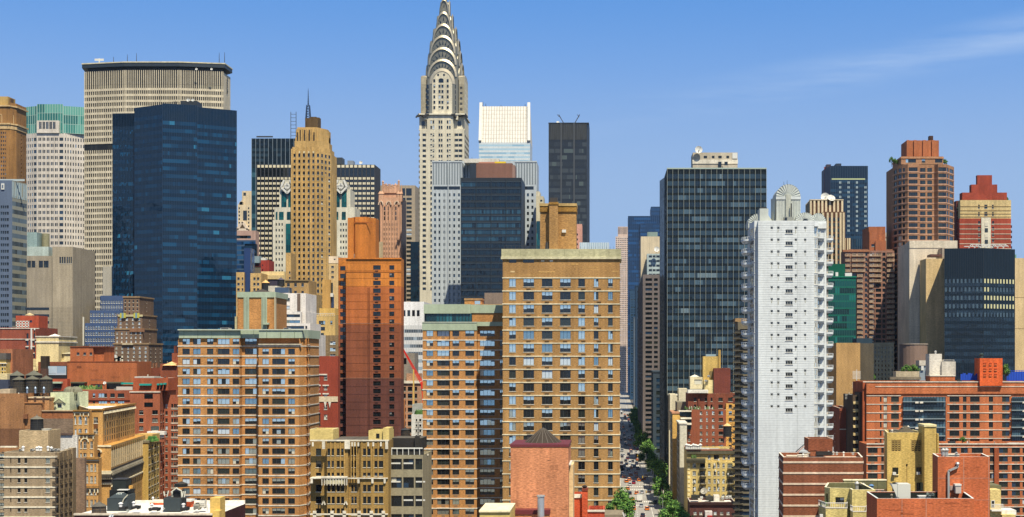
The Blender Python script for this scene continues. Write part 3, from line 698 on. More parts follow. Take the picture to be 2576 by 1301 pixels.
b.curtain((b.X(1500), b.d-4), (b.X(1570), b.d-4), 0, b.Z(1165), 6, 3.6, [gl100('#15273c'), gl100('#1c3550')], gl100('#0e1a28'), .4, seed=10, name='dark_glass_wall')
b.core([(b.X(1500), b.d-3.8), (b.X(1570), b.d-3.8), (b.X(1570), b.d), (b.X(1500), b.d)], 0, b.Z(1166), pl100('#15273c')); b.done()

# back dark tower with lit fins
b = B('office_tower', 'dark tower with thin pale fins and roof rails, left behind the tan setback tower', 1150, '2', 300, 'tower')
dd = b.d; G = [gl100('#24323d'), gl100('#1b2630'), gl100('#2e3f4c')]
b.curtain((b.X(135), dd), (b.X(420), dd), 0, b.Z(520), 11, 4.3, G, gl100('#1a242d'), .45, mull=mat('#8d9aa3', 'plain', .7), mw=.35, mo=.3, seed=2, ztop=2)
b.core([(b.X(135), dd+.2), (b.X(420), dd+.2), (b.X(420), dd+30), (b.X(135), dd+30)], 0, b.Z(521), pl80('#222c35')); b.bx('roof_rail', 165, 265, 505, 508, 5, 5.3, STEELD)
b.curtain((b.X(135), dd+.0-.2), (b.X(165), dd-.2), 0, b.Z(700), 2, 3.8, [gl100('#3b5f6d'), gl100('#1d3946')], seed=12, name='side_glass'); b.done()
mb = MB(); d_ = 1160
root, o_ = bare('radio_mast', 'lattice radio mast beside the tan setback tower', 391, 518, '2', d_, 'radio mast')
for sx in (-1, 1): mb.bar((sx*2.2, 0, 0), (sx*2.2, 0, 22), .4, STEELD)
for k in range(7): mb.bar((-2.2, 0, 3*k+2), (2.2, 0, 3*k+2), .3, STEELD)
mb.build('lattice', root)
# white-grid dark tower (left and right parts)
b = B('office_tower', 'dark tower with a grid of square cream window panels, behind the tan tower', 1060, '2', 520, 'tower')
dd = b.d; dkm = pnl('#45474d'); pw = pl80('#efe4c4')
def gridtower(x0, x1, ytop, nx, y0, pitch, hh, dep=26):
    mb = MB(); mb.box(b.X(x0), b.X(x1), dd, dd + dep, 0, b.Z(ytop), dkm, ROOF); b.part(mb, 'wall')
    pn = MB(); wn = MB(); g = (x1 - x0)/nx; r = random.Random(3)
    for i in range(nx):
        xa, xb = x0 + g*(i+.14), x0 + g*(i+.86)
        pn.box(b.X(xa), b.X(xb), dd-.25, dd, b.Z(ytop + 18), b.Z(ytop + 2), pw)
        wn.box(b.X(xa), b.X(xb), dd-.1, dd, b.Z(ytop + 72), b.Z(ytop + 22), DARK)
        for j in range(40):
            y = y0 + pitch*j
            if b.Z(y+hh) < 3: break
            pn.box(b.X(xa), b.X(xa + (xb-xa)*.46), dd-.2, dd, b.Z(y+hh), b.Z(y), pw); pn.box(b.X(xa + (xb-xa)*.54), b.X(xb), dd-.2, dd, b.Z(y+hh), b.Z(y), pw)
            wn.box(b.X(xa), b.X(xb), dd-.08, dd, b.Z(y+pitch-2), b.Z(y+hh+1), r.choice([DARK, DARK, DARK2]))
        f = MB(); f.box(b.X(x0 + g*i) - .35, b.X(x0+g*i) + .35, dd-.6, dd, 0, b.Z(ytop), dkm); b.part(f, 'fin')
    b.part(pn, 'cream_panels'); b.part(wn, 'window_bands')
gridtower(168, 382, 680, 9, 757, 30.4, 14); gridtower(500, 887, 680, 15, 757, 30.4, 14)
b.bx('penthouse', 622, 688, 636, 672, 4, 14, pl80('#3a4148')); b.bx('plant_room', 720, 755, 655, 678, 4, 12, pl80('#8b94a0')); b.done()
dish('white ball-shaped dish on the dark tower with cream window panels', '2', 802, 667, 1066, 20, 15, 180)

# white-teal postmodern tower with diamond gables
b = B('office_tower', 'cream tower with teal bays and diamond gables, showing either side of the tan tower', 930, '2', 510, 'tower')
dd = b.d; m_ = sto('#e2dcc6'); TG = [gl100('#135059'), gl100('#0d3b47'), gl100('#1c6468')]
def bay(x0, x1, ya, yb, nx=2, sd=0, dy=-.5): b.curtain((b.X(x0), dd+dy), (b.X(x1), dd+dy), b.Z(yb), b.Z(ya), nx, 3.6, TG, mull=pl80('#1e555c'), mw=.25, mo=.1, hm=pl80('#1a4a50'), hw=.2, seed=sd)
b.block(265, 375, 1018, 24, m_, cols=[(282, 290), (300, 308), (318, 326)], rows=rowsn(1036, 35.6, 16, 2100), st='far'); b.block(275, 400, 940, 20, m_, d=dd+3, part='shoulder_wall')
b.block(600, 732, 1018, 24, m_, cols=[(676, 684), (692, 700), (708, 716)], rows=rowsn(1036, 35.6, 16, 2100), st='far', R_=3, sw=1.5); b.block(600, 765, 940, 20, m_, d=dd+3, part='shoulder_wall')
b.block(305, 420, 830, 16, m_, d=dd+6, part='upper_wall', yb=940); b.block(590, 738, 830, 16, m_, d=dd+6, part='upper_wall', yb=940)
for x0, x1, ya, yb, s_ in ((346, 374, 1040, 2200, 1), (618, 656, 1040, 2200, 2), (278, 288, 965, 1014, 3), (298, 326, 965, 1014, 3), (346, 374, 965, 1014, 4), (620, 660, 965, 1014, 5), (682, 706, 965, 1014, 6)): bay(x0, x1, ya, yb, 2, s_, -.5 if ya > 1000 else 2.5)
for x0, x1, s_ in ((306, 337, 7), (348, 376, 8), (622, 664, 9), (676, 706, 10)): bay(x0, x1, 838, 936, 2, s_, 5.4)
for cx in (343, 616, 672, 290):
    if cx == 290: continue
    mb = MB(); y_ = dd + 5; R0 = 36; 
    tipz = b.Z(770); mb.poly([(b.X(cx-R0), y_, b.Z(815)), (b.X(cx), y_, b.Z(850)), (b.X(cx+R0), y_, b.Z(815)), (b.X(cx + 18), y_, b.Z(768)), (b.X(cx - 18), y_, b.Z(768))], m_)
    mb.prism([(b.X(cx-34), y_ + .2), (b.X(cx+34), y_+.2), (b.X(cx+34), y_+12), (b.X(cx-34), y_+12)], b.Z(835), b.Z(790), m_); mb.prism([(b.X(cx-20), y_ + .2), (b.X(cx+20), y_+.2), (b.X(cx+20), y_+10), (b.X(cx-20), y_+10)], b.Z(790), b.Z(768), m_)
    for s_ in (-1, 1): mb.bar((b.X(cx), y_ - .5, b.Z(850)), (b.X(cx + s_*36), y_ - .5, b.Z(812)), 1.2, WHITE); mb.bar((b.X(cx + s_*36), y_ - .5, b.Z(812)), (b.X(cx + s_*18), y_-.5, b.Z(768)), 1.2, WHITE)
    b.part(mb, 'gable')
    mb = MB(); rr = 17; pp = [(0, rr), (rr, 0), (0, -rr), (-rr, 0)]
    mb.poly([(b.X(cx + x), y_ - .4, b.Z(806 + y)) for x, y in pp], TG[1])
    for i in range(4): x, y = pp[i]; x2, y2 = pp[(i+1) % 4]; mb.bar((b.X(cx+x), y_-.6, b.Z(806+y)), (b.X(cx+x2), y_-.6, b.Z(806+y2)), 1.0, WHITE)
    mb.bar((b.X(cx), y_ - .6, b.Z(789)), (b.X(cx), y_-.6, b.Z(823)), .5, WHITE); mb.bar((b.X(cx-17), y_ - .6, b.Z(806)), (b.X(cx+17), y_-.6, b.Z(806)), .5, WHITE); b.part(mb, 'diamond_window')
b.done()

# tan setback tower with masonry crown (ref 2)
b = B('office_tower', 'tall tan setback tower with stepped top, dark crown and lattice mast', 850, '2', 480, 'tower')
dd = b.d; m_ = mat('#d6ad66', 'brick', .74); m2 = br80('#c79a4c')
def tpl(x0, x1, dy, dep, xr): return [(b.X(x0, dd+dy), dd+dy), (b.X(x1, dd+dy), dd+dy), (b.X(xr), dd+dy+9), (b.X(xr), dd+dy+dep), (b.X(x0, dd+dy), dd+dy+dep)]
cols = [(x, x+13) for x in (391, 420, 448, 477, 506, 534)]
pl = tpl(376, 555, 0, 26, 603)
b.block(376, 555, 600, 26, m_, plan=pl, cols=cols, rows=rowsn(613, 36.0, 20, 2300), st='hung', R_=3, sw=1.8, sst='hung')
for i in range(7):
    x = 382 + 28.6*i; b.bx('pier', x - 4, x + 4, 560 + 8*abs(i-3), 1900, -.9, 0, m_)
b.block(384, 553, 572, 22, m_, plan=tpl(384, 553, 2, 22, 592), d=dd+2, cols=[(448, 460), (477, 489), (506, 520), (534, 546), (420, 431)], rows=(580, 60, 28, 1), st='hung', part='setback_wall', yb=600)
b.block(398, 545, 535, 18, m_, plan=tpl(398, 545, 4, 18, 582), d=dd+4, part='setback_wall', yb=572)
for x0, x1, yt in ((402, 440, 512), (440, 540, 500), (408, 540, 462), (414, 530, 450)):
    b.block(x0, x1, yt, 14, m_, plan=tpl(x0, x1, 6 + (500 - yt)*.02, 14, x1 + 36), d=dd+6, part='crown_wall', yb=540)
for x in (412, 428, 455, 484, 512): b.bx('crown_opening', x, x + 7, 468 + (14 if x > 500 or x < 420 else 0), 532, 5.2, 5.8, pl100('#3d2f1c')); b.bx('crown_pier', x + 8, x + 16, 462, 575, 4.6, 6, m_)
for x in (428, 455, 484, 512): b.bx('arch_light', x - 4, x + 6, 598, 610, -.2, 0, sto('#efdcae'))
for x0, x1, ya, dy in ((462, 494, 395, 0), (490, 530, 388, 1.5), (526, 548, 392, 3), (470, 540, 400, -1)): b.bx('crown_turret', x0, x1, ya, 450, 10 + dy, 18, br90('#5f4a2c'))
for dy, x0, x1, yt in ((-2, 364, 376, 720), ): b.block(x0, 600, yt, 30, m2, plan=[(b.X(366), dd+3), (b.X(376), dd+3), (b.X(376), dd+26), (b.X(366), dd+26)], part='wing_wall', d=dd+3)
b.block(555, 606, 735, 24, m_, plan=tpl(572, 588, 4, 20, 606), d=dd+4, part='wing_wall', rows=rowsn(745, 36, 20, 2200), R_=2, st='hung', sw=1.6)
b.done()
root, o_ = bare('radio_mast', 'blue-grey lattice mast on the crown of the tan setback tower', 481, 412, '2', 862, 'radio mast')
S_ = .4124/F*862; mb = MB(); hm_ = 94*S_; bm = pl100('#2b3f5c')
for sx in (-1, 1):
    for sy in (-1, 1): mb.bar((sx*1.4, sy*1.4, 0), (sx*.8, sy*.8, hm_), .4, bm)
for k in range(6): w_ = 1.4 - .1*k; z = hm_*k/6; mb.bar((-w_, -w_, z), (w_, -w_, z + hm_/6), .3, bm); mb.bar((w_, -w_, z), (-w_, -w_, z + hm_/6), .3, bm)
mb.build('lattice', root)
mb = MB(); mb.cone(0, 0, hm_, hm_*2.1, .35, .1, bm, 6)
for k in range(9): z = hm_*(1 + .11*k); mb.cone(0, 0, z, z+.5, .55 - .04*k, .55 - .04*k, bm, 6)
mb.build('aerial', root)

# pink gothic tower + grey behind
b = B('office_tower', 'grey grid tower with wide dark windows behind the pink gothic tower', 1100, '2', 1010, 'tower')
dd = b.d
b.block(886, 1133, 806, 26, sto('#b7a68d'), cols=[(889, 907), (915, 935), (1053, 1074), (1080, 1112)], rows=rowsn(882, 26.7, 15, 2000), st='office')
for x0, x1 in ((889, 907), (1053, 1072), (1078, 1112)): b.bx('tall_window', x0, x1, 824, 868, -.1, .2, DARK)
b.done()
b = B('office_tower', 'slender pink terracotta tower with a lacy gothic crown', 985, '2', 985, 'tower')
dd = b.d; m_ = sto('#d9a886')
def oct_(x0, x1, dy, dep=18): c = b.S(10); return [(b.X(x0, dd+dy) + 0, dd+dy+c), (b.X(x0, dd+dy) + c, dd+dy), (b.X(x1, dd+dy) - c, dd+dy), (b.X(x1, dd+dy), dd+dy+c), (b.X(x1, dd+dy), dd+dy+dep), (b.X(x0, dd+dy), dd+dy+dep)]
p8 = oct_(915, 1050, 0, 22); mb = MB(); zt = b.Z(880)
for i in range(6):
    p, q_ = p8[i], p8[(i+1) % 6]; Ls = (Vector(q_)-Vector(p)).length
    oo = [(Ls*(.1 + .145*k), Ls*(.1 + .145*k) + 1.1, b.Z(y+17), b.Z(y), 'slot', 0) for k in range(6) for y in [1036 + 29.6*j for j in range(22)]] + [(Ls*(.15+.2*k), Ls*(.15+.2*k)+.9, b.Z(y+24), b.Z(y), 'slot', 0) for k in range(4) for y in (935, 965, 995)] if i == 1 else []
    b.facade(mb, p, q_, 0, zt, [o for o in oo if o[2] > 2], m_)
mb.poly([(*p, zt) for p in p8], m_); b.part(mb, 'wall')
for k in range(8): x = 922 + 17.5*k; b.bx('pier', x - 2, x + 2, 905, 2000, -.8, 0, m_)
p9 = oct_(930, 1030, 3, 15); b.core(p9, zt, b.Z(820), m_, 'crown_wall')
mb = MB(); r = random.Random(4)
for k in range(11):
    x = 932 + 9.7*k; h = (775, 800, 792, 806, 798, 810, 798, 806, 792, 800, 772)[k]
    mb.cone(b.X(x), dd + 3, b.Z(850), b.Z(h + 8), .9, .7, m_, 6); mb.cone(b.X(x), dd + 3, b.Z(h + 8), b.Z(h - 4), .9, 0, m_, 6)
    if k % 2 == 0: mb.cone(b.X(x), dd + 16, b.Z(850), b.Z(h + 4), .9, .0, m_, 6)
    if k < 10:
        for y in (800, 815, 835): mb.bar((b.X(x), dd+2.6, b.Z(y)), (b.X(x + 9.7), dd+2.6, b.Z(y - 8 + r.random()*16)), .5, m_)
b.part(mb, 'crown_tracery')
for x in (918, 930, 1030, 1046): mb = MB(); mb.cone(b.X(x), dd + 1, b.Z(905), b.Z(858), 1.5, 1.3, m_, 6); mb.cone(b.X(x), dd+1, b.Z(858), b.Z(838), 1.7, 0, m_, 6); b.part(mb, 'pinnacle')
for x in (925, 973, 1022): 
    mb = MB(); cz = b.Z(925); pp = [(b.X(x) + b.S(14)*math.cos(math.pi*i/8), cz + b.S(22)*math.sin(math.pi*i/8)) for i in range(9)]
    for i in range(8): mb.bar((pp[i][0], dd-.6, pp[i][1]), (pp[i+1][0], dd-.6, pp[i+1][1]), .8, sto('#e9c9ab'))
    b.part(mb, 'arch')
b.bx('side_wing', 886, 912, 1010, 1900, 4, 16, sto('#b4a78d')); b.bx('side_wing', 895, 935, 1150, 1900, -2, 4, sto('#c9b48f')); b.done()
b = B('glass_building', 'small teal glass wedge between the grey grid tower and the silver spire tower', 990, '2', 1130)
b.curtain((b.X(1105), b.d), (b.X(1155), b.d), 0, b.Z(1150), 5, 4, TG, mull=pl100('#0e2f38'), mw=.3, mo=.1, hm=pl100('#0e2f38'), seed=3); b.core([(b.X(1105), b.d+.3), (b.X(1155), b.d+.3), (b.X(1155), b.d+20), (b.X(1105), b.d+20)], 0, b.Z(1151), pl100('#123a44')); b.done()
# ---------------------------------------------------------------- art-deco tower with the arched steel crown (ref G for the crown, 3 below)
b = B('spire_tower', 'art deco tower with a tiered arched steel crown and needle spire', 940, 'G', 318, 'skyscraper')
dd = b.d; m_ = st80('#ddd3b8'); st_ = mat('#a09c8c', 'steel', .7); st2 = mat('#d9cbae', 'steel', .75); dkb = mat('#4a4740', 'brick', 1); cx = 318
u = b.S(1); YC = dd + 222*u        # centre of the tower in depth
def gx(x): return b.X(x)
# shaft below the eagles
z_e = b.Z(1165)
sh = [(gx(92), dd), (gx(545), dd), (gx(545), dd + 444*u), (gx(92), dd + 444*u)]
mb = MB(); ops = []
b.ref = '3'
x0 = sh[0][0]
cc = [(148, 156), (159, 167), (188, 196), (199, 207), (228, 236), (239, 247)]
for j in range(30):
    y = 652 + 25.9*j
    for c in cc: ops.append((b.X(c[0]) - x0, b.X(c[1]) - x0, b.Z(y + 14), b.Z(y), 'hung', 0))
    for c in ((96, 108), (110, 124), (270, 284), (286, 300)): ops.append((b.X(c[0]) - x0, b.X(c[1]) - x0, b.Z(y + 13), b.Z(y), 'slot', 0))
for y in (588, 614):
    for c in cc: ops.append((b.X(c[0]) - x0, b.X(c[1]) - x0, b.Z(y + 16), b.Z(y), 'hung', 0))
ops = [o for o in ops if o[2] > 3]
z_s = b.Z(632)
b.facade(mb, sh[0], sh[1], 0, z_s, [o for o in ops if o[3] < z_s], m_)
rops = [(q*444*u, q*444*u + 2.4, o[2], o[3], 'slot', 1) for q in (.1, .2, .38, .5, .62, .76, .88) for o in ops if o[4] == 'slot' and o[0] < 2]
b.facade(mb, sh[1], sh[2], 0, z_s, rops, m_); b.facade(mb, sh[3], sh[0], 0, z_s, [], m_); mb.poly([(*p, z_s) for p in sh], m_)
for j in range(30):      # dark brick bands between the corner windows
    y = 652 + 25.9*j
    if b.Z(y + 14) > 3:
        for a_, c_ in ((91.6, 96), (124, 127), (266, 270), (300, 304)): mb.box(b.X(a_), b.X(c_), dd - .06, dd, b.Z(y + 13), b.Z(y), dkb)
b.part(mb, 'wall')
mb = MB(); x0b = b.X(132); pA, pB = (x0b, dd), (b.X(262), dd); b.facade(mb, pA, pB, z_s, b.Z(558), [(o[0] + x0 - x0b + 0, o[1] + x0 - x0b, o[2], o[3], o[4], 0) for o in ops if o[2] > z_s - .1], m_)
mb.box(x0b, b.X(262), dd + .6, dd + 40*u*4, z_s, b.Z(558) - .1, m_); b.part(mb, 'upper_wall')
for xa, xb in ((94, 130), (264, 314)):
    b.bx('corner_turret', xa, xb, 572, 636, 2.5, 30, m_)
    b.bx('turret_window', (xa+xb)/2 - 7, (xa+xb)/2 + 9, 592, 612, 2.3, 2.6, DARK)
    b.bx('turret_ledge', xa - 2, xb + 2, 629, 636, .2, 3, m_)
b.bx('ledge', 92, 316, 554, 560, -1.2, 34, sto('#efe6cc'))
for x in (118, 272): b.bx('buttress', x, x + 12, 560, 585, -.8, 3, m_)
b.ref = 'G'
# steel eagles at the corners
for x, s_, y_ in ((92, -1, 0), (545, 1, 0), (158, -1, -.8), (446, 1, -.8)):
    mb = MB(); k = 34*u if x in (92, 545) else 20*u; zz = b.Z(1180); X_ = gx(x)
    mb.bar((X_, dd + y_, zz), (X_ + s_*k*.7, dd + y_ - 1.2, zz - .2), 1.5, STEELD); mb.bar((X_ + s_*k*.7, dd + y_ - 1.2, zz - .2), (X_ + s_*k, dd + y_ - 1.8, zz - 1.3), .9, STEELD)
    mb.bar((X_ - s_*2, dd + y_, zz + .9), (X_ + s_*k*.55, dd + y_ - .4, zz + 1.0), 1.0, STEELD); b.part(mb, 'eagle')
# crown base block (brick corners, steel edged)
z0 = b.Z(1160)
def cb(xa, xb, ya, y0_, y1_, m, name, yb=1160): mb = MB(); mb.box(gx(xa), gx(xb), y0_, y1_, b.Z(yb), b.Z(ya), m); return b.part(mb, name)
def vault(xh, ax, spring, apex, dep_h, mb, m, axis=0, n=12, zb=z0, curve=0):
    """barrel volume: arch profile, extruded front to back (axis 0) or side to side (axis 1)"""
    zs, za = b.Z(spring), b.Z(apex); pr = [(-xh*u, zb)] + [(-xh*u*math.cos(math.pi*i/(2*n)*1), zs + (za - zs)*math.sin(math.pi*i/(2*n))) for i in range(0, 2*n+1)] + [(xh*u, zb)]
    e = dep_h*u; rings = []
    for q, k in ((-1, .90), (-.93, .97), (-.8, 1), (.8, 1), (.93, .97), (1, .90)):
        rings.append([((gx(cx) + x*k, YC + e*q, zb + (z - zb)*(1 - (1-k)*.22)) if axis == 0 else (gx(cx) + e*q, YC + x*k, zb + (z - zb)*(1-(1-k)*.22))) for x, z in pr])
    for a_, b_ in zip(rings[:-1], rings[1:]):
        for i in range(len(pr) - 1):
            qd = [a_[i], a_[i+1], b_[i+1], b_[i]]
            mb.poly(qd if axis == 0 else qd[::-1], m)
    mb.poly(rings[0][::-1], m); mb.poly(rings[-1], m)
# corner volumes under the arches
for sx in (-1, 1):
    mb = MB(); xa, xb = (96, 150) if sx < 0 else (486, 540)
    ops = [(8*u, 8*u+1.7, b.Z(870 + 54.5*j + 26), b.Z(870 + 54.5*j), 'slot', 0) for j in range(6)] if sx > 0 else [(30*u, 30*u + 1.7, b.Z(870 + 54.5*j + 26), b.Z(870 + 54.5*j), 'slot', 0) for j in range(6)]
    p0, p1 = (gx(xa), YC - 170*u), (gx(xb), YC - 170*u)
    b.facade(mb, p0, p1, z0, b.Z(770), ops, sto('#b8ad92'))
    p2 = (gx(xb), YC + 170*u); p3 = (gx(xa), YC + 170*u)
    b.facade(mb, p1, p2, z0, b.Z(770), [(L_*u, L_*u + 1.8, b.Z(870 + 54.5*j + 26), b.Z(870 + 54.5*j), 'slot', 1) for L_ in (60, 130, 200, 270) for j in range(6)], m_)
    b.facade(mb, p3, p0, z0, b.Z(770), [], m_); b.facade(mb, p2, p3, z0, b.Z(770), [], m_)
    for k in range(26): mb.box(gx(xa) - .05, gx(xb) + .05, YC - 170*u - .05, YC - 170*u, b.Z(850 + 12.1*k + 3), b.Z(850 + 12.1*k), sto('#8b836e'))
    b.part(mb, 'corner_wall')
mb = MB(); vault(165, 0, 775, 735, 222, mb, st2, 1, zb=b.Z(800)); b.part(mb, 'side_vault')
# tiers: front arch half-width, spring y, apex y, half extent
TI = [(166, 775, 590, 186), (160, 650, 466, 168), (144, 530, 340, 150), (118, 405, 214, 120), (82, 265, 82, 84), (52, 110, -60, 52)]
for i, (xh, sp_, ap, ex) in enumerate(TI):
    mb = MB(); vault(xh, 0, sp_, ap, ex, mb, st_, 0, zb=z0 if i == 0 else b.Z(TI[i-1][1] + 60)); b.part(mb, 'arched_tier')
    mb = MB(); vault(xh*.93, 0, sp_, ap + 24, ex*1.0 - 8, mb, st_, 1, zb=b.Z(760) if i == 0 else b.Z(TI[i-1][1] + 60)); b.part(mb, 'side_tier')
    # raised bright rim and radial ribs on the front and right faces, triangular windows
    zs, za = b.Z(sp_), b.Z(ap)
    for face in (0, 1):
        fy = YC - ex*u - .05; fx = gx(cx) + (ex - 8)*u + .05
        kx = .90 * (1 if face == 0 else .93)
        def Pt(a_, f, out):      # angle from the left spring, fraction of radius
            x = -xh*u*kx*math.cos(a_)*f; z = zs + ((za - zs)*.985)*math.sin(a_)*f
            return (gx(cx) + x, fy - out, z) if face == 0 else (fx + out, YC + x, z)
        rim = MB(); n = 18
        for j in range(n):
            a0, a1 = math.pi*j/n, math.pi*(j+1)/n
            rim.poly([Pt(a0, .87, .9), Pt(a1, .87, .9), Pt(a1, 1.0, .15), Pt(a0, 1.0, .15)], st2); rim.poly([Pt(a0, .87, 0), Pt(a1, .87, 0), Pt(a1, .87, .9), Pt(a0, .87, .9)], st_)
        b.part(rim, 'arch_rim')
        rib = MB(); nr = (30, 28, 24, 18, 14, 10)[i]
        for j in range(1, nr):
            a0 = math.pi*j/nr; rib.bar(Pt(a0, .5, .12), Pt(a0, .86, .12), .16, mat('#a5a18f', 'steel', .8))
        b.part(rib, 'radial_ribs')
        nw = (9, 7, 7, 5, 3, 1)[i]
        for j in range(nw):
            a0 = math.pi*(j + .5 + .35)/(nw + .7) if nw > 1 else math.pi/2; wd = (.13, .145, .16, .19, .24, .3)[i]/1.1
            t = MB(); t.poly([Pt(a0 - wd/1.6, .56 if i == 0 else .5, .25), Pt(a0 + wd/1.6, .56 if i == 0 else .5, .25), Pt(a0, .80, .25)], DARK)
            b.part(t, 'triangular_window')
# spire
mb = MB(); zt = b.Z(-40)
for k, (ya, yb, r0, r1) in enumerate(((130, -40, 48, 26), (-40, -220, 26, 14), (-220, -700, 14, 2))): mb.cone(gx(cx), YC, b.Z(ya), b.Z(yb), r0*u, r1*u, st_, 12)
b.part(mb, 'spire')
# central brick arch bay on the front, framed in steel
fy = YC - 186*u - 1.2
def arch_pts(xh, spring, apex, n=14): zs, za = b.Z(spring), b.Z(apex); return [(gx(cx) - xh*u*math.cos(math.pi*i/n), zs + (za - zs)*math.sin(math.pi*i/n)) for i in range(n+1)]
o_ = arch_pts(130, 850, 690); i_ = arch_pts(102, 850, 722); mb = MB()
for j in range(14): mb.poly([(o_[j][0], fy, o_[j][1]), (o_[j+1][0], fy, o_[j+1][1]), (i_[j+1][0], fy - .4, i_[j+1][1]), (i_[j][0], fy - .4, i_[j][1])][::-1], st2); mb.poly([(o_[j][0], fy, o_[j][1]), (o_[j+1][0], fy, o_[j+1][1]), (o_[j+1][0], fy + 2, o_[j+1][1]), (o_[j][0], fy + 2, o_[j][1])], st_)
for s_ in (-1, 1): a_, c_ = sorted((cx + s_*130, cx + s_*102)); mb.box(gx(a_), gx(c_), fy, fy + 2, z0, b.Z(850), st_)
b.part(mb, 'arch_frame')
mb = MB(); p0, p1 = (gx(216), fy - .1), (gx(420), fy - .1); xx = p0[0]
ops = [(gx(a_) - xx, gx(a_ + w_) - xx, b.Z(y + 32), b.Z(y), 'hung', 0) for j in range(6) for y in (858 + 54.5*j,) for a_, w_ in ((228, 20), (280, 22), (309, 22), (364, 20))]
b.facade(mb, p0, p1, z0, b.Z(850), ops, m_)
mb.poly([(x, fy - .1, z) for x, z in i_], m_)
mb.box(gx(216), gx(420), fy + .3, fy + 2.5, z0, b.Z(850), m_)
b.part(mb, 'arch_bay_wall')
for a_, w_, y, h in ((228, 20, 803, 30), (364, 20, 803, 30), (268, 17, 748, 20), (328, 17, 748, 20), (282, 50, 806, 30)): b.bx('crown_window', a_, a_ + w_, y, y + h, fy - dd - .25, fy - dd, DARK)
mb = MB(); aw = [(gx(307) - 25*u*math.cos(math.pi*i/8), b.Z(808) + 14*u*math.sin(math.pi*i/8)) for i in range(9)]; mb.poly([(x, fy - .25, z) for x, z in aw], DARK); b.part(mb, 'crown_window')
for xa, xb in ((155, 186), (440, 462), (412, 432)):
    for j in range(6): b.bx('crown_window', xa + 3, xb - 4, 862 + 54.5*j, 892 + 54.5*j, 36*u - .3, 36*u, DARK)
b.done(100)

# white slant-roofed tower (ref 3)
b = B('slant_roof_tower', 'white tower with a bright slanted roof face above pale glass floors', 1450, '3', 510, 'skyscraper')
dd = b.d; m_ = mat('#f0ebe0', 'panel', .62)
b.curtain((b.X(385), dd), (b.X(634), dd), 0, b.Z(696), 26, 4.1, [gl100('#8fb0c2'), gl100('#a9c3cf')], pnl('#dfe6e6'), .5, seed=2)
mb = MB(); A_ = [(b.X(385), dd, b.Z(696)), (b.X(634), dd, b.Z(696)), (b.X(634, dd + 44), dd + 44, b.Z(520, dd+44)), (b.X(390, dd + 44), dd + 44, b.Z(520, dd+44))]
ZT = A_[2][2]
mb.poly(A_, m_); mb.poly([(A_[1][0], dd, A_[1][2]), (A_[1][0], dd+46, A_[1][2]), (A_[2][0], dd+46, ZT), A_[2]], m_); mb.poly([(A_[0][0], dd, A_[0][2]), A_[3], (A_[3][0], dd+46, ZT), (A_[0][0], dd+46, A_[0][2])], m_)
mb.poly([A_[3], A_[2], (A_[2][0], dd+46, ZT), (A_[3][0], dd+46, ZT)], m_); b.part(mb, 'slanted_roof')
rib = MB(); gl_ = mat('#b8ad98', 'plain', .5)
for i in range(19):
    f = (i + .5)/19; p = Vector(A_[0]).lerp(Vector(A_[1]), f) + Vector((0, -.1, .1)); q = Vector(A_[3]).lerp(Vector(A_[2]), f) + Vector((0, -.1, .1)); rib.bar(p, q, .45, gl_)
for i in range(1, 9):
    f = i/9; rib.bar(Vector(A_[0]).lerp(Vector(A_[3]), f), Vector(A_[1]).lerp(Vector(A_[2]), f), .22, gl_)
b.part(rib, 'panel_joints')
for s_ in (0, 1):
    mb = MB(); p = Vector(A_[s_]); q = Vector(A_[3 - s_]); d_ = (1 if s_ == 0 else -1)*1.2; mb.bar(p + Vector((d_, -.5, 1)), q + Vector((d_, -.5, 3.0)), 3.0, m_); b.part(mb, 'roof_edge')
b.core([(b.X(385)+.2, dd+.3), (b.X(634)-.2, dd+.3), (b.X(634)-.2, dd+44), (b.X(385)+.2, dd+44)], 0, b.Z(696) - .1, pl80('#cfd6d6'), 'core_wall'); b.done()
for x, ya in ((404, 496), (418, 505), (492, 512), (610, 508)): mast('thin antenna on the top edge of the white slanted roof', '3', x, ya, 524, 1493, .8, group='antennas on the slanted roof')

# silver paneled tower in three bodies
b = B('office_tower', 'broad silver-grey metal-panelled tower with small square windows, right of the steel-crowned tower', 810, '3', 400, 'tower')
dd = b.d; m_ = pn85('#bcc3c6'); 
def mobil(x0, x1, dy, cols, lab='wall', R_=0):
    b.block(x0, x1, 788, 22, m_, d=dd+dy, cols=cols, rows=rowsn(944, 30.3, 15, 1900), st='far2' if False else 'far', part=lab, R_=R_, sw=1.6)
    b.bx('louvre_band', cols[0][0]-1, cols[-1][1] + 1, 910, 925, dy-.12, dy+.1, DARK)
    n = int((x1 - x0)/13)
    for i in range(n):
        xa = x0 + (x1-x0)*(i + .3)/n; b.bx('louvre', xa, xa + (x1-x0)/n*.42, 797, 900, dy-.12, dy+.05, pl80('#7e878b'))
    b.bx('parapet', x0-.6, x1+.6, 786, 793, dy-.3, dy+.4, m_)
mobil(157, 300, 0, [(x, x+9) for x in (166, 188, 212, 237, 260, 283)])
mobil(296, 600, 14, [(x, x+9) for x in (306, 330, 354, 560, 582)], 'centre_wall')
mobil(560, 667, 0, [(x, x+10) for x in (596, 619, 641)], 'wing_wall', 3)
for x in range(8): b.bx('pilaster', 157 + 20.4*x - 1, 157+20.4*x+1, 925, 2300, -.35, 0, m_)
for x in (235, ): b.bx('pilaster', x-2, x+2, 790, 2300, -.5, 0, m_)
b.bx('penthouse', 312, 483, 775, 790, 4, 16, sto('#e6dfcf')); b.done()
for x in (330, 350): mast('thin rod on the roof of the silver-grey panelled tower', '3', x, 766, 776, 818, .3, group='rods on the silver tower')

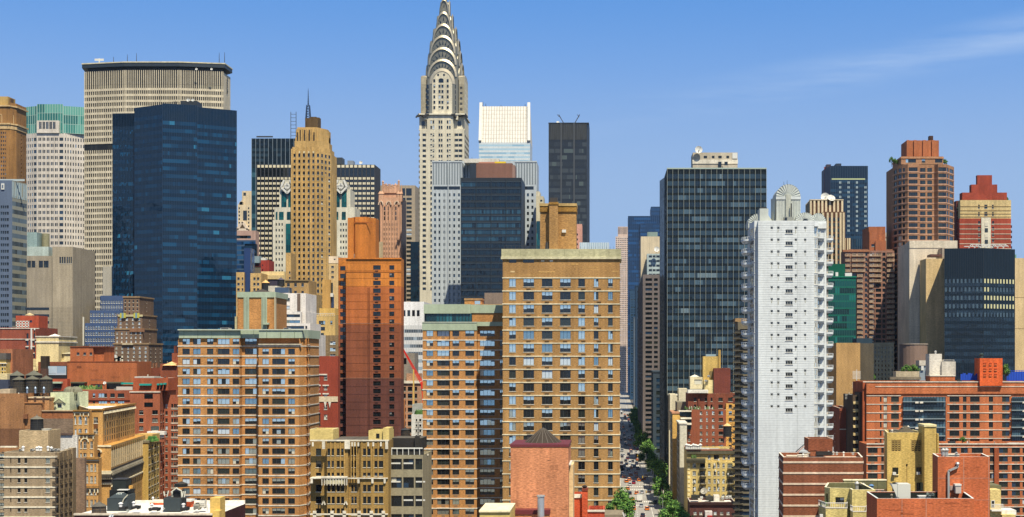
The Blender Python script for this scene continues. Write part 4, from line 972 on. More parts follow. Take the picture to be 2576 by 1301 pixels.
# dark glass block with brown penthouse
b = B('office_tower', 'black glass office block with a brown rooftop box and a yellow and red rim', 750, '3', 444, 'tower')
dd = b.d; G = [gl100('#122636'), gl100('#0d1c2b'), gl100('#1f3c50'), gl100('#2b4e63')]
q = [(b.X(296), dd), (b.X(593), dd), (b.X(593), dd+30), (b.X(296), dd+30)]
r5 = random.Random(11); fr = MB(); gg = MB(); 
for j in range(0, 40):
    y = 889 + 33.2*j; za, zb = b.Z(y + 22), b.Z(y)
    if za < 2: break
    lit = j in (0, 4, 5, 6, 7, 8)
    for k in range(4):
        for i in range(8):
            xa = 299 + 73.3*k + 8.8*i; mm_ = r5.choice(G[2:] if lit and r5.random() < (.9 if j else .25*(k == 0)*4) else G[:2])
            e = r5.uniform(-.01, .01); gg.poly([(b.X(xa), dd - .02 + e, za), (b.X(xa + 8.8), dd - .02 - e, za), (b.X(xa + 8.8), dd - .02 + e, zb), (b.X(xa), dd - .02 - e, zb)], mm_)
        for i in range(9): xa = 299 + 73.3*k + 8.8*i; fr.box(b.X(xa) - .06, b.X(xa) + .06, dd - .14, dd - .03, za, zb, pl100('#1a242c'))
        fr.box(b.X(299 + 73.3*k), b.X(299 + 73.3*k + 70.4), dd-.3, dd-.03, zb, zb + .25, pl100('#33424d'))
b.core(q, 0, b.Z(868), pl100('#18212a'), 'wall'); b.part(gg, 'glass_wall'); b.part(fr, 'mullion_grid')
for k in range(5): b.bx('pier', 296.5 + 73.3*k, 299 + 73.3*k, 870, 2600, -.5, 0, pl100('#1c2730'))
b.bx('penthouse', 371, 548, 797, 868, 8, 22, pn80('#8a6455')); b.bx('penthouse', 342, 371, 800, 868, 7, 20, pl100('#1d2834')); b.bx('penthouse_side', 548, 560, 806, 868, 8, 20, pn80('#a08073'))
b.bx('yellow_rim', 462, 515, 789, 797, 9, 20, pl80('#f0cf22')); b.bx('red_rim', 384, 462, 791, 797, 9, 20, pl80('#c7876c')); b.done()
b = B('office_building', 'beige and green corner block squeezed between the silver-grey tower and the tan brick tower', 790, '3', 680)
b.block(664, 700, 958, 16, sto('#d5c9a8'), cols=[(684, 694)], rows=rowsn(975, 22, 10, 1500), st='far'); b.block(664, 682, 935, 14, sto('#e1d6b8'), d=b.d+2); b.curtain((b.X(666), b.d-.4), (b.X(684), b.d-.4), 0, b.Z(1080), 3, 3.5, TG, seed=4); b.done()

# tall slim dark tower
b = B('office_tower', 'slim black-brown tower standing alone against the sky right of the slanted white roof', 1120, '3', 822, 'skyscraper')
dd = b.d; G = [gl100('#33373a'), gl100('#2a2d30'), gl100('#43484a'), gl100('#56605c')]; sp_ = gl100('#25272a'); mm = pl100('#2a2d31')
segs = ((726, 784), (788, 847), (851, 912))
b.core([(b.X(725), dd), (b.X(912), dd), (b.X(923, dd+8), dd+8), (b.X(923, dd+8), dd+30), (b.X(725), dd+30)], 0, b.Z(601), mm, 'wall')
for k, (xa, xb) in enumerate(segs):
    b.curtain((b.X(xa+1), dd-.1), (b.X(xb-1), dd-.1), 0, b.Z(683), 11, 5.3, G, sp_, .38, mull=pl100('#1c1e20'), mw=.18, mo=.1, seed=30+k, wts=(4, 4, 3, 1.3))
    b.curtain((b.X(xa+1), dd-.1), (b.X(xb-1), dd-.1), b.Z(682), b.Z(606), 11, 30, [pl100('#3a3c3c')], mull=pl100('#232527'), mw=.3, mo=.15, seed=2, name='louvre_wall')
for x in (786, 849): b.bx('pier', x - 3, x + 3, 601, 2600, -.6, 0, pl100('#46494c'))
b.bx('roof_edge', 724, 922, 599, 603, -.3, 10, pl100('#2b2d30')); b.done()
for x, dx in ((798, -4), (852, 4)):
    mb = MB(); mb.bar((0, 0, 0), (dx, 0, 7), .6, STEELD); mb.bar((dx*.9, 0, 5), (dx*.9 - 1.5, 0, 7), .4, STEELD); o = mb.build('antenna'); o.location = (WX('3', x, 1122), 1124, WZ('3', 600, 1122)); tag(o, 'slanted antenna arm on the roof of the slim black-brown tower', 'antenna', 'antennas on the slim tower')
dish('small white dish on the roof of the slim black-brown tower', '3', 770, 597, 1128, 14, 40, 180)
b = B('apartment_building', 'salmon pink slab showing beside the rooftop turret of the tan tower', 700, '3', 870)
b.block(856, 888, 1094, 14, sto('#dba08a'), cols=[(862, 868)], rows=rowsn(1140, 24, 10, 1700), st='far'); b.done()
b = B('office_building', 'pale glass roofed low block behind the tan tower parapet', 640, '3', 950)
b.curtain((b.X(876), b.d), (b.X(1020), b.d), b.Z(1400), b.Z(1184), 16, 6, [gl100('#9fb4c1'), gl100('#b9cbd3')], mull=pl80('#dfe8ea'), mw=.3, mo=.2, seed=6); b.core([(b.X(876), b.d+.2), (b.X(1020), b.d+.2), (b.X(1020), b.d+20), (b.X(876), b.d+20)], 0, b.Z(1185), mat('#c7ced0', 'plain', .7)); b.done()

# ---------------------------------------------------------------- the avenue canyon (ref 4/E)
b = B('apartment_tower', 'far pink and white stepped tower closing the avenue', 2600, '4', 90, 'tower')
m_ = sto('#e5cbb8'); b.block(46, 125, 630, 40, m_, cols=(7, .5), rows=rowsn(640, 12, 6, 1900), st='far'); b.block(60, 125, 570, 34, sto('#e3c5b0'), d=b.d+5, part='crown_wall', cols=(9, .45), rows=(574, 60, 42, 1), st='far'); b.done(60)
b = B('office_tower', 'deep blue glass tower stepping up toward the street canyon', 2400, '4', 200, 'tower'); dd = b.d
G = [gl100('#123760'), gl100('#184677'), gl100('#0e2b4d')]
for x0, x1, yt, dy, k in ((122, 320, 505, 0, 1), (262, 330, 445, 8, 2), (196, 320, 552, -6, 3)):
    b.curtain((b.X(x0), dd+dy), (b.X(x1), dd+dy), 0, b.Z(yt), 16, 7, G, gl100('#0d2745'), .4, mull=pl100('#15375c'), mw=.6, mo=.2, seed=k); b.core([(b.X(x0), dd+dy+.3), (b.X(x1), dd+dy+.3), (b.X(x1), dd+dy+60), (b.X(x0), dd+dy+60)], 0, b.Z(yt)-.2, pl100('#123055'))
b.done()
b = B('office_tower', 'cream blank-walled block with a white dish in the street canyon', 1290, '4', 250, 'tower')
m_ = sto('#e0cdaa'); b.block(200, 345, 630, 50, m_); b.bx('penthouse', 240, 302, 603, 632, 8, 30, sto('#8fa39a'))
b.block(238, 330, 735, 20, sto('#b8c7c4'), d=b.d-22, cols=[(248, 268), (272, 290), (294, 314)], rows=rowsn(745, 28, 14, 1500), st='far', part='front_wall'); b.done()
dish('white round dish in front of the cream block in the street canyon', '4', 297, 708, 1262, 34, 15, 180, name='satellite_dish')
b = B('office_tower', 'grey-brown block with dark paired windows beside the tall dark glass tower', 960, '4', 260, 'tower')
m_ = sto('#7d726d'); b.block(212, 345, 862, 200, m_, cols=[(228, 268), (280, 303)], rows=rowsn(885, 29.5, 16, 2200), st='office', L_=24, sw=3.6, sst='far'); b.done()
LS = [(860, 56, '#44505a', 'dark slate block'), (1180, 90, '#3d4752', 'charcoal ribbed block'), (1230, 120, '#2c4458', 'blue-black glass block'), (1420, 105, '#5d6670', 'grey stone block'), (1650, 150, '#2f455c', 'blue glass block'), (1900, 120, '#66707a', 'weathered grey block'), (2150, 170, '#33506b', 'steel-blue block')]
for i, (d_, h_, hc, nm) in enumerate(LS):
    b = B('office_building', nm + (' lining the right side of the avenue, ' + ('nearest', 'second', 'third', 'fourth', 'fifth', 'sixth', 'farthest')[i] + ' of the row'), d_, 'D', XV + 24*F/d_)
    X_ = 24 + (i % 3)*1.2; pl = [(X_, d_), (X_ + 60, d_), (X_ + 60, d_ + 42), (X_, d_ + 42)]; m_ = mat(hc, 'panel')
    b.block(0, 1, 0, 10, m_, plan=pl) if False else None
    mb = MB(); ops = [(2 + 4*k, 4.6 + 4*k, 6 + 4*j, 8.4 + 4*j, 'far', 0) for k in range(9) for j in range(int(h_/4) - 2)]
    b.facade(mb, (X_, d_ + 42), (X_, d_), 0, h_, ops, m_); b.facade(mb, pl[0], pl[1], 0, h_, [(2 + 4*k, 4.6 + 4*k, 6 + 4*j, 8.4 + 4*j, 'far', 1) for k in range(6) for j in range(int(h_/4) - 2)], m_)
    b.facade(mb, pl[1], pl[2], 0, h_, [], m_); mb.poly([(*p, h_) for p in pl], ROOF); b.part(mb, 'wall'); b.ring(pl, h_ - .1, h_ + .8, .4, m_, 'cornice')
    if i == 0:
        b.bx('penthouse', 1668, 1690, 905, 915, 4, 12, m_) if False else None
    b.done(80)
for i, (d_, h_, hc) in enumerate(((470, 70, '#a58a68'), (640, 95, '#8d7a6a'), (900, 120, '#6d7480'), (1300, 150, '#5a6a80'), (1800, 160, '#6c7c90'))):
    if d_ < 600: continue
    b = B('office_building', ('brown brick', 'grey stone', 'blue-grey glass', 'pale blue-grey')[i-1] + ' block on the left side of the avenue, seen past the tan tower', d_, 'D', XV - 15*F/d_)
    X_ = -10; pl = [(X_ - 50, d_), (X_, d_), (X_, d_ + 55), (X_ - 50, d_ + 55)]; m_ = mat(hc, 'stone'); mb = MB()
    b.facade(mb, pl[0], pl[1], 0, h_, [(2 + 4.5*k, 4.2 + 4.5*k, 6 + 4*j, 8 + 4*j, 'far', 1) for k in range(10) for j in range(int(h_/4) - 2)], m_)
    b.facade(mb, pl[1], pl[2], 0, h_, [(2 + 4.5*k, 4.2 + 4.5*k, 6 + 4*j, 8 + 4*j, 'far', 0) for k in range(11) for j in range(int(h_/4) - 2)], m_); mb.poly([(*p, h_) for p in pl], ROOF); b.part(mb, 'wall'); b.done(60)

# tall dark glass tower with pale fins (ref 4)
b = B('office_tower', 'tall dark glass tower ruled by thin pale vertical fins, right of the avenue', 700, '4', 660, 'tower')
dd = b.d; G = [gl100('#2c3f4b'), gl100('#22323e'), gl100('#465b68'), gl100('#16242f'), gl100('#66777f')]
fin = mat('#bfc3b4', 'plain', .7); x0, x1 = 359, 967
b.curtain((b.X(x0), dd), (b.X(x1), dd), 0, b.Z(228), 36, 3.57, G, pn100('#0c181f'), .36, mull=pl100('#27323a'), mw=.1, mo=.06, seed=41, wts=(5, 5, 2.4, 3, .3), ztop=.5)
for k in range(19):
    x = x0 + 2 + (x1 - x0 - 4)*k/18; b.bx('fin', x - .75, x + .75, 214, 4200, -.5, 0, fin)
b.curtain((b.X(344, dd+30), dd+30), (b.X(x0), dd), 0, b.Z(218), 7, 3.57, G[:2], gl100('#141c22'), .4, mull=pl100('#222d33'), mw=.2, mo=.1, seed=43)
b.curtain((b.X(316, dd+46), dd+46), (b.X(344, dd+32), dd+32), 0, b.Z(290, dd+46), 6, 3.57, G[:2], gl100('#141c22'), .4, mull=pl100('#222d33'), mw=.2, mo=.1, seed=44)
pl = [(b.X(x0) + .1, dd+.3), (b.X(x1) - .1, dd+.3), (b.X(x1) - .1, dd+34), (b.X(344, dd+32)+.3, dd+34)]
b.core(pl, 0, b.Z(216), pl100('#2a333a'), 'core_wall'); b.core([(b.X(316, dd+46)+.3, dd+46.3), (b.X(344, dd+32)+.3, dd+32.3), (b.X(500), dd+35), (b.X(500), dd+60)], 0, b.Z(292, dd+46), pl100('#2a333a'), 'rear_core')
b.bx('parapet', x0, x1, 211, 219, -.3, .3, mat('#b8c9bd', 'plain', .7))
b.block(517, 790, 118, 16, sto('#c9bca4'), yb=216, d=dd+10, cols=[(583, 604), (633, 649), (672, 693), (721, 738)], rows=(138, 36, 16, 1), st='big', part='penthouse_wall')
for x in (672, 710): b.bx('penthouse_window', x, x + 20, 174, 190, 9.6, 10, DARK)
for x in (705, 722, 742, 765): b.bx('penthouse_door', x, x + 12, 198, 214, 9.6, 10, DARK)
b.bx('penthouse_band', 515, 792, 162, 170, 9.7, 10, sto('#e9dfc9')); b.bx('white_panel', 758, 788, 120, 138, 9.7, 10, WHITE); b.bx('penthouse_wing', 700, 790, 196, 216, 7, 10, sto('#c9bca4')); b.done()
dish('big white round dish on the penthouse of the dark finned tower', '4', 553, 101, 708, 46, 8, 178, ybase=118)
# ---------------------------------------------------------------- right half, beyond
b = B('office_tower', 'cream and brown vertically striped tower with white dishes on top', 800, '5', 350, 'tower')
dd = b.d; m_ = sto('#ecd7ae'); br = pnl('#6b4a36')
b.core([(b.X(255), dd+.3), (b.X(458), dd+.3), (b.X(458), dd+26), (b.X(229, dd+26), dd+26)], 0, b.Z(408), br, 'wall')
b.core([(b.X(329), dd-4), (b.X(464), dd-4), (b.X(464), dd+4), (b.X(329), dd+4)], 0, b.Z(484), br, 'wall'); b.core([(b.X(440), dd-2), (b.X(502), dd-2), (b.X(502), dd+20), (b.X(440), dd+20)], 0, b.Z(642), br, 'wing_wall')
for x in (255, 277, 302, 325, 348, 372, 397, 420, 446): b.bx('pier', x, x + 12, 406, 486 if x > 320 else 4000, -.3, .4, m_)
for x in (330, 358, 384, 411, 437, 455): b.bx('pier', x, x + 12, 484, 4000, -4.4, -3.8, m_)
for x in (466, 482, 494): b.bx('pier', x, x + 8, 640, 4000, -2.4, -1.8, m_)
for a_ in (344, 372, 399, 425):
    for j in range(22): y = 515 + 33*j; b.bx('window', a_ - 1.5, a_ + 11, y, y + 20, -4.12, -4, DARK2 if j % 3 else DARK)
mb = MB(); 
for k in range(5): p = (b.X(229, dd+26), dd+26); q_ = (b.X(255), dd+.3); f = (k+.3)/5; x = p[0]*(1-f) + q_[0]*f; y = p[1]*(1-f)+q_[1]*f; mb.box(x - .2, x + 1.2, y - .8, y + .2, 0, b.Z(406), m_)
b.part(mb, 'side_piers'); b.bx('roof_edge', 253, 460, 404, 409, -.5, .6, m_); b.done()
dish('left of the two overlapping white dishes on the striped cream tower', '5', 348, 388, 803, 52, 22, 195)
dish('right of the two overlapping white dishes on the striped cream tower', '5', 385, 396, 800, 50, 38, 170)

b = B('hotel_tower', 'dark navy tower with small lit windows in columns behind the striped cream tower', 900, '5', 480, 'tower')
dd = b.d; G = [gl100('#173047'), gl100('#12263b'), gl100('#1e3d56')]
b.curtain((b.X(380), dd), (b.X(609), dd), 0, b.Z(200), 22, 3.05, G, gl100('#122233'), .4, mull=pl100('#24384a'), mw=.2, mo=.1, seed=3, ztop=b.S(72))
b.core([(b.X(343, dd+16), dd+16), (b.X(380), dd+.3), (b.X(609), dd+.3), (b.X(609), dd+28), (b.X(343, dd+16), dd+28)], 0, b.Z(199), pl100('#27213a'), 'core_wall')
b.bx('brick_pier', 343, 352, 205, 560, 15.7, 16.6, brk('#9b4a4a'), d=dd)
lw = mat('#a9b6b4', 'pane', 1)
for x in (434, 485, 536, 588):
    for j in range(11):
        y = 294 + 29.3*j
        if not (j == 0 and x == 588): b.bx('window', x, x + 4.5, y, y + 14, -.15, -.02, lw); b.bx('window', x + 7.5, x + 12, y, y + 14, -.15, -.02, lw)
b.bx('lit_band', 388, 592, 276, 284, -.2, -.05, mat('#b5bb86', 'pane', 1)); b.bx('roof_box', 415, 447, 185, 200, 6, 14, pl100('#1e2c3a')); b.bx('roof_box', 358, 384, 190, 202, 12, 18, pl100('#3a2f3c')); b.done()
b = B('office_building', 'low navy glass block at the foot of the dark navy tower', 840, '5', 560)
b.curtain((b.X(503), b.d), (b.X(612), b.d), 0, b.Z(645), 10, 4, G, mull=pl80('#45586a'), mw=.3, mo=.15, seed=8); b.core([(b.X(503), b.d+.3), (b.X(612), b.d+.3), (b.X(612), b.d+20), (b.X(503), b.d+20)], 0, b.Z(646), pl100('#223143')); b.done()
b = B('office_building', 'cream block with grey strip windows glimpsed left of the tall round-cornered brown tower', 800, '5', 735)
b.block(700, 765, 606, 20, sto('#ddd2b8'), cols=[(722, 734), (738, 750), (753, 762)], rows=(640, 60, 36, 12), st='far'); b.bx('frieze', 716, 765, 606, 634, -.4, 0, sto('#e9e2d0')); b.done()

# balcony building
b = B('apartment_tower', 'brown brick apartment tower with stacks of pale balconies and chunky roof towers', 706, '5', 610, 'tower')
dd = b.d; m_ = brk('#95624c'); m2 = brk('#b0603f'); bc = sto('#d9b795')
b.block(468, 770, 716, 12, brk('#a07560'), cols=[(470, 484), (488, 502), (512, 540), (548, 580), (590, 606), (622, 650), (656, 690), (698, 716), (724, 758)], rows=rowsn(728, 31.4, 20, 1900), st='big')
for x0, x1 in ((508, 590), (614, 688), (722, 768), (468, 500)):
    for j in range(26):
        y = 742 + 31.4*j
        if b.Z(y) < 3: break
        if x0 == 468 and j > 3: continue
        mb = MB(); z = b.Z(y + 10)
        xa, xb = (x0, x1) if j < 4 or x0 != 508 else (540, 575)
        if j > 5 and x0 == 614: xb = 640
        mb.box(b.X(xa), b.X(xb), dd - 1.6, dd, z, z + .3, bc); mb.box(b.X(xa), b.X(xb), dd - 1.7, dd - 1.55, z + .5, z + .75, bc); mb.box(b.X(xa), b.X(xb), dd - 1.7, dd - 1.55, z + 1.1, z + 1.3, bc)
        for k in range(4): xx = b.X(xa) + (b.X(xb) - b.X(xa) - .15)*k/3; mb.box(xx, xx + .15, dd-1.68, dd-1.56, z + .3, z + 1.2, bc)
        b.part(mb, 'balcony')
b.block(614, 716, 570, 18, m2, yb=716, d=dd+5, part='roof_tower'); b.block(618, 668, 600, 6, m2, yb=716, d=dd+1, part='roof_tower', cols=[(630, 648)], rows=(676, 40, 16, 1), st='hung'); b.block(655, 720, 655, 8, m2, yb=716, d=dd, part='roof_tower')
b.block(495, 760, 708, 20, m_, yb=760, d=dd+2, part='upper_wall'); b.bx('roof_rim', 455, 620, 712, 724, -.6, 0, brk('#a86a4c')); b.done()

# tall brown round-cornered tower
b = B('apartment_tower', 'tall red-brown apartment tower with rounded bays, strip windows and a square turret', 700, '5', 950, 'tower')
dd = b.d; m_ = mat('#b27c5c', 'brick', .78); 
def bayed():
    X_ = b.X; return [(X_(763, dd+12), dd+12), (X_(790, dd+5), dd+5), (X_(822), dd+2), (X_(850), dd-1), (X_(912), dd-1), (X_(928), dd+1.5), (X_(1018), dd+1.5), (X_(1034), dd-1), (X_(1085), dd-1), (X_(1112), dd+3), (X_(1134, dd+10), dd+10), (X_(1134, dd+10), dd+30), (X_(763, dd+12), dd+30)]
pts = bayed(); zt = b.Z(190); mb = MB()
for i in range(len(pts)):
    p, q_ = pts[i], pts[(i+1) % len(pts)]; Ls = (Vector(q_) - Vector(p)).length; ops = []
    if i < 10:
        us = {0: [(.15, .85)], 1: [(.15, .85)], 2: [(.1, .5)], 5: [(.03, .4), (.52, .85)], 7: [(.03, .97)], 8: [(.1, .9)], 9: [(.1, .9)]}.get(i, [])
        if i == 3: us = [(.25, 1.0)]
        if i == 4: us = []
        if i == 3: us = [(.08, .96)]
        for j in range(50):
            zb_, za_ = b.Z(210 + 37.7*j + 24), b.Z(210 + 37.7*j)
            if zb_ < 3: break
            for a_, c_ in us: ops.append((Ls*a_, Ls*c_, zb_, za_, 'fourd' if Ls*(c_-a_) > 4 else 'twod', 0))
    if i == 99: ops = [(0.3, Ls - .3, b.Z(210 + 37.7*j + 24), b.Z(210 + 37.7*j), 'fourd', 0) for j in range(50) if b.Z(210 + 37.7*j + 24) > 3]; 
    b.facade(mb, p, q_, 0, zt, ops, m_)
mb.poly([(*p, zt) for p in pts], ROOF); b.part(mb, 'wall')
for j in range(50):
    z = b.Z(238 + 37.7*j)
    if z < 3: break
    b.ring(pts[:-2] + [(pts[-2][0], dd+14), (pts[-1][0], dd+14)], z - .25, z + .25, .15, sto('#d3a384'))
pw_ = [(b.X(822), dd+4), (b.X(1080), dd+4), (b.X(1080), dd+26), (b.X(822), dd+26)]
b.block(822, 1080, 142, 20, m_, plan=pw_, yb=190, d=dd+4, cols=[(850, 912), (948, 968), (1028, 1072)], rows=(158, 40, 22, 1), st='four', part='setback_wall')
b.ring(pw_, b.Z(148), b.Z(140), .3, brk('#c88a66'), 'cornice')
b.block(846, 1042, 44, 14, brk('#b5653f'), yb=142, d=dd+9, part='turret_wall', R_=0)
for x in (846, 890, 945, 1000): b.bx('turret_pier', x, x + 16, 42, 142, 8.2, 9.1, brk('#b5653f'))
b.bx('chimney', 984, 1007, 16, 44, 11, 14, brk('#4a3128')); 
mb = MB(); mb.cone(b.X(958), dd + 15, b.Z(44), b.Z(30), 5, 0, TIN, 4, ph=.78); b.part(mb, 'roof_cap'); b.done(100)

# red and cream tower
b = B('apartment_tower', 'bright red and cream banded tower with a stepped red top', 770, '5', 1315, 'tower')
dd = b.d; red = br80('#a63d2e'); cr = br80('#d9bf84'); wh = sto('#e5dcc2')
def rc(x0, x1, ya, yb, m, dy=0, dep=9, cols=None, rows=None, nm='wall', st='hung'): return b.block(x0, x1, ya, dep, m, yb=yb, d=dd+dy, cols=cols, rows=rows, st=st, part=nm)
rc(1168, 1482, 520, None, red, cols=[(1281, 1293), (1366, 1378)], rows=(536, 35, 22, 30))
rc(1172, 1482, 408, 520, cr, .15, 8.7, cols=[(1281, 1291), (1319, 1338), (1366, 1376)], rows=(436, 45, 24, 2), nm='upper_wall')
rc(1148, 1173, 412, None, brk('#7a3a35'), 5, 18, cols=[(1152, 1168)], rows=(450, 35, 22, 30), nm='side_wall', st='two')  # darker red than the front: side shade put into the colour
rc(1184, 1457, 362, 408, red, 1.5, 6, nm='crown_wall'); rc(1240, 1398, 313, 362, red, 2.5, 4.5, nm='crown_wall'); rc(1276, 1366, 256, 313, red, 3.5, 3, nm='crown_wall')
for y in (445, 470, 490, 508): b.bx('string_course', 1172, 1482, y, y + 2.5, -.05, .2, sto('#b89b66'))
for j in range(9): y = 553 + 30*j; b.bx('string_course', 1168, 1300, y, y + 3, -.15, 0, wh); b.bx('string_course', 1360, 1482, y, y + 3, -.15, 0, wh)
b.bx('centre_strip', 1299, 1357, 515, 1200, -.6, 0, wh)
for j in range(7): b.bx('window', 1320, 1339, 545 + 35*j, 568 + 35*j, -.8, -.6, DARK2 if j % 2 else mat('#cfc6ae', 'pane', 1)); 
for j in range(7): 
    y = 566 + 32*j; mb = MB(); z = b.Z(y); mb.box(b.X(1482), b.X(1494), dd + 2, dd + 5, z - .8, z - .4, FBLACK); mb.box(b.X(1492), b.X(1494), dd+2, dd+5, z - .4, z + .6, FBLACK); b.part(mb, 'balcony')
mb = MB(); r = random.Random(2)
for k in range(9): mb.dome(b.X(1464 + r.uniform(0, 14)), dd+4 + r.uniform(0, 3), b.Z(406), .9, 1.6 + r.random(), mat('#3d5a2c', 'leaf'), 7, 2)
b.part(mb, 'terrace_hedge'); b.done()

# green glass block
b = B('glass_building', 'emerald green glass building with horizontal bands right of the white tower', 640, '5', 460)
dd = b.d; G = [gl100('#0a4c48'), gl100('#083833'), gl100('#136a60'), gl100('#052522')]
b.core([(b.X(352), dd+.3), (b.X(537), dd+.3), (b.X(537), dd+22), (b.X(352), dd+22)], 0, b.Z(878), pl90('#0a4a40'), 'core_wall')
b.curtain((b.X(352), dd), (b.X(537), dd), 0, b.Z(878), 13, 3.25, G, mat('#1b7562', 'panel', .7), .22, mull=pl80('#0b5145'), mw=.2, mo=.1, seed=6, ztop=1, wts=(4, 5, 1.5, 5))
b.bx('penthouse', 352, 470, 797, 872, 4, 14, mat('#0c6a52', 'panel', .6)); b.bx('white_tank', 412, 428, 848, 872, 2, 4, WHITE); b.bx('roof_box', 470, 512, 852, 872, 2, 8, WHITE); b.bx('parapet', 350, 539, 872, 880, -.4, .4, pn80('#1f7d63'))
for x in (395, 430, 466, 500): b.bx('pale_column', x, x + 4, 890, 2000, .02, .1, WHITE)
b.done()

# pale blank tower, dark glass tower, beige sliver
b = B('office_tower', 'blank cream concrete tower with a slanting shadow, left of the black glass block', 660, '5', 990, 'tower')
dd = b.d; m_ = st85('#dccdb4')
pl = [(b.X(832, dd+24), dd+24), (b.X(862), dd), (b.X(1155), dd), (b.X(1155), dd+40), (b.X(832, dd+24), dd+40)]
b.block(862, 1155, 655, 30, m_, plan=pl); b.bx('parapet_slab', 862, 1070, 655, 700, -.25, 0, st85('#d5c8b0'))
for y in (1010, 1180, 1250): b.bx('joint', 862, 985, y, y + 1.5, -.04, 0, st80('#c2b49d'))
b.bx('box_sign', 990, 1062, 738, 752, -13, -6, pl100('#5e3d34'))
b.bx('front_tower', 963, 1075, 765, 3000, -14, -1, st85('#d9bb85')); b.bx('front_step', 1062, 1082, 700, 3000, -8, 0, st80('#b8a690')); b.done()
b = B('office_tower', 'black glass block with rows of small bright windows at the right edge', 620, '5', 1290, 'tower')
dd = b.d; G = [gl100('#1b2a37'), gl100('#15222e'), gl100('#223443')]; dk = mat('#122434', 'panel', .9)
pl = [(b.X(1075), dd), (b.X(1303), dd-3), (b.X(1505, dd+5), dd+5), (b.X(1505, dd+5), dd+30), (b.X(1076, dd+30), dd+30)]
pb = mat('#c6c08d', 'pane', 1)
for k in (0, 1):
    p, q_ = Vector(pl[k]), Vector(pl[k+1]); Ls = (q_-p).length; t = (q_-p)/Ls; n_ = Vector((t.y, -t.x))
    b.curtain(p, q_, 0, b.Z(703), 22 if k == 0 else 20, 3.1, G, dk, .45, mull=pl100('#1c2832'), mw=.14, mo=.1, seed=50+k, ztop=b.S(190))
    for j in range(18):
        y = 890 + 51.2*j; r = random.Random(j*3 + k)
        for i in range(10):
            f = (i + .42)/10; c = p + t*Ls*f + n_*.14; lit = (k == 1 and (j in (0, 2, 3)) or (j == 1 and k == 1 and i < 2)); 
            if b.Z(y + 26) < 2: continue
            mm_ = pb if lit else mat('#41525c', 'pane', 1) if r.random() < .6 else mat('#2c3a45', 'pane', 1)
            w_ = .42; wb = MB(); a_, c2 = c - t*w_, c + t*w_
            wb.prism([tuple(a_), tuple(c2), tuple(c2 - n_*.1), tuple(a_ - n_*.1)], b.Z(y + 26), b.Z(y), mm_)
            if j < 5: b.part(wb, 'window')
b.core(inset(pl, .3), 0, b.Z(704), dk, 'core_wall'); b.done()
b = B('office_building', 'plain beige block cut off by the right edge behind the black glass block', 700, '5', 1540)
b.block(1506, 1640, 762, 24, st85('#d9bd8b')); b.bx('joint', 1506, 1600, 1000, 1002, -.1, 0, sto('#c0a578')); b.bx('joint', 1506, 1600, 1190, 1192, -.1, 0, sto('#c0a578')); b.bx('green_rail', 1506, 1516, 740, 762, .5, 1, pl80('#6f9c86')); b.done()
mb = MB(); d_ = 600
root, o_ = bare('roof_frame', 'white steel frame and tubes on the roof of the black glass block', 1330, 703, '5', 628, 'steel frame')
for k in range(7): x = -8 + 2.6*k; mb.bar((x, 0, 0), (x + 1.2, 0, 1.9), .3, WHITE); mb.bar((x+1.2, 0, 1.9), (x + 2.6, 0, .6), .22, WHITE)
mb.bar((-10, 0, .9), (10, 0, 1.1), .3, WHITE); mb.bar((-7, 0, 1.8), (9, 0, 1.7), .25, WHITE); mb.build('tube_frame', root)

# beige brown block half in shadow (ref F)
b = B('office_building', 'blank tan brick block with one half in shadow, behind the red apartment complex', 560, 'F', 490)
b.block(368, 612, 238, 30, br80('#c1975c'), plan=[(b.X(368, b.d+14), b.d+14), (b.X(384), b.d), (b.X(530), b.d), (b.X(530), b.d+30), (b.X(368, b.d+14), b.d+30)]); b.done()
b = B('office_building', 'shaded dark half of the blank tan block and a charcoal block beside it', 575, 'F', 660)
b.block(530, 612, 240, 22, br80('#5d5546')); b.block(612, 735, 236, 24, br90('#33393a'), cols=(6, .3), rows=(262, 27, 14, 8), st='slot', part='side_wall', d=b.d + 2); b.block(508, 604, 210, 10, pn100('#2b3d49'), yb=240, d=b.d+4, part='plant_room')  # first wall is the tan block's shaded half, shade put into its colour
b.done(40)
b = B('apartment_building', 'narrow dark red brick building behind the red apartment complex', 500, 'F', 425)
b.block(404, 486, 636, 30, br80('#9b4c38'), plan=[(b.X(368, b.d+20), b.d+20), (b.X(404), b.d), (b.X(486), b.d), (b.X(486), b.d+30), (b.X(368, b.d+20), b.d+30)], cop=COP, cols=[(476, 484)], rows=(660, 26, 14, 12), st='hung'); b.bx('string_course', 404, 486, 762, 768, -.12, 0, COP); b.done()
mast('pale lattice mast beside the tan blank block', 'F', 512, 400, 500, 545, .4, arms=7, m=WHITE, name='lattice_mast', cat='mast')
mast('white lattice mast on the low roof left of the red apartment complex', 'F', 520, 470, 545, 505, .5, arms=5, m=WHITE, name='lattice_mast', cat='mast'); mast('short forked mast left of the red apartment complex', 'F', 466, 540, 612, 495, .35, arms=4, m=WHITE, name='lattice_mast', cat='mast')

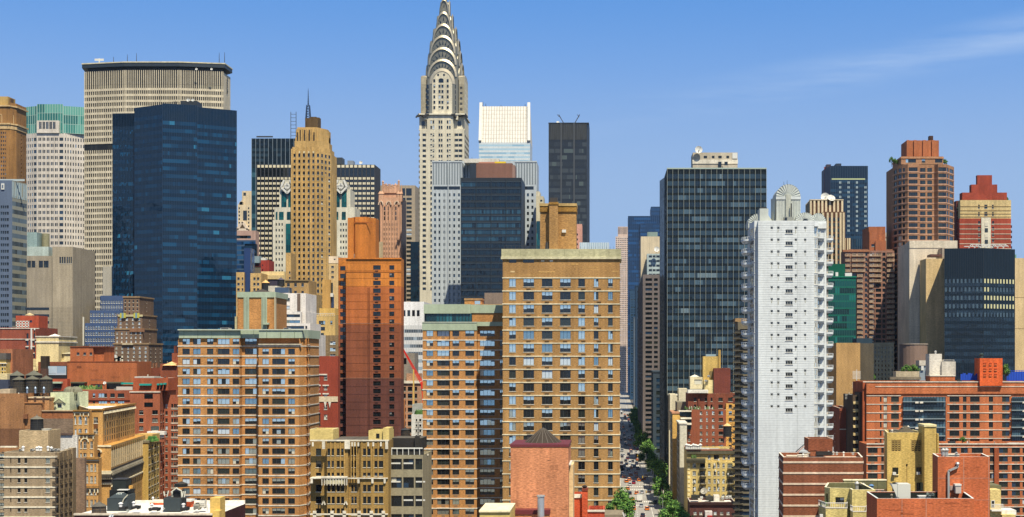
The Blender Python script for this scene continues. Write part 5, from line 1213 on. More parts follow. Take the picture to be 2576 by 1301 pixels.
# ---------------------------------------------------------------- big red apartment complex (ref F)
b = B('apartment_building', 'long orange-red brick apartment complex with blue glass balcony bays and white string courses', 480, 'F', 1050)
dd = b.d; m_ = br80('#c8693f'); gm_ = gl100('#39505b')
cols = [(650, 692), (718, 766), (790, 824), (850, 914), (938, 1004), (1028, 1048), (1074, 1134), (1156, 1178), (1200, 1258), (1314, 1340), (1395, 1440), (1452, 1494), (1510, 1560), (1580, 1620)]
c2 = [(568, 627), (650, 660, 'slot'), (672, 694), (718, 766), (1074, 1134), (1156, 1178), (1200, 1258), (1314, 1340), (1395, 1440)]
b.block(568, 1640, 475, 22, m_, cols=[c + ('twoacd',) if len(c) < 3 else c for c in c2], rows=(566, 52, 32, 14), st='twoacd', yb=None, part='wall')
b.block(568, 1640, 475, 5, m_, yb=548, d=dd-.45, cols=[(576, 626)] + cols, rows=(512, 52, 30, 1), st='twoacd', part='top_wall')
for x0, x1, k in ((790, 1050, 1), (1453, 1640, 2)):
    b.curtain((b.X(x0), dd-.3), (b.X(x1), dd-.3), b.Z(1300), b.Z(566), 14, b.S(52), [gl100('#31444f'), gl100('#22323c'), gl100('#4a6573')], gl100('#4d6069'), .18, mull=pl100('#20303a'), mw=.15, mo=.1, hm=pl80('#6f8087'), hw=.15, seed=k, name='balcony_glass')
    for j in range(9):
        y = 598 + 52*j
        b.bx('balcony_slab', x0, x1, y - 3, y + 1, -1.3, -.3, pl80('#8d9a9e')); b.bx('balcony_pier', (x0+x1)/2 - 26, (x0+x1)/2 - 6, y - 2, y + 8, -1.4, -1.2, COP)
        b.bx('balcony_pier', x0 + 76, x0 + 96, y - 2, y + 8, -1.4, -1.2, COP)
for j in range(14):
    y = 560 + 52*j
    for x0, x1 in ((568, 778), (1060, 1448)): b.bx('string_course', x0, x1, y - 1.5, y + 2.5, -.15, 0, COP)
b.bx('string_course', 545, 1640, 473, 478, -.7, -.45, COP); b.bx('string_course', 620, 1640, 502, 506, -.6, -.45, COP)
# left return: recessed beige-banded corner
mr = br90('#6e5742'); cr = br80('#d9bf84')
b.block(545, 570, 478, 20, br80('#b3522f'), d=dd+1, part='corner_wall')
b.block(484, 548, 556, 20, br80('#5d4c3c'), d=dd+6, part='side_wall', cols=[(500, 540)], rows=(566, 48, 26, 16), st='two')
for j in range(12): b.bx('cream_band', 488, 542, 596 + 48*j, 612 + 48*j, 5.0, 6, cr)
b.block(525, 548, 540, 10, br80('#5d4c3c'), d=dd+3, part='corner_wall')
# orange turret
b.block(1250, 1390, 332, 9, br85('#e0521e'), yb=500, d=dd-1.6, part='turret_wall', plan=[(b.X(1236, dd+7), dd+7), (b.X(1252), dd-1.6), (b.X(1390), dd-1.6), (b.X(1390), dd+9), (b.X(1236, dd+7), dd+9)])
for x in (1282, 1316, 1348):
    for y in (360, 394, 427): b.bx('turret_opening', x, x + 17, y, y + 12, -1.75, -1.6, mat('#c23f10', 'brick', .6)); b.bx('opening_sill', x, x+17, y+12, y+14, -1.9, -1.6, br90('#ef8a55'))
b.bx('roof_box', 952, 1028, 305, 440, 6, 12, sto('#dfd6c6')); b.bx('roof_box', 1028, 1112, 352, 440, 5, 12, sto('#d8cfbf')); b.bx('roof_wall', 960, 1112, 440, 475, 1, 8, m_); b.bx('roof_wall_rim', 958, 1114, 436, 442, .8, 8.2, COP)
b.bx('planter', 748, 890, 412, 448, 7, 12, sto('#c9b796')); b.bx('lower_planter', 712, 900, 446, 462, 4, 6, sto('#8a7d68'))
# lower wing
b.ref = 'F'
b.done(100)
b = B('apartment_building', 'lower orange-red brick wing with glazed top floor in front of the long red complex', 462, 'F', 1250)
dd = b.d; cl = [(1020, 1062), (1084, 1120), (1144, 1186), (1210, 1278), (1320, 1346), (1376, 1430), (1454, 1504), (1520, 1545), (1560, 1600)]
b.block(1004, 1640, 855, 16, m_, cols=cl, rows=(878, 52, 32, 9), st='twoacd', L_=2); b.block(568, 676, 855, 14, m_, cols=[(576, 636), (658, 674)], rows=(878, 52, 32, 9), st='twoacd', part='left_wall')
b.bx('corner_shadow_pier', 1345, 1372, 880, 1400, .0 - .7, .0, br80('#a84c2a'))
for x0, x1 in ((1004, 1640), (568, 676)):
    b.bx('string_course', x0, x1, 851, 857, -.3, .1, COP)
    for j in range(9): b.bx('string_course', x0, x1, 872 + 52*j, 876 + 52*j, -.15, 0, COP)
b.done(100)
root, o_ = bare('netting_screen', 'blue safety netting on posts on the roof left of the orange turret', 1195, 466, 'F', 484, 'netting'); bl = pl80('#1c4fc4'); s = .4123/F*484
for k in range(8): q = MB(); x = (-52 + 15*k)*s; q.bar((x, 0, 0), (x, 0, 46*s*(.8 + .2*(k % 2))), .14, bl); q.build('post', root)
q = MB()
for k in range(7): x0, x1 = (-52 + 15*k)*s, (-52 + 15*(k+1))*s; h0 = (40, 44, 36, 45, 42, 30, 42)[k]*s; q.poly([(x0, .05, 0), (x1, .05, 0), (x1, .05, h0), (x0, .05, h0*.93)], bl); 
q.build('net', root)
root, o_ = bare('netting_screen', 'blue safety netting on posts on the roof right of the orange turret', 1480, 470, 'F', 486, 'netting')
for k in range(11): q = MB(); x = (-60 + 16*k)*s; q.bar((x, 0, 0), (x, 0, 66*s), .14, bl); q.build('post', root)
q = MB(); q.poly([(-54*s, .05, 0), (110*s, .05, 0), (110*s, .05, 60*s), (-54*s, .05, 55*s)], bl); q.bar((-54*s, 0, 62*s), (110*s, 0, 66*s), .15, bl); q.build('net', root)
mb = MB(); mb.cone(0, 0, 0, 11.2, 6.2, 6.2, pn80('#8f7768'), 22); mb.cone(0, 0, 11.2, 11.5, 6.5, 6.5, st80('#cbb8a2'), 22); o = mb.build('storage_drum'); o.location = (WX('F', 860, 620), 622, WZ('F', 400, 620)); tag(o, 'squat brown round drum at the foot of the blank cream tower', 'drum')
b = B('roof_shed', 'small grey-blue plant shed with white ducts beside the brown round drum', 560, 'F', 925); b.bx('wall', 892, 958, 375, 470, 0, 6, pn80('#9aa6ad')); b.bx('roof', 888, 962, 345, 376, -.5, 6, sto('#d8cdb9')); b.bx('duct', 900, 915, 378, 405, -.6, 0, WHITE); b.bx('duct', 930, 946, 395, 440, -.8, 0, WHITE); b.done()
vent('white pipe vent on the tall roof box of the red complex', 'F', 994, 285, 305, 488, .5); vent('dark roof vent on top of the orange turret', 'F', 1283, 300, 332, 482, .9, 3, mat('#4c5a55', 'steel', .9))
acbox('long white cooling unit on the right roof box of the red complex', 'F', 1040, 1110, 338, 353, 486, 3)

# ---------------------------------------------------------------- white tower (ref I)
b = B('apartment_tower', 'tall white panelled apartment tower with round balconies and barrel-vaulted roof towers', 350, 'I', 620, 'tower')
dd = b.d; W = mat('#dfe3e2', 'panel', .86); WS = pn85('#cdd2d0')
pitch = 132.0; NF = 26
x0, x1 = 305, 925
ops_c = [(441, 469, 0, 'small'), (514, 542, 0, 'small'), (708, 736, 0, 'small'), (811, 839, 0, 'small')]
mb = MB(); a = b.X(x0); z1 = b.Z(497); ops = []
for j in range(NF):
    y = 563 + pitch*j
    if b.Z(y + 80) < 3: break
    for xa, xb, _, s_ in ops_c:
        if j > 15 and xa != 444: continue
        ops.append((b.X(xa) - a, b.X(xb) - a, b.Z(y + 28), b.Z(y), s_, 0))
    if j < 16: ops.append((b.X(608) - a, b.X(686) - a, b.Z(y + 76), b.Z(y + 32), 'tri', 0))
pts = [(b.X(x0), dd), (b.X(x1), dd), (b.X(x1), dd+18), (b.X(x0), dd+18)]
b.facade(mb, pts[0], pts[1], 0, z1, ops, W); 
for i in (1, 2, 3): b.facade(mb, pts[i], pts[(i+1) % 4], 0, z1, [], W)
mb.poly([(*p, z1) for p in pts], ROOFW); b.part(mb, 'wall')
jt = MB(); jm = pn80('#b9bdba'); y = 522; k = 0
while b.Z(y) > 3 and k < 130:
    jt.box(b.X(x0 + 2), b.X(x1 - 2), dd - .03, dd, b.Z(y + 1.2), b.Z(y), jm); y += pitch/(5 if True else 4); k += 1
for x in (513, 738): jt.box(b.X(x), b.X(x + 2), dd - .03, dd, 3, z1, jm)
b.part(jt, 'panel_joints')
# rust streaks under the sills
stn = MB(); sm = mat('#b4b3a2', 'panel', .78); r = random.Random(8)
for j in range(15):
    for x in (452, 524, 718, 824): 
        hh = r.uniform(10, 45); stn.box(b.X(x + r.uniform(-4, 4)), b.X(x + r.uniform(5, 9)), dd - .02, dd - .001, b.Z(593 + pitch*j + hh), b.Z(593 + pitch*j), sm)
b.part(stn, 'streaks')
# corner window strips and right balconies side
def strip(p0, p1, y0, hh, st, nm, frac=((.06, .94),), extra=True):
    mb = MB(); Ls = (Vector(p1)-Vector(p0)).length; ops = []
    for j in range(NF):
        y = y0 + pitch*j
        if b.Z(y + hh) < 3: break
        for f in frac: ops.append((Ls*f[0], Ls*f[1], b.Z(y+hh), b.Z(y), f[2] if len(f) > 2 else st, 0))
    b.facade(mb, p0, p1, 0, z1, ops, W); b.part(mb, nm)
lp = [(b.X(188, dd+12), dd+12), (b.X(262, dd+2), dd+2), (b.X(305), dd)]
strip((b.X(262, dd+1.5), dd+1.5), (b.X(307, dd+1.5), dd+1.5), 566, 116, 'bay', 'corner_wall')
b.bx('pier', 262, 312, 497, 3200, 1.6, 8, W)
strip((b.X(206, dd+8), dd+8), (b.X(262, dd+2), dd+2), 566, 110, 'bay', 'side_wall', ((.1, .9),))
b.bx('pier', 212, 262, 560, 3200, 8.1, 14, WS, d=dd)
strip((b.X(925), dd+.8), (b.X(970), dd+.8), 566, 110, 'bay', 'corner_wall'); strip((b.X(970), dd+3), (b.X(1062), dd+3), 574, 116, 'bay', 'right_wall', ((.04, .46, 'bay'), (.52, .96, 'big')))
b.bx('pier', 925, 1061, 500, 3200, 3.2, 16, W)
b.bx('parapet', 926, 970, 498, 560, -.1, 3, W); b.bx('parapet', 970, 1063, 525, 572, 2.6, 6, W)
# round balconies
def balc(cx_, cy_, z, r0, m):
    q = MB(); n = 10; P = [(cx_ + r0*math.cos(math.pi*(1 + i/n)), cy_ + r0*math.sin(math.pi*(1 + i/n))) for i in range(n+1)]
    for i in range(n):
        p, s_ = P[i], P[i+1]; bot = ((p[0]*.6 + cx_*.4), (p[1]*.6 + cy_*.4)); bo2 = ((s_[0]*.6 + cx_*.4), (s_[1]*.6 + cy_*.4))
        q.poly([(*p, z), (*s_, z), (*s_, z + .5), (*p, z + .5)], m); q.poly([(*bot, z - .6), (*bo2, z - .6), (*s_, z), (*p, z)], m)
        q.bar((*p, z + .5), (*p, z + 1.05), .07, m); q.bar((*p, z + 1.05), (*s_, z + 1.05), .09, m); q.poly([(cx_, cy_, z + .05), (*p, z + .05), (*s_, z + .05)], m)
    b.part(q, 'balcony')
for j in range(22):
    y = 700 + pitch*j; z = b.Z(y - 2)
    if z < 3: break
    balc(b.X(200, dd+6.5), dd + 6.5, b.Z(y + 4), 1.75, W); balc(b.X(168, dd+10), dd + 10, b.Z(y - 2), 1.2, W)
    balc(b.X(1000), dd + 3, b.Z(y - 14), 1.35, W); balc(b.X(1088, dd+6), dd + 6, b.Z(y - 6), 1.15, W)
    b.bx('side_wall_panel', 1062, 1082, y - 90, y + 42, 6, 12, st80('#d8c3aa')) if j > 0 else None
# barrel roof towers
rf = pn85('#c2c7bf')
def barrel(xa, xb, yspring, yapex, ybase, y0_, dep, ribs=26, nm='barrel_roof', wall=True):
    mb = MB(); n = ribs; Y0 = dd + y0_; xc = (b.X(xa, Y0)+b.X(xb, Y0))/2; rr = (b.X(xb, Y0) - b.X(xa, Y0))/2; zs = b.Z(yspring, Y0); hz = b.Z(yapex, Y0) - zs
    P = [(xc - rr*math.cos(math.pi*i/n), zs + hz*math.sin(math.pi*i/n)) for i in range(n+1)]; zc = zs
    for i in range(n):
        dp = .12 if i % 2 else 0
        mb.poly([(xc, Y0 + .3, zc), (P[i+1][0], Y0 + dp, P[i+1][1]), (P[i][0], Y0 + .12 - dp, P[i][1])][::-1], rf)
        mb.poly([(P[i][0], Y0 + dp, P[i][1]), (P[i+1][0], Y0 + dp, P[i+1][1]), (P[i+1][0], Y0 + dep, P[i+1][1]), (P[i][0], Y0 + dep, P[i][1])], rf)
        if i % 2: mb.bar((xc + (P[i][0]-xc)*.35, Y0 + .15, zc + (P[i][1]-zc)*.35), (P[i][0], Y0, P[i][1]), .09, WS)
    b.part(mb, nm)
    if wall: mb = MB(); mb.box(b.X(xa, Y0), b.X(xb, Y0), Y0, Y0 + dep, b.Z(ybase), zs, rf); b.part(mb, 'barrel_wall')
barrel(505, 775, 232, 92, 497, 5, 9); b.bx('eave', 503, 777, 229, 236, 4.8, 5, WS); b.bx('rough_panel', 612, 668, 205, 492, 4.6, 5.2, st85('#b3b5a8')); 
mb = MB(); mb.poly([(b.X(485), dd+8, b.Z(215)), (b.X(505), dd+5, b.Z(232)), (b.X(505), dd+5, b.Z(497)), (b.X(485), dd+8, b.Z(497))][::-1], rf); b.part(mb, 'side_panel')
b.bx('pipe', 667, 677, 305, 492, 3.6, 4.0, STEELD); b.bx('shed', 590, 700, 455, 492, 3, 4.5, pl80('#8c8f88')); b.bx('shed_opening', 600, 625, 462, 490, 2.8, 3, DARK)
for k in range(16): x = 512 + 17*k; b.bx('wall_rib', x, x + 2.5, 236, 495, 4.85, 5, WS) if not 608 < x < 672 else None
barrel(720, 930, 497, 405, 497, 2, 8, wall=False); barrel(880, 1060, 527, 412, 560, 6, 8, wall=True); barrel(194, 420, 527, 420, 540, 10, 6, wall=True)
b.bx('stair_tower', 322, 418, 362, 497, 2, 7, rf); b.bx('stair_top', 328, 402, 350, 362, 3, 6, STEELD)
mb = MB(); mb.poly([(b.X(418), dd+3, b.Z(400)), (b.X(478), dd+3, b.Z(492)), (b.X(418), dd+3, b.Z(492))][::-1], rf); mb.poly([(b.X(418), dd+3, b.Z(400)), (b.X(478), dd+3, b.Z(492)), (b.X(478), dd+7, b.Z(492)), (b.X(418), dd+7, b.Z(400))], rf); b.part(mb, 'stair_wing')
mb = MB(); ar = [(b.X(838) - 30*b.S(1)*math.cos(math.pi*i/10), b.Z(492) + 24*b.S(1)*math.sin(math.pi*i/10)) for i in range(11)]; mb.poly([(x, dd+1.9, z) for x, z in ar][::-1], DARK); b.part(mb, 'lunette_window')
b.done(100)
for x in (597, 634): mast('thin rod on the tallest barrel roof of the white tower', 'I', x, 42 if x > 600 else 55, 96, 358, .12, group='rods on the white tower roof')

# dark balcony building left of the white tower (ref E)
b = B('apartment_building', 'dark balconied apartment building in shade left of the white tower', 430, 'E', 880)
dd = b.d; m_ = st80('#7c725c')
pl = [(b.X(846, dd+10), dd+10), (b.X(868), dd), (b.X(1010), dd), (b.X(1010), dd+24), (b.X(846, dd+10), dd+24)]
mb = MB(); zt = b.Z(-60)
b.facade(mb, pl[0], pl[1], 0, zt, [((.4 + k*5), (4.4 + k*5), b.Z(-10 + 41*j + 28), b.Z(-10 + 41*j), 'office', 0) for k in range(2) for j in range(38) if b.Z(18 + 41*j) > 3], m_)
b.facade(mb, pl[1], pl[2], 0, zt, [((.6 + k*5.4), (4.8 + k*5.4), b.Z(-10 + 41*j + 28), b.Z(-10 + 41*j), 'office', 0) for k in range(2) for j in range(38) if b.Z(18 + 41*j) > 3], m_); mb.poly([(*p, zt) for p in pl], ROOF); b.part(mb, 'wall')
for j in range(34):
    y = 20 + 41*j; z = b.Z(y)
    if z < 3: break
    w0 = 830 if j % 2 else 838; q = MB(); q.box(b.X(w0), b.X(905), dd - 1.6, dd + 5, z, z + .18, m_)
    for k in range(12): x = b.X(w0) + (b.X(905)-b.X(w0))*k/11; q.box(x - .03, x + .03, dd-1.6, dd-1.55, z, z + 1, FBLACK)
    q.box(b.X(w0), b.X(905), dd - 1.63, dd-1.56, z + .95, z + 1.05, FBLACK); q.box(b.X(w0), b.X(w0) + .05, dd - 1.6, dd + 4, z + .95, z + 1.05, FBLACK)
    q.box(b.X(w0 + 4), b.X(880), dd - 1.5, dd - 1.45, z + .2, z + .9, pl100('#4a463c')); b.part(q, 'balcony')
b.bx('upper_terrace', 850, 930, -85, -62, 2, 10, br80('#a08055')); b.done(100)
# ---------------------------------------------------------------- behind the central apartment blocks
OR_ = mat('#cf8b4e', 'brick', .73); GRN = pn80('#b2bfa5')
b = B('office_building', 'white stepped block with dark ribbon windows behind the green-edged rooftop box', 560, 'L', 800)
dd = b.d; wh = st85('#eee6dc')
b.block(596, 982, 480, 20, wh, cols=[(596, 668), (686, 776)], rows=(540, 100, 40, 2), st='two', part='wall', yb=720); b.block(596, 915, 720, 22, wh, d=dd-4, part='mid_wall', cols=[(600, 908)], rows=(750, 76, 38, 8), st='ribbon')
b.block(915, 982, 715, 20, wh, d=dd-1, part='side_wall'); b.block(660, 1038, 865, 20, wh, d=dd-8, cols=[(670, 960), (974, 1000)], rows=(900, 76, 38, 8), st='ribbon', part='low_wall'); b.block(1000, 1100, 1010, 20, wh, d=dd-12, cols=[(1010, 1075)], rows=(1050, 75, 36, 8), st='ribbon', part='low_wall'); b.block(596, 664, 782, 10, wh, d=dd-11, part='white_box')
b.bx('dark_slot', 872, 912, 485, 706, -.2, .1, st80('#7d6a5c')); b.bx('fin', 668, 678, 500, 710, -1.2, 0, wh); b.bx('roof_deck', 500, 610, 385, 460, 6, 14, st80('#ded4bd')); b.bx('greenhouse', 585, 760, 405, 470, 3, 9, gl100('#45546a'), pl80('#d8dccb')); b.done(60)
b = B('office_building', 'tan prewar block with a dark blue-striped gap, behind the orange block', 720, 'L', 250)
m_ = br85('#cfa969')
b.block(88, 188, 210, 20, m_, cols=[(102, 132), (160, 180)], rows=rowsn(276, 70, 34, 900), st='hungd', cop=COP); b.block(270, 410, 222, 20, m_, d=b.d-4, cols=[(308, 336), (354, 384)], rows=rowsn(276, 70, 34, 900), st='hungd', cop=COP); b.bx('round_balcony_stack', 188, 272, -100, 900, 2, 10, gl100('#22355e')); b.done(40)
b = B('office_building', 'low cream building with a pleated pale roof', 730, 'L', 560)
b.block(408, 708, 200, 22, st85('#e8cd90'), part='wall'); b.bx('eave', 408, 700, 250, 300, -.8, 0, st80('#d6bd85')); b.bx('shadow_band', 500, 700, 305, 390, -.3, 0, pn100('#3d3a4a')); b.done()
b = B('brick_building', 'small bright red brick block with a grey-blue tank box on its left', 800, 'L', 450)
b.block(405, 510, 55, 12, br85('#a52f2c'), cols=[(420, 432)], rows=(110, 60, 24, 3), st='slot'); b.bx('tank_box', 275, 392, 5, 92, -1, 6, pn80('#8fa3ab')); b.bx('red_base', 275, 405, 92, 150, 0, 8, br85('#5d2a2c')); b.bx('grey_wall', 268, 405, 140, 400, 0, 8, st85('#6f6658')); b.bx('white_cap', 405, 465, 25, 56, 0, 4, WHITE); b.done()
tank('pale orange-roofed black water tank behind the green-edged box', 'L', 453, 305, 452, 640, 100, BLKT, st85('#e6b56d'), roofh=.28)
tank('dark water tank with a slate cone below the pleated cream roof', 'L', 652, 275, 388, 700, 92, BLKT, pl80('#5b5560'), roofh=.28)
b = B('apartment_building', 'weathered tan prewar building with a row of arched top windows', 690, 'L', 860)
b.block(715, 1020, 312, 18, br85('#b08c55'), cols=[(740, 776), (832, 866), (924, 956)], rows=(350, 100, 44, 2), st='hung'); b.bx('cornice', 712, 1022, 308, 320, -.6, 0, sto('#a58a5c')); b.block(975, 1110, 492, 14, br85('#bb9a62'), d=b.d-6, cols=[(980, 1000), (1018, 1054)], rows=(530, 77, 42, 8), st='hung', part='wing_wall'); b.block(725, 790, -40, 12, br85('#c09a5c'), d=b.d+20, cols=[(765, 785)], rows=(200, 70, 30, 3), part='rear_wall'); b.done(50)
b = B('apartment_building', 'yellow-tan building with a trellised roof terrace left of the tall orange-red tower', 640, 'L', 1230)
m_ = br85('#d8b46c')
b.block(1100, 1358, 755, 16, m_, cols=[(1168, 1214), (1296, 1322), (1150, 1230, 'three')], rows=(834, 400, 44, 1), st='two'); b.bx('window', 1150, 1228, 912, 956, -.1, .2, DARK); b.bx('window', 1170, 1214, 990, 1030, -.1, .2, DARK2)
b.block(1155, 1358, 672, 12, br85('#e0b45c'), d=b.d+3, part='upper_wall'); q = MB()
for k in range(12): x = b.X(1104 + 22*k); q.bar((x, b.d-.1, b.Z(775)), (x, b.d-.1, b.Z(738)), .15, COP)
q.bar((b.X(1104), b.d-.1, b.Z(740)), (b.X(1350), b.d-.1, b.Z(740)), .2, COP); b.part(q, 'trellis')
b.block(1100, 1400, 1020, 14, br85('#8f7754'), d=b.d-8, cols=[(1292, 1362)], rows=(1098, 82, 42, 8), st='hungw', part='front_wall'); b.curtain((b.X(1115), b.d-8.3), (b.X(1275), b.d-8.3), 0, b.Z(1085), 4, 3.4, [gl100('#4f5a63'), gl100('#303940')], pn80('#a3a59c'), .35, mull=pl100('#2b2f33'), mw=.3, mo=.2); b.done(50)
b = B('office_building', 'cream block with a tall dark window slot left of the tall orange-red tower', 780, 'L', 1340)
m_ = br85('#d5b47b')
b.block(1275, 1395, 5, 14, st85('#eed6b4'), cols=[(1340, 1362)], rows=(36, 400, 16, 1), yb=100, st='slot', part='top_wall'); b.block(1275, 1395, 95, 14, m_, cols=[(1308, 1342)], rows=(130, 65, 24, 3), st='hung', cop=COP); b.bx('dark_slot', 1296, 1330, 345, 480, -.2, .1, DARK2); b.bx('dark_slot', 1294, 1344, 500, 665, -.2, .1, mat('#2a3550', 'pane', 1)); b.bx('white_box', 1292, 1330, 478, 526, -2, 0, WHITE); b.block(1192, 1292, 305, 14, br85('#cf9f53'), d=b.d-3, part='wing_wall'); b.done(40)
b = B('brick_building', 'dark red prewar building with white keystones between the two orange towers', 526, 'B', 750)
m_ = br80('#a03a2a')
b.block(682, 817, 515, 3, m_, cols=[(709, 725), (748, 764)], rows=(608, 48, 24, 5), st='hungw', cop=COP, part='wall')
for x in (703, 742): 
    for y in (661, 702): b.bx('white_surround', x, x + 30, y - 6, y, -.3, 0, COP); 
b.bx('stone_band', 684, 816, 712, 738, -.25, -.05, st85('#dcc8a4')); b.bx('white_frieze', 684, 764, 602, 608, -.3, 0, COP)
for x in (690, 712, 748, 770): 
    q = MB(); q.poly([(b.X(x), b.d-.35, b.Z(738)), (b.X(x+14), b.d-.35, b.Z(738)), (b.X(x+7), b.d-.35, b.Z(768))][::-1], COP); b.part(q, 'keystone')
b.done(40)
tank('brown water tank in front of the dark red prewar building', 'B', 703, 776, 858, 470, 46, WOODT, STEELD, roofh=.25)

# white and banded blocks between (ref C)
b = B('office_building', 'white block over silver ribbon floors between the orange-red tower and the orange apartment block', 640, 'C', 525)
b.block(468, 585, 250, 26, st88('#eeebe6'), cols=[(481, 495), (504, 518), (527, 541), (550, 564)], rows=(291, 300, 30, 1), st='slot'); 
b.curtain((b.X(468), b.d-.3), (b.X(585), b.d-.3), 0, b.Z(365), 14, 3.45, [gl100('#5b6670'), gl100('#97a3ab'), gl100('#3d464e')], pn80('#e4e2dd'), .55, mull=pl80('#b9bec2'), mw=.12, mo=.1, seed=8); b.done()
b = B('apartment_building', 'pale brown terraced building with light cornices behind the red crane', 560, 'C', 520)
m_ = br85('#b58a6b')
b.block(472, 580, 640, 20, m_, cols=[(484, 497), (506, 528), (540, 552)], rows=(664, 34, 22, 16), st='hung', cop=COP); b.ring([(b.X(472), b.d), (b.X(580), b.d), (b.X(580), b.d+20), (b.X(472), b.d+20)], b.Z(648), b.Z(636), .6, COP, 'cornice'); b.block(476, 540, 500, 10, st85('#8d8478'), yb=640, d=b.d+4, cols=[(484, 500)], rows=(525, 60, 30, 1), st='slot', part='upper_wall'); b.block(500, 560, 600, 10, m_, yb=640, d=b.d+2, part='upper_wall'); b.block(474, 486, 730, 10, br85('#d27f43'), d=b.d-4, part='side_wall'); b.done(50)
b = B('apartment_building', 'small grey-white house with roof plants in front of the terraced brown building', 470, 'C', 552)
b.block(524, 580, 800, 16, st85('#d8d6cd'), cols=[(545, 552), (562, 572)], rows=(822, 26, 12, 5), st='hung'); b.block(528, 578, 750, 10, st85('#b3b4ab'), yb=800, d=b.d+5, part='roof_room'); 
q = MB(); r = random.Random(3)
for k in range(18): q.dome(b.X(540 + r.uniform(0, 34)), b.d + r.uniform(.5, 3), b.Z(800), .6, .8 + r.random(), mat('#4d7035', 'leaf'), 6, 2)
b.part(q, 'roof_plants'); b.done()
# red crane
root, o_ = bare('tower_crane', 'red lattice crane jib leaning left between the two apartment towers', 572, 655, 'C', 545, 'crane')
rd = mat('#e0301a', 'plain', .85); s = .5154/F*545; p0 = Vector((0, 0, 0)); p1 = Vector(((473 - 572)*s, 0, (655 - 466)*s)); q = MB(); q2 = MB(); off = Vector((.9, 0, .5))
for o2 in (Vector((0, 0, 0)), off, Vector((.4, .9, .2))): q.bar(p0 + o2*1.1, p1 + o2*.25, .24, rd)
n = 22
for k in range(n): a_, c_ = k/n, (k+1)/n; w1, w2 = 1.1 - .85*a_, 1.1 - .85*c_; q2.bar(p0.lerp(p1, a_), p0.lerp(p1, c_) + off*w2, .13, rd); q2.bar(p0.lerp(p1, c_) + off*w2, p0.lerp(p1, c_), .13, rd)
q.build('jib', root); q2.build('bracing', root); q = MB(); q.bar(p0 + Vector((1, 0, -8)), p0 + Vector((0.5, 0, 0)), .9, rd); q.bar(p0 + Vector((-3, 0, -20)), p0 + Vector((-3, 0, 6)), .5, mat('#d9b45c', 'plain', .85)); q.box(0, 2.2, -1, 1, -1.5, 1, rd); q.build('boom_base', root)

# ---------------------------------------------------------------- tall orange-to-red tower (ref C)
b = B('apartment_tower', 'very tall brick tower shading in bands from orange at the top to dark red below', 538, 'C', 320, 'tower')
dd = b.d
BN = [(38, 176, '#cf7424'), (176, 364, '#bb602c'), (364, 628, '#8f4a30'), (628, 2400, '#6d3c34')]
def segwall(x0, x1, dy, ytop, cols, nm, plan=None, R_=0, dep=7, st='big'):
    for ya, yb, hc in BN:
        ya = max(ya, ytop)
        if ya >= yb: continue
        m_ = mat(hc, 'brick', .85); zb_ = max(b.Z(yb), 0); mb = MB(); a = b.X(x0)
        D_ = dd + dy; a = b.X(x0, D_); pts = plan or [(b.X(x0, D_), D_), (b.X(x1, D_), D_), (b.X(x1, D_), D_+dep), (b.X(x0, D_), D_+dep)]
        rows = [(b.Z(72 + 37.7*j + 22), b.Z(72 + 37.7*j)) for j in range(70)]
        ops = [(b.X(c[0], D_) - a, b.X(c[1], D_) - a, z0_, z1_, st, 0) for c in cols for z0_, z1_ in rows if z0_ > zb_ + .1 and z1_ < b.Z(ya) - .05 and z0_ > 3]
        for i in range(len(pts)):
            oo = ops if i == 0 else []
            if plan and i == 0: oo = [(o[0], o[1], *o[2:]) for o in ops]
            b.facade(mb, pts[i], pts[(i+1) % len(pts)], zb_, b.Z(ya), oo, m_)
        if ya == ytop: mb.poly([(*p, b.Z(ya)) for p in pts], ROOFD)
        b.part(mb, nm)
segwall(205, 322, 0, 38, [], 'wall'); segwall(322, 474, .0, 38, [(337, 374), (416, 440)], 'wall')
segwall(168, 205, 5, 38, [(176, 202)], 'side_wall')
for x in (311, 317): b.bx('vent_slots', x, x + 2.5, 180, 2300, -.03, .0, br80('#4a2218')) 
for j in range(60):
    y = 37.7*j + 60
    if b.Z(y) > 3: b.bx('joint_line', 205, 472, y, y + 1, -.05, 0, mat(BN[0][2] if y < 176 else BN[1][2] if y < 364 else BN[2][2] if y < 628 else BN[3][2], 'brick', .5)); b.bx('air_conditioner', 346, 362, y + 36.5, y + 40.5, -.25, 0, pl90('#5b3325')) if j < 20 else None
b.bx('cornice', 168, 476, 36, 42, -.5, .3, br85('#d8741f')); b.bx('joint', 205, 474, 103, 106, -.1, 0, br80('#a8551a'))
for y in (355, 622): b.bx('pale_line', 168, 474, y, y + 1.5, -.12, 0, st80('#b98a72'))
ow = br85('#cc7022')
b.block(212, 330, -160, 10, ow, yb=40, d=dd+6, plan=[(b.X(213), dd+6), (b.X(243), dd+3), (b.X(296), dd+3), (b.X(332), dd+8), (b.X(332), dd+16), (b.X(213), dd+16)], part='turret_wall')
b.bx('turret_wing', 213, 243, -160, 40, 3, 6, ow); b.bx('turret_band', 243, 332, -140, -136, 2.8, 3, br80('#a8551a')); b.bx('tall_slot', 298, 306, -60, 20, 3.4, 4.4, br80('#5c2c12'))
b.done(100)
for i, x in enumerate((234, 262)): acbox('grey cooling unit beside the orange turret, ' + ('left' if i == 0 else 'right') + ' one', 'C', x, x + 22, 12 + 6*i, 38, 540, 2)

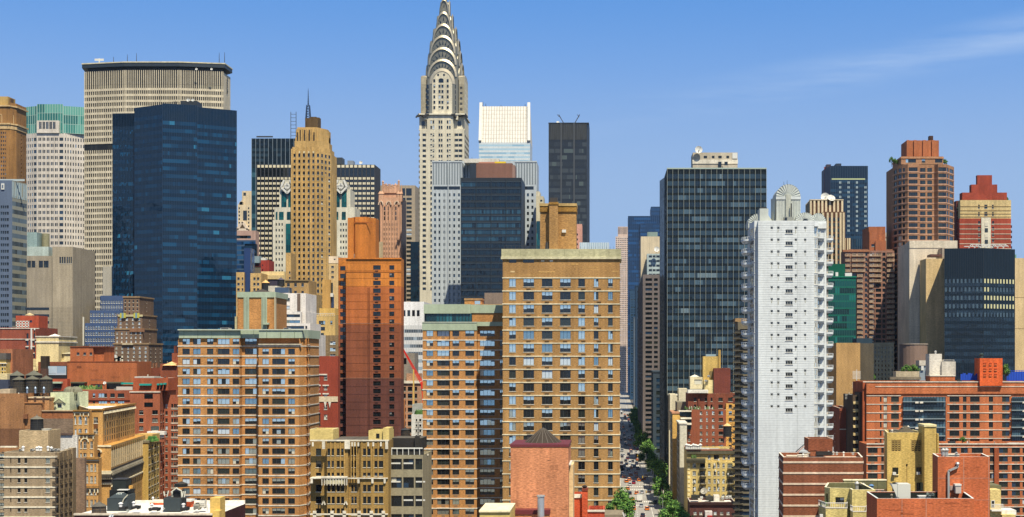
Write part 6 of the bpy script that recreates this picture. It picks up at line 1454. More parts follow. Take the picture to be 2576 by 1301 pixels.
# ---------------------------------------------------------------- orange apartment block left of centre (ref B)
def course(b, pts, y, m=COP): z = b.Z(y); b.ring(pts, z - .16, z + .16, .14, m)
b = B('apartment_tower', 'wide orange brick apartment block with white courses and a pale green parapet, left of centre', 420, 'B', 355, 'tower')
dd = b.d; P_ = 48.65; NR = 20
def wing(b, x0, x1, dy, cols, ytop, dep=20, yb=None, right=None, nr=24, y0=430, hgt=28, pitch=P_, yc=466, nm='wall', plan=None, st='twoac', skip=None, m=OR_):
    dd = b.d; D_ = dd + dy; pl = plan or [(b.X(x0, D_), D_), (b.X(x1, D_), D_), (b.X(x1, D_), D_+dep), (b.X(x0, D_), D_+dep)]
    b.block(x0, x1, ytop, dep, m, plan=pl, cols=cols, rows=(y0, pitch, hgt, nr), st=st, part=nm, roofpart=False, R_=0, skip=skip, d=D_)
    for j in range(nr):
        y = yc + pitch*j
        if b.Z(y) > 3: course(b, pl, y)
    return pl
cl = [(57, 93), (109, 146), (177, 208)]
wing(b, 36, 228, 1.5, cl, 428)
wing(b, 228, 336, .8, [(229, 287, 'threeac'), (302, 334)], 428)
wing(b, 332, 434, 3.6, [(362, 420, 'threeac')], 428)
wing(b, 429, 626, 0, [(447, 479), (495, 558, 'threeac'), (573, 606)], 460)
b.block(431, 624, 427, 10, OR_, yb=462, d=dd + 2.2, cols=[(436, 452), (463, 527, 'threeac'), (545, 561), (600, 618)], rows=(432, 60, 22, 1), st='twoac', part='terrace_wall', roofpart=False)
# zigzag right flank
zz = [(b.X(626), dd), (b.X(650), dd + 3.5), (b.X(664), dd+2.2), (b.X(680, dd+9), dd + 9), (b.X(680, dd+9), dd+22), (b.X(626), dd+22)]
mb = MB(); zt = b.Z(428)
for i in range(len(zz)):
    p, q_ = zz[i], zz[(i+1) % len(zz)]; Ls = (Vector(q_)-Vector(p)).length
    oo = [(Ls*.3, Ls*.9, b.Z(430 + P_*j + 28), b.Z(430 + P_*j), 'hung', 0) for j in range(24) if b.Z(458 + P_*j) > 3] if i in (1, 2) else []
    b.facade(mb, p, q_, 0, zt, oo, OR_)
mb.poly([(*p, zt) for p in zz], OR_); b.part(mb, 'flank_wall')
for j in range(22):
    if b.Z(466 + P_*j) > 3: course(b, zz, 466 + P_*j)
# green parapet crown
gp = [(b.X(36), dd+.8), (b.X(336), dd+.8), (b.X(336), dd+1.6), (b.X(430), dd+1.6), (b.X(430), dd+.2), (b.X(640), dd+.2), (b.X(672, dd+5), dd+5), (b.X(672, dd+5), dd+22), (b.X(36), dd+22)]
mb = MB(); zt = b.Z(386); zb_ = b.Z(427)
for i in range(len(gp)):
    p, q_ = gp[i], gp[(i+1) % len(gp)]; mb.poly([(*p, zb_), (*q_, zb_), (*q_, zt), (*p, zt)], GRN)
mb.poly([(*p, zt) for p in inset(gp, 0)], ROOFD); mb.poly([(*p, zb_) for p in reversed(gp)], GRN); b.part(mb, 'parapet')
for x in range(9): b.bx('parapet_joint', 60 + 68*x, 61 + 68*x, 388, 426, .0 if x > 5 else .7, .79 if x <= 5 else .2, pn80('#8d9a82'))
b.bx('parapet_rim', 34, 660, 384, 389, -.1, .8, pn80('#ccd3bf'))
for y in (458, ): b.bx('terrace_rail', 429, 640, 455, 461, -.5, .3, st80('#c9bda4'))
# rooftop box with green fluted strips
b.ref = 'B'
bx0, bx1 = 326, 506
b.block(bx0, bx1, 222, 16, OR_, yb=388, d=dd+4, part='penthouse_wall', roofpart=False)
b.bx('penthouse_rim', 324, 512, 202, 226, 3.7, 20, GRN)
for xa in (356, 443):
    for k in range(4): b.bx('fluted_strip', xa + 7*k, xa + 7*k + 5, 226, 386, 3.6, 4, GRN)
b.bx('pipe', 506, 510, 226, 386, 3.5, 5, pl80('#d9c9a4')); b.bx('side_box', 313, 327, 322, 386, 5, 10, st80('#c4bb8e')); b.bx('door_hood', 450, 478, 352, 360, 2.8, 4, GRN); b.bx('door', 455, 472, 362, 386, 3.9, 4, STEELD)
mb = MB(); mb.cone(b.X(398), dd + 12, b.Z(203), b.Z(178), 5.5, 0, mat('#4c443e', 'roof', .8), 4, ph=.78); b.part(mb, 'pyramid_roof')
b.done(100)
for i, x in enumerate((236, 545)): acbox(('white cooling units at the left of the green parapet', 'white cooling unit by the foot of the rooftop box')[i], 'B', x, x + (42, 26)[i], 375, 388, 424, 3, WHITE)
mast('thin rod at the left of the rooftop box', 'B', 430, 180, 202, 440, .1)

# ---------------------------------------------------------------- orange apartment block right of centre (ref C)
b = B('apartment_tower', 'orange brick apartment block with a glazed roof storey, tucked behind the taller tan block', 420, 'C', 775, 'tower')
dd = b.d; P2 = 48.3
wing(b, 579, 648, 0, [(597, 630)], 388, y0=390, hgt=28, pitch=P2, yc=437)
wing(b, 648, 712, .7, [(650, 708, 'threeac')], 388, y0=390, hgt=28, pitch=P2, yc=437)
wing(b, 712, 843, 0, [(724, 757), (787, 830)], 388, y0=390, hgt=28, pitch=P2, yc=437)
wing(b, 843, 1010, 2.5, [(858, 930, 'four'), (955, 970)], 366, y0=390, hgt=28, pitch=P2, yc=437, st='twoac')
b.bx('parapet', 577, 843, 350, 389, -.2, 18, GRN, ROOFD); b.bx('parapet', 843, 1000, 348, 368, 1.2, 18, GRN, ROOFD); b.bx('parapet_rim', 576, 843, 348, 352, -.35, .1, pn80('#ccd3bf'))
b.bx('roof_storey_wall', 812, 1000, 262, 350, 6, 18, OR_); b.bx('roof_storey_rim', 812, 1000, 264, 302, 5.7, 18.2, GRN)
b.bx('roof_storey_rim', 584, 812, 262, 305, 4.5, 17, GRN); b.bx('roof_storey_core', 588, 811, 300, 350, 5.6, 17, pl90('#2d3f40'))
b.curtain((b.X(586), dd+5), (b.X(812), dd+5), b.Z(349), b.Z(305), 14, 6, [gl100('#1f5058'), gl100('#16343c'), gl100('#2f6870')], mull=pl100('#17343a'), mw=.2, mo=.15, seed=4)
b.bx('roof_box', 783, 868, 235, 262, 8, 14, OR_); b.bx('roof_box_rim', 781, 870, 233, 237, 7.8, 14.2, sto('#b08a5c')); b.bx('roof_vent', 833, 860, 246, 258, 7.8, 8, BLUE)
b.done(100)

# ---------------------------------------------------------------- tan block (ref T)
b = B('apartment_tower', 'broad tan brick apartment block with cream courses and a brick chimney turret, beside the avenue', 400, 'T', 288, 'tower')
dd = b.d; tn = mat('#c29355', 'brick', .67); P3 = 53.1
cl = [(75, 102), (133, 176, 'three'), (208, 251, 'three'), (282, 325, 'three'), (356, 383), (419, 438), (477, 496)]
pl, _, _ = b.block(49, 525, 250, 17, tn, cols=[c if len(c) > 2 else c + ('two',) for c in cl], rows=(332, P3, 32, 26), st='two', part='wall')
for j in range(26):
    y = 328 + P3*j
    if b.Z(y) > 3: z = b.Z(y); b.ring(pl, z - .15, z + .15, .15, st85('#e3d7b4'))
for c in (133, 208, 282, 356, 419):
    for j in range(14): b.bx('air_conditioner', c + 13, c + 30, 368 + P3*j, 373 + P3*j, -.25, 0, pl90('#8f6b3c'))
b.ring(pl, b.Z(250), b.Z(211), .35, st85('#b9b38a'), 'parapet'); b.ring(pl, b.Z(252), b.Z(242), .5, st85('#cfc79f'), 'parapet_lip')
b.patches(52, 520, 268, 324, '#c39755', 12)
for x in range(7): b.bx('parapet_joint', 120 + 60*x, 121 + 60*x, 213, 242, -.38, -.3, st80('#8f8a68'))
for x0, x1 in ((75, 104), (132, 176)): b.bx('dark_vent', x0, x1, 254, 266, -.05, .1, DARK)
for x in (205, 240): b.bx('light_vent', x, x + 13, 256, 262, -.1, .1, st90('#e9dcc0'))
b.bx('patch', 80, 98, 300, 306, -.03, 0, st85('#d6b780'))
b.bx('stair_turret', 201, 347, 50, 211, 5, 13, tn); b.bx('turret_lip', 199, 349, 28, 52, 4.6, 13.4, br85('#a0712f')); b.bx('turret_rim', 198, 350, 25, 29, 4.4, 13.6, st85('#c2a265'))
b.bx('chimney', 238, 273, 22, 211, 2.5, 5, tn); b.bx('chimney_lip', 236, 275, 20, 26, 2.3, 5.3, br85('#a0712f')); b.bx('chimney_cap', 240, 272, 2, 20, 2.8, 4.6, pl100('#3b342c'))
b.bx('lamp', 290, 306, 132, 138, 4.4, 5, WHITE); mb = MB(); mb.cone(b.X(228), dd + 3.6, b.Z(211), b.Z(180), .7, .5, STEELD, 8); b.part(mb, 'flue')
mb = MB()
for k in range(11): x = b.X(55 + 15*k); mb.bar((x, dd+.3, b.Z(211)), (x, dd+.3, b.Z(196)), .08, STEELD)
mb.bar((b.X(55), dd+.3, b.Z(196)), (b.X(205), dd+.3, b.Z(198)), .08, STEELD)
for k in range(12): x = b.X(350 + 15*k); mb.bar((x, dd+.3, b.Z(211)), (x, dd+.3, b.Z(200)), .06, STEELD)
b.part(mb, 'roof_railing'); b.done(100)

# ---------------------------------------------------------------- ornate tan loft building (ref C)
b = B('loft_building', 'ornate golden brick loft building with white terracotta brackets and tall pilasters', 372, 'C', 225)
dd = b.d; gd = mat('#a88545', 'brick', .82); wt = st85('#e6dcc4')
def loft(x0, x1, dy, cols, rows, nm='wall'): return b.block(x0, x1, 928, 18, gd, d=dd+dy, cols=cols, rows=rows, st='hung', part=nm, par=.6)
top = (966, 60, 34, 2); low = (1143, 57.5, 32, 12)
for x0, x1, dy, cs in ((32, 112, 3, [(58, 84)]), (112, 215, 0, [(114, 129), (135, 150), (160, 175), (181, 196)]), (215, 275, .8, [(231, 242), (246, 257)]), (275, 412, 0, [(288, 304), (309, 326), (344, 360), (365, 386)])):
    z1 = b.Z(928); mb = MB(); a = b.X(x0); D_ = dd + dy
    ops = [(b.X(c[0], D_) - b.X(x0, D_), b.X(c[1], D_) - b.X(x0, D_), b.Z(y + h, D_), b.Z(y, D_), 'hung', 0) for c in cs for y, h in [(966, 34), (1026, 32), (1084, 16)] + [(1143 + 57.5*j, 34) for j in range(14)] if b.Z(y+h) > 3]
    pts = [(b.X(x0, D_), D_), (b.X(x1, D_), D_), (b.X(x1, D_), dd+20), (b.X(x0, D_), dd+20)]
    b.facade(mb, pts[0], pts[1], 0, z1, ops, gd)
    for i in (1, 2, 3): b.facade(mb, pts[i], pts[(i+1) % 4], 0, z1, [], gd)
    mb.poly([(*p, z1 - .02) for p in pts], ROOFD); b.part(mb, 'wall')
for x in (90, 200, 213, 398): b.bx('terracotta_pier', x, x + 13, 925, 968, -.6, .2, wt)
for x in (40, 232, 245, 262, 310, 335, 372): b.bx('bracket', x, x + 8, 935, 955, -.35, 0, wt)
b.bx('coping', 30, 414, 924, 930, -.3, .5, wt)
for x in (150, 131, 178, 155, 197, 230, 243, 258, 283, 306, 328, 340, 362, 390): b.bx('pilaster', x - 2, x + 2, 935, 1110, -.3, 0, br90('#b8924a'))
b.bx('balcony_ledge', 85, 210, 1103, 1110, -1.2, 0, wt); b.bx('balcony_front', 108, 196, 1108, 1138, -.9, -.3, st85('#cfc6a0'))
for x in (85, 97, 110, 126, 140, 154, 168, 182, 196, 206): b.bx('baluster', x, x + 4, 1105, 1144, -1.1, -.5, wt)
b.bx('string_course', 30, 90, 1108, 1113, -.5, 3, wt); b.bx('string_course', 210, 410, 1108, 1113, -.5, 0, wt)
for x in (34, 262, 330, 390): b.bx('bracket', x, x + 10, 1112, 1135, -.5, 0, wt)
for x in (97, 205): mb = MB(); mb.bar((b.X(x-8), dd-.4, b.Z(1240)), (b.X(x), dd-.4, b.Z(1222)), .3, wt); mb.bar((b.X(x), dd-.4, b.Z(1222)), (b.X(x+8), dd-.4, b.Z(1240)), .3, wt); b.part(mb, 'gable_trim')
b.bx('string_course', 30, 410, 1283, 1289, -.5, 0, wt)
for x in (45, 130, 190, 262, 322, 380): b.bx('bracket', x, x + 16, 1270, 1300, -.5, 0, wt)
yl = st85('#e3c877')
b.block(28, 142, 872, 8, yl, yb=930, d=dd+5, part='roof_house', cop=st90('#f1e4b4')); b.block(315, 415, 878, 8, yl, yb=930, d=dd+4, part='roof_house'); b.bx('roof_house', 385, 415, 866, 930, 3, 10, yl); b.bx('roof_house_window', 352, 368, 893, 915, 3.9, 4.1, DARK)
b.done(100)
tank('dark brown water tank behind the black-roofed loft', 'C', 492, 865, 915, 400, 46, WOODT, STEELD)
b = B('loft_building', 'dark steel loft building with very large black windows and a black roof shed', 376, 'C', 498)
dd = b.d; m_ = st80('#a3987a')
b.block(418, 580, 998, 18, m_, cols=[(425, 477), (484, 536), (543, 577)], rows=(1016, 90, 53, 6), st='big')
for j in range(6): b.bx('white_shade', 425 + 60*(j % 3), 470 + 60*(j % 3), 1035 + 90*(j//2), 1042 + 90*(j//2), .2, .3, WHITE)
b.bx('roof_shed', 430, 575, 915, 970, 4, 14, pn100('#2f2c2a'), ROOFD)
b.bx('top_band', 418, 580, 968, 998, .5, 2, pn100('#35332f')); b.bx('white_rail', 426, 578, 962, 968, .1, .5, WHITE)
for x in (426, 452, 480, 508, 536, 562): b.bx('rail_post', x, x + 3, 966, 1000, 0, .5, WHITE)
b.bx('shed_fin', 540, 562, 905, 960, 3, 4, pn100('#35332f')); b.done(60)
mast('black street-lamp-like pole with a cross arm on the black loft roof', 'C', 553, 835, 905, 384, .3, arms=1)

# ---------------------------------------------------------------- pink brick block and roofs in the foreground (ref T)
b = B('brick_building', 'plain salmon brick block with a dark red coping and a round slatted roof cap', 250, 'T', 198)
dd = b.d; pk = br85('#d4835c'); cr = mat('#7a3136', 'plain', .7)
b.block(81, 316, 1006, 14, pk, part='wall', roof=ROOFD, par=.6); b.ring([(b.X(81), dd), (b.X(316), dd), (b.X(316), dd+14), (b.X(81), dd+14)], b.Z(1015), b.Z(1005), .12, cr, 'coping')
b.bx('lower_coping', 78, 240, 1272, 1282, -3, 0, cr); b.bx('lower_wall', 80, 238, 1280, 1500, -2.8, 0, pk)
mb = MB(); rr = b.S(84); mb.cone(b.X(205), dd + 7, b.Z(1012), b.Z(950), rr, .4, mat('#4a4138', 'wood', .7), 20)
for k in range(20): a_ = 2*math.pi*k/20; mb.bar((b.X(205) + rr*math.cos(a_), dd+7 + rr*math.sin(a_), b.Z(1011)), (b.X(205) + .4*math.cos(a_), dd+7 + .4*math.sin(a_), b.Z(949)), .1, mat('#6f6558', 'plain', .7))
mb.cone(b.X(205), dd+7, b.Z(952), b.Z(944), .5, .1, STEELD, 8); b.part(mb, 'slatted_cap')
b.patches(84, 312, 1022, 1270, '#d4835c', 16)
b.bx('side_wing', 316, 335, 1088, 1500, 4, 12, st85('#e3c28c')); b.bx('side_wing_vent', 317, 326, 1084, 1090, 3, 12, WHITE); b.done()
root, o_ = bare('metal_chimney', 'shiny steel chimney pipe in front of the salmon brick block', 204, 1275, 'T', 245, 'chimney'); s = .6187/F*245
mb = MB(); mb.cone(0, 0, -1, 58*s, 14*s, 14*s, mat('#c9cbd0', 'steel', .9), 18); mb.build('flue', root); mb = MB(); mb.cone(0, 0, 58*s, 64*s, 17*s, 17*s, mat('#d8d8d4', 'steel', .9), 18); mb.build('collar', root)
b = B('low_building', 'low yellow parapet roof at the bottom centre edge', 236, 'T', 40)
b.bx('wall', -45, 80, 1278, 1500, 0, 12, st85('#d9bb6a'), ROOFW); b.bx('coping', -47, 80, 1273, 1280, -.3, 12, st90('#efe0b4')); b.done()
b = B('low_building', 'small bright red wall with a short chimney right of the salmon brick block', 262, 'T', 355)
rd_ = br85('#d1492a')
b.block(316, 372, 1218, 10, rd_, part='wall', roof=ROOFD); b.bx('coping', 314, 372, 1208, 1222, -.2, .5, st90('#ece3d4')); b.bx('chimney', 372, 394, 1190, 1500, -1, 2, rd_); b.bx('chimney_coping', 371, 395, 1186, 1192, -1.1, 2.1, brk('#8c3a2a')); b.block(395, 462, 1277, 10, br85('#bf3f2c'), part='wall', roof=ROOFD); b.bx('coping', 393, 464, 1272, 1279, -.2, .5, COP); b.done()
vent('round dark turbine vent on the small red chimney', 'T', 382, 1170, 1190, 262, .55, 0, mat('#4b4740', 'steel', .9))
# ---------------------------------------------------------------- lower left (ref A)
b = B('brick_building', 'dark red brick block with white courses and a column of dark bay windows, left edge', 620, 'A', 110)
dd = b.d; m_ = br85('#9a4838')
b.block(-40, 220, 145, 24, m_, cols=[(161, 174), (204, 214)], rows=(180, 40, 32, 9), st='slot', cop=COP)
for y in (150, 215): b.bx('string_course', -40, 240, y - 2, y + 2, -.3, 0, COP)
b.bx('white_pipe', 190, 198, 150, 372, -.6, 0, WHITE); b.bx('white_pipe', 210, 217, 150, 160, -.6, 0, WHITE)
for y in (218, 258, 298, 338): b.bx('white_sill', 158, 176, y, y + 6, -.5, 0, COP); b.bx('white_sill', 188, 212, y, y + 6, -.5, 0, COP)
b.block(96, 236, 72, 10, br85('#b8452f'), yb=150, d=dd+6, part='upper_wall', cols=[(180, 196)], rows=(100, 30, 14, 2), st='slot')
q = MB(); 
for x in (95, 112, 130, 150, 168): q.bar((b.X(x), dd+1, b.Z(148)), (b.X(x), dd+1, b.Z(104)), .4, WHITE)
for y in (106, 122, 138): q.bar((b.X(92), dd+1, b.Z(y)), (b.X(172), dd+1, b.Z(y)), .4, WHITE)
b.part(q, 'white_frame'); mb = MB(); mb.cone(b.X(124), dd+10, b.Z(72), b.Z(64), 2.2, 2, sto('#e1cfa3'), 8); mb.cone(b.X(124), dd+10, b.Z(64), b.Z(50), 2.2, 0, sto('#c9b384'), 8); b.part(mb, 'cupola')
b.bx('cream_box', 198, 226, 335, 378, -1.5, 1, st85('#dcc48a')); b.done(60)
b = B('brick_building', 'cream square brick tower with a white cornice band behind the water tanks', 600, 'A', 288)
m_ = br88('#e2cd94')
b.block(221, 357, 198, 20, m_, R_=0); pl = [(b.X(221), b.d), (b.X(357), b.d), (b.X(357), b.d+20), (b.X(221), b.d+20)]; b.ring(pl, b.Z(236), b.Z(228), .4, COP, 'string_course'); b.ring(pl, b.Z(202), b.Z(196), .3, COP, 'cornice')
mb = MB(); mb.cone(b.X(290), b.d+8, b.Z(198), b.Z(181), 3.5, 0, st90('#f3ecdc'), 4, ph=.78); b.part(mb, 'roof_cap'); b.bx('side_wing', 345, 425, 345, 520, 3, 14, m_); mb = MB(); mb.cone(b.X(388), b.d + 6, b.Z(345), b.Z(305), 3.1, 2.9, m_, 10); mb.cone(b.X(388), b.d+6, b.Z(305), b.Z(294), 3.6, 0, sto('#c9bd98'), 10); b.part(mb, 'cupola'); b.bx('low_wall', 78, 232, 382, 408, -8, -2, m_); b.bx('dark_gap', 98, 228, 408, 432, -7, -3, pl100('#2d2a24')); b.bx('low_pier', 125, 142, 408, 440, -8.2, -7, m_); b.done()
b = B('apartment_building', 'small brown and yellow building with a slate mansard and planters at the left edge', 560, 'A', 35)
b.block(-30, 76, 275, 20, br85('#b06a4a'), cop=COP); b.block(-30, 37, 340, 14, st85('#d3b465'), d=b.d-4, cols=[(10, 20), (26, 34)], rows=(366, 24, 14, 3), st='hung', part='front_wall'); b.bx('mansard', -30, 38, 300, 340, -4.5, 2, mat('#5d5852', 'roof', .9)); b.bx('ledge', -30, 40, 360, 365, -4.6, -4, COP); b.bx('lower_wall', -30, 44, 425, 470, -12, -4, st85('#e3cd96')); b.bx('navy_roof', -30, 50, 462, 520, -16, -8, mat('#3c4252', 'roof', 1)); b.done(20)
# orange blank brick with terraces
b = B('brick_building', 'long blank orange-brown brick building with a square window tower and roof terrace', 580, 'A', 620)
dd = b.d; ob = br85('#b05c35')
b.block(410, 835, 352, 18, ob, R_=0); b.block(428, 568, 262, 14, ob, yb=352, d=dd+.1, cols=[(468, 484), (508, 524), (547, 562)], rows=(296, 40, 16, 2), st='hung', part='tower_wall'); b.bx('tower_side', 568, 636, 265, 360, 1.5, 13, br85('#c05f33')); b.bx('tower_rim', 426, 636, 259, 264, -.2, 13, br85('#8f4528')); b.patches(413, 832, 360, 470, '#b05c35', 16, seed=5); b.bx('louvre_window', 468, 496, 378, 392, -.06, .05, mat('#8f4a2c', 'brick', .7))
b.bx('tower_rim', 410, 835, 350, 355, -.15, .3, br85('#8f4528')); b.bx('left_wall', 232, 412, 354, 500, 2, 16, br85('#8c4a34')); b.bx('brown_chimney', 247, 283, 318, 395, -1.5, 2, pn100('#3b3228')); b.bx('chimney_base', 247, 283, 395, 470, -2, 2, br85('#5d4438'))
b.bx('skylight_frame', 281, 404, 378, 455, .5, 3, pl100('#1c2226')); b.curtain((b.X(283), dd+.3), (b.X(402), dd+.3), b.Z(434), b.Z(380), 2, 3, [gl100('#8fa3b4'), gl100('#a9bac7')], mull=pl80('#c9d3da'), mw=.2, mo=.1, hm=pl80('#c9d3da'), hw=.15, name='skylight')
b.bx('terrace_front', 305, 410, 458, 530, -3, 0, br85('#b24a33')); b.bx('awning', 306, 374, 475, 484, -4.6, -3, pl80('#b9cdb2')); b.bx('dark_opening', 308, 372, 484, 515, -3.1, -3, DARK)
for x0, x1 in ((432, 514), (650, 735)): b.bx('dark_opening', x0, x1, 482, 520, -.1, .05, DARK); b.bx('awning_frame', x0 - 3, x1 + 2, 476, 483, -3, 0, pl90('#5b5a42'))
b.bx('beam', 555, 640, 463, 466, -1.2, -1, STEELD); 
q = MB(); r = random.Random(1)
for k in range(46): q.dome(b.X(r.uniform(510, 640)), dd - 2 - r.uniform(0, 3), b.Z(522), .55, .5 + 1.8*r.random(), mat(r.choice(['#4d7035', '#6d8a44', '#3b5a2c']), 'leaf'), 6, 2)
b.part(q, 'terrace_plants'); b.bx('terrace_window', 583, 610, 490, 508, -.08, .05, NAVY)
b.bx('teal_awning', 732, 812, 480, 490, -2.6, -.6, pl90('#1f9a8c')); b.bx('terrace_floor', 410, 800, 523, 530, -8, 0, br85('#a5634a')); b.done(40)
dish('white round dish on the orange brick roof terrace', 'A', 638, 482, 574, 20, 30, 180, ybase=520)
b = B('apartment_building', 'low dark red wing with strip windows under the roof terrace plants', 562, 'A', 640)
b.block(475, 800, 528, 14, br85('#a85238'), cols=[(484, 531, 'three'), (565, 580), (600, 652, 'three'), (672, 700), (718, 757, 'three')], rows=(546, 48, 24, 8), st='two', cop=brk('#b5573c')); b.bx('white_rail', 704, 802, 505, 526, 1, 1.4, pl80('#d9cfc0')); b.bx('string_course', 475, 795, 585, 590, -.3, 0, brk('#7c2f22')); b.done(40)
# red apartment at right
b = B('apartment_building', 'tall red-brown brick apartment block with teal awnings and white string courses', 535, 'A', 900)
dd = b.d; m_ = br85('#ab583b')
pl = [(b.X(793), dd), (b.X(975), dd), (b.X(1004, dd+9), dd+9), (b.X(1004, dd+9), dd+20), (b.X(793), dd+20)]
b.block(793, 975, 528, 20, m_, plan=pl, part='wall', cols=[(848, 874), (880, 932, 'three'), (928, 962)], rows=(648, 48.5, 26, 14), st='two', skip=lambda c, i: c == 1, R_=2, sw=2)
b.bx('window', 880, 932, 549, 577, -.1, .1, DARK); b.bx('window', 880, 932, 601, 627, -.1, .1, DARK); b.bx('window', 920, 970, 746, 770, -.12, .05, BLUE2)
b.bx('string_course', 790, 978, 534, 540, -.3, .1, COP)
b.block(812, 1026, 452, 14, br85('#b3502f'), yb=528, d=dd+3, cols=[(850, 914)], rows=(488, 60, 34, 1), st='big', part='penthouse_wall'); b.bx('roof_house', 820, 940, 443, 458, 4, 12, st85('#c3bdb0')); b.bx('teal_awning', 848, 918, 487, 498, 1.4, 3, pl90('#1f9a8c')); 
for x in (955, 975, 996): b.bx('teal_awning', x, x + 14, 486 - (x-955)*.1, 496 - (x-955)*.1, 1.6, 3, pl90('#1f9a8c')); b.bx('window', x + 2, x + 12, 494, 520, 2.9, 3.1, DARK)
b.block(1000, 1090, 555, 16, br85('#a5543a'), d=dd+7, cols=[(1008, 1022), (1044, 1056), (1060, 1072), (1074, 1084)], rows=(610, 44, 24, 16), st='two', part='right_wall'); b.bx('right_house', 1000, 1026, 470, 560, 6.5, 16, m_)
for j in range(14): b.bx('white_sill', 1042, 1086, 640 + 44*j, 643 + 44*j, 6.8, 7, COP)
b.block(898, 1002, 822, 1.9, br85('#a5543a'), yb=842, d=dd - 2, part='porch_wall'); b.bx('white_canopy', 896, 1002, 778, 796, -3, -.1, ROOFW); b.bx('canopy_front', 930, 1000, 798, 812, -2.3, -2.05, WHITE)
b.done(100)
b = B('brick_building', 'dark brick block with an orange hipped roof piece left of the orange apartment block', 600, 'A', 1030)
b.block(835, 1085, 390, 20, br85('#7c3c2c'), roofpart=True); b.block(975, 1085, 365, 14, br85('#8d4630'), d=b.d-3, part='upper_wall'); mb = MB(); mb.cone(b.X(1052), b.d - 1, b.Z(375), b.Z(352), 4.5, 0, st90('#efc07c'), 4, ph=.78); b.part(mb, 'hipped_roof'); b.bx('chimney', 1060, 1072, 256, 300, 2, 4, brk('#7a3a2a')); b.bx('right_house', 1044, 1088, 300, 380, 1, 8, brk('#9b4d34')); b.bx('roof_box', 880, 900, 372, 392, 2, 4, WHITE)
for x in (838, 850, 862, 905, 930, 948): b.bx('roof_pier', x, x + 8, 356 + (x % 7), 392, 3, 5, brk('#8d5b43'))
b.done()
b = B('penthouse_house', 'white and brown flat-roofed roof house behind the blank orange brick building', 640, 'A', 715)
b.bx('wall', 680, 752, 320, 420, 0, 8, st85('#ded2b8')); b.bx('dark_wall', 752, 840, 335, 420, 1, 8, br85('#7b6a58')); b.bx('flue', 700, 712, 310, 330, -.4, 1, WHITE); b.done()
# ---- big brown brick with tanks
b = B('brick_building', 'huge weathered brown blank brick wall building under three dark water tanks', 455, 'A', 220)
dd = b.d; bb = br85('#a56f48')
b.block(-60, 148, 546, 22, bb, part='wall', cop=brk('#6b4a38')); b.block(146, 252, 600, 20, bb, d=dd+.5, part='wall', cop=brk('#7a5540')); b.block(250, 447, 652, 20, br85('#a5603a'), d=dd+1, part='wall', cop=sto('#c9a98a'))
b.patches(-55, 146, 552, 750, '#a56f48', 18, seed=3); b.bx('grey_patch', 255, 445, 700, 790, .97, 1, br85('#85705c')); b.bx('stained_base', -60, 252, 760, 870, -.06, 0, br85('#7c5138'))
b.bx('tank_house', 152, 300, 572, 650, 3, 14, br85('#c98c5c')); b.bx('tank_house_rim', 150, 302, 568, 575, 2.6, 14, st85('#e6cfa6')); b.bx('dark_slot', 250, 262, 610, 652, 2.9, 3.1, STEELD); b.bx('rust_band', 145, 255, 600, 606, .2, 1, brk('#c8814f')); b.bx('chimney', 148, 172, 672, 700, -.8, 0, brk('#8d5639')); b.bx('roof_wall', 0, 60, 520, 548, 2, 8, sto('#cdb694')); b.bx('parapet_rim', 250, 447, 649, 655, .6, 1.2, sto('#d3b48c'))
b.done()
for i, (x, yt, yb_, w_) in enumerate(((100, 442, 540, 76), (180, 438, 540, 80), (266, 438, 540, 76))):
    tank(('left', 'middle', 'right')[i] + ' of the three front dark wooden water tanks over the brown brick wall', 'A', x, yt, yb_, 462, w_, mat('#4a443c', 'wood', .8), mat('#6d6a5a', 'roof', .8), legs=28, group='water tanks over the brown brick wall')
for i, (x, yt, w_) in enumerate(((86, 408, 84), (188, 405, 94))):
    tank(('left', 'right')[i] + ' of the two rear dark water tanks behind the three front ones', 'A', x, yt, 500, 478, w_, mat('#4a443c', 'wood', .8), mat('#6f6e60', 'roof', .8), legs=30, group='water tanks over the brown brick wall', roofh=.32)
for i, x in enumerate((166, 216, 268)): vent('pale blue roof pipe in front of the ' + ('left', 'middle', 'right')[i] + ' gap of the water tanks', 'A', x, 505, 545, 456, .45, 0, mat('#9fb0c4', 'steel', .9))
b = B('roof_house', 'pale green rooftop house with a small pediment and dormer domes', 462, 'A', 395)
gm2 = st85('#cfd5ac'); dd = b.d
pl = [(b.X(308), dd), (b.X(425), dd), (b.X(484, dd+10), dd+10), (b.X(484, dd+10), dd+18), (b.X(308), dd+18)]
b.block(308, 425, 540, 12, gm2, yb=660, plan=pl, part='wall', cols=[(350, 376)], rows=(612, 60, 22, 1), st='slot', cop=sto('#e3e3c8'))
for x in (436, 450, 462): b.bx('slit_window', x, x + 6, 550, 590, 3 + (x-436)*.14, 3.4 + (x-436)*.14, DARK)
mb = MB(); y_ = dd - .4; mb.poly([(b.X(325), y_, b.Z(602)), (b.X(402), y_, b.Z(602)), (b.X(395), y_, b.Z(592)), (b.X(363), y_, b.Z(574)), (b.X(332), y_, b.Z(592))], st80('#9a9a7c')); mb.bar((b.X(325), y_, b.Z(602)), (b.X(363), y_, b.Z(575)), .3, gm2); mb.bar((b.X(363), y_, b.Z(575)), (b.X(402), y_, b.Z(602)), .3, gm2); b.part(mb, 'pediment')
for x in (380, 412, 425): mb = MB(); mb.dome(b.X(x), dd + 6, b.Z(540), 2, 1.9, mat('#8e8a74', 'roof', .8), 10, 3); b.part(mb, 'dormer_dome')
for x in (345, 380): b.bx('window_trim', x - 2, x + 2, 602, 634, -.2, 0, sto('#e8e8cc'))
b.done()
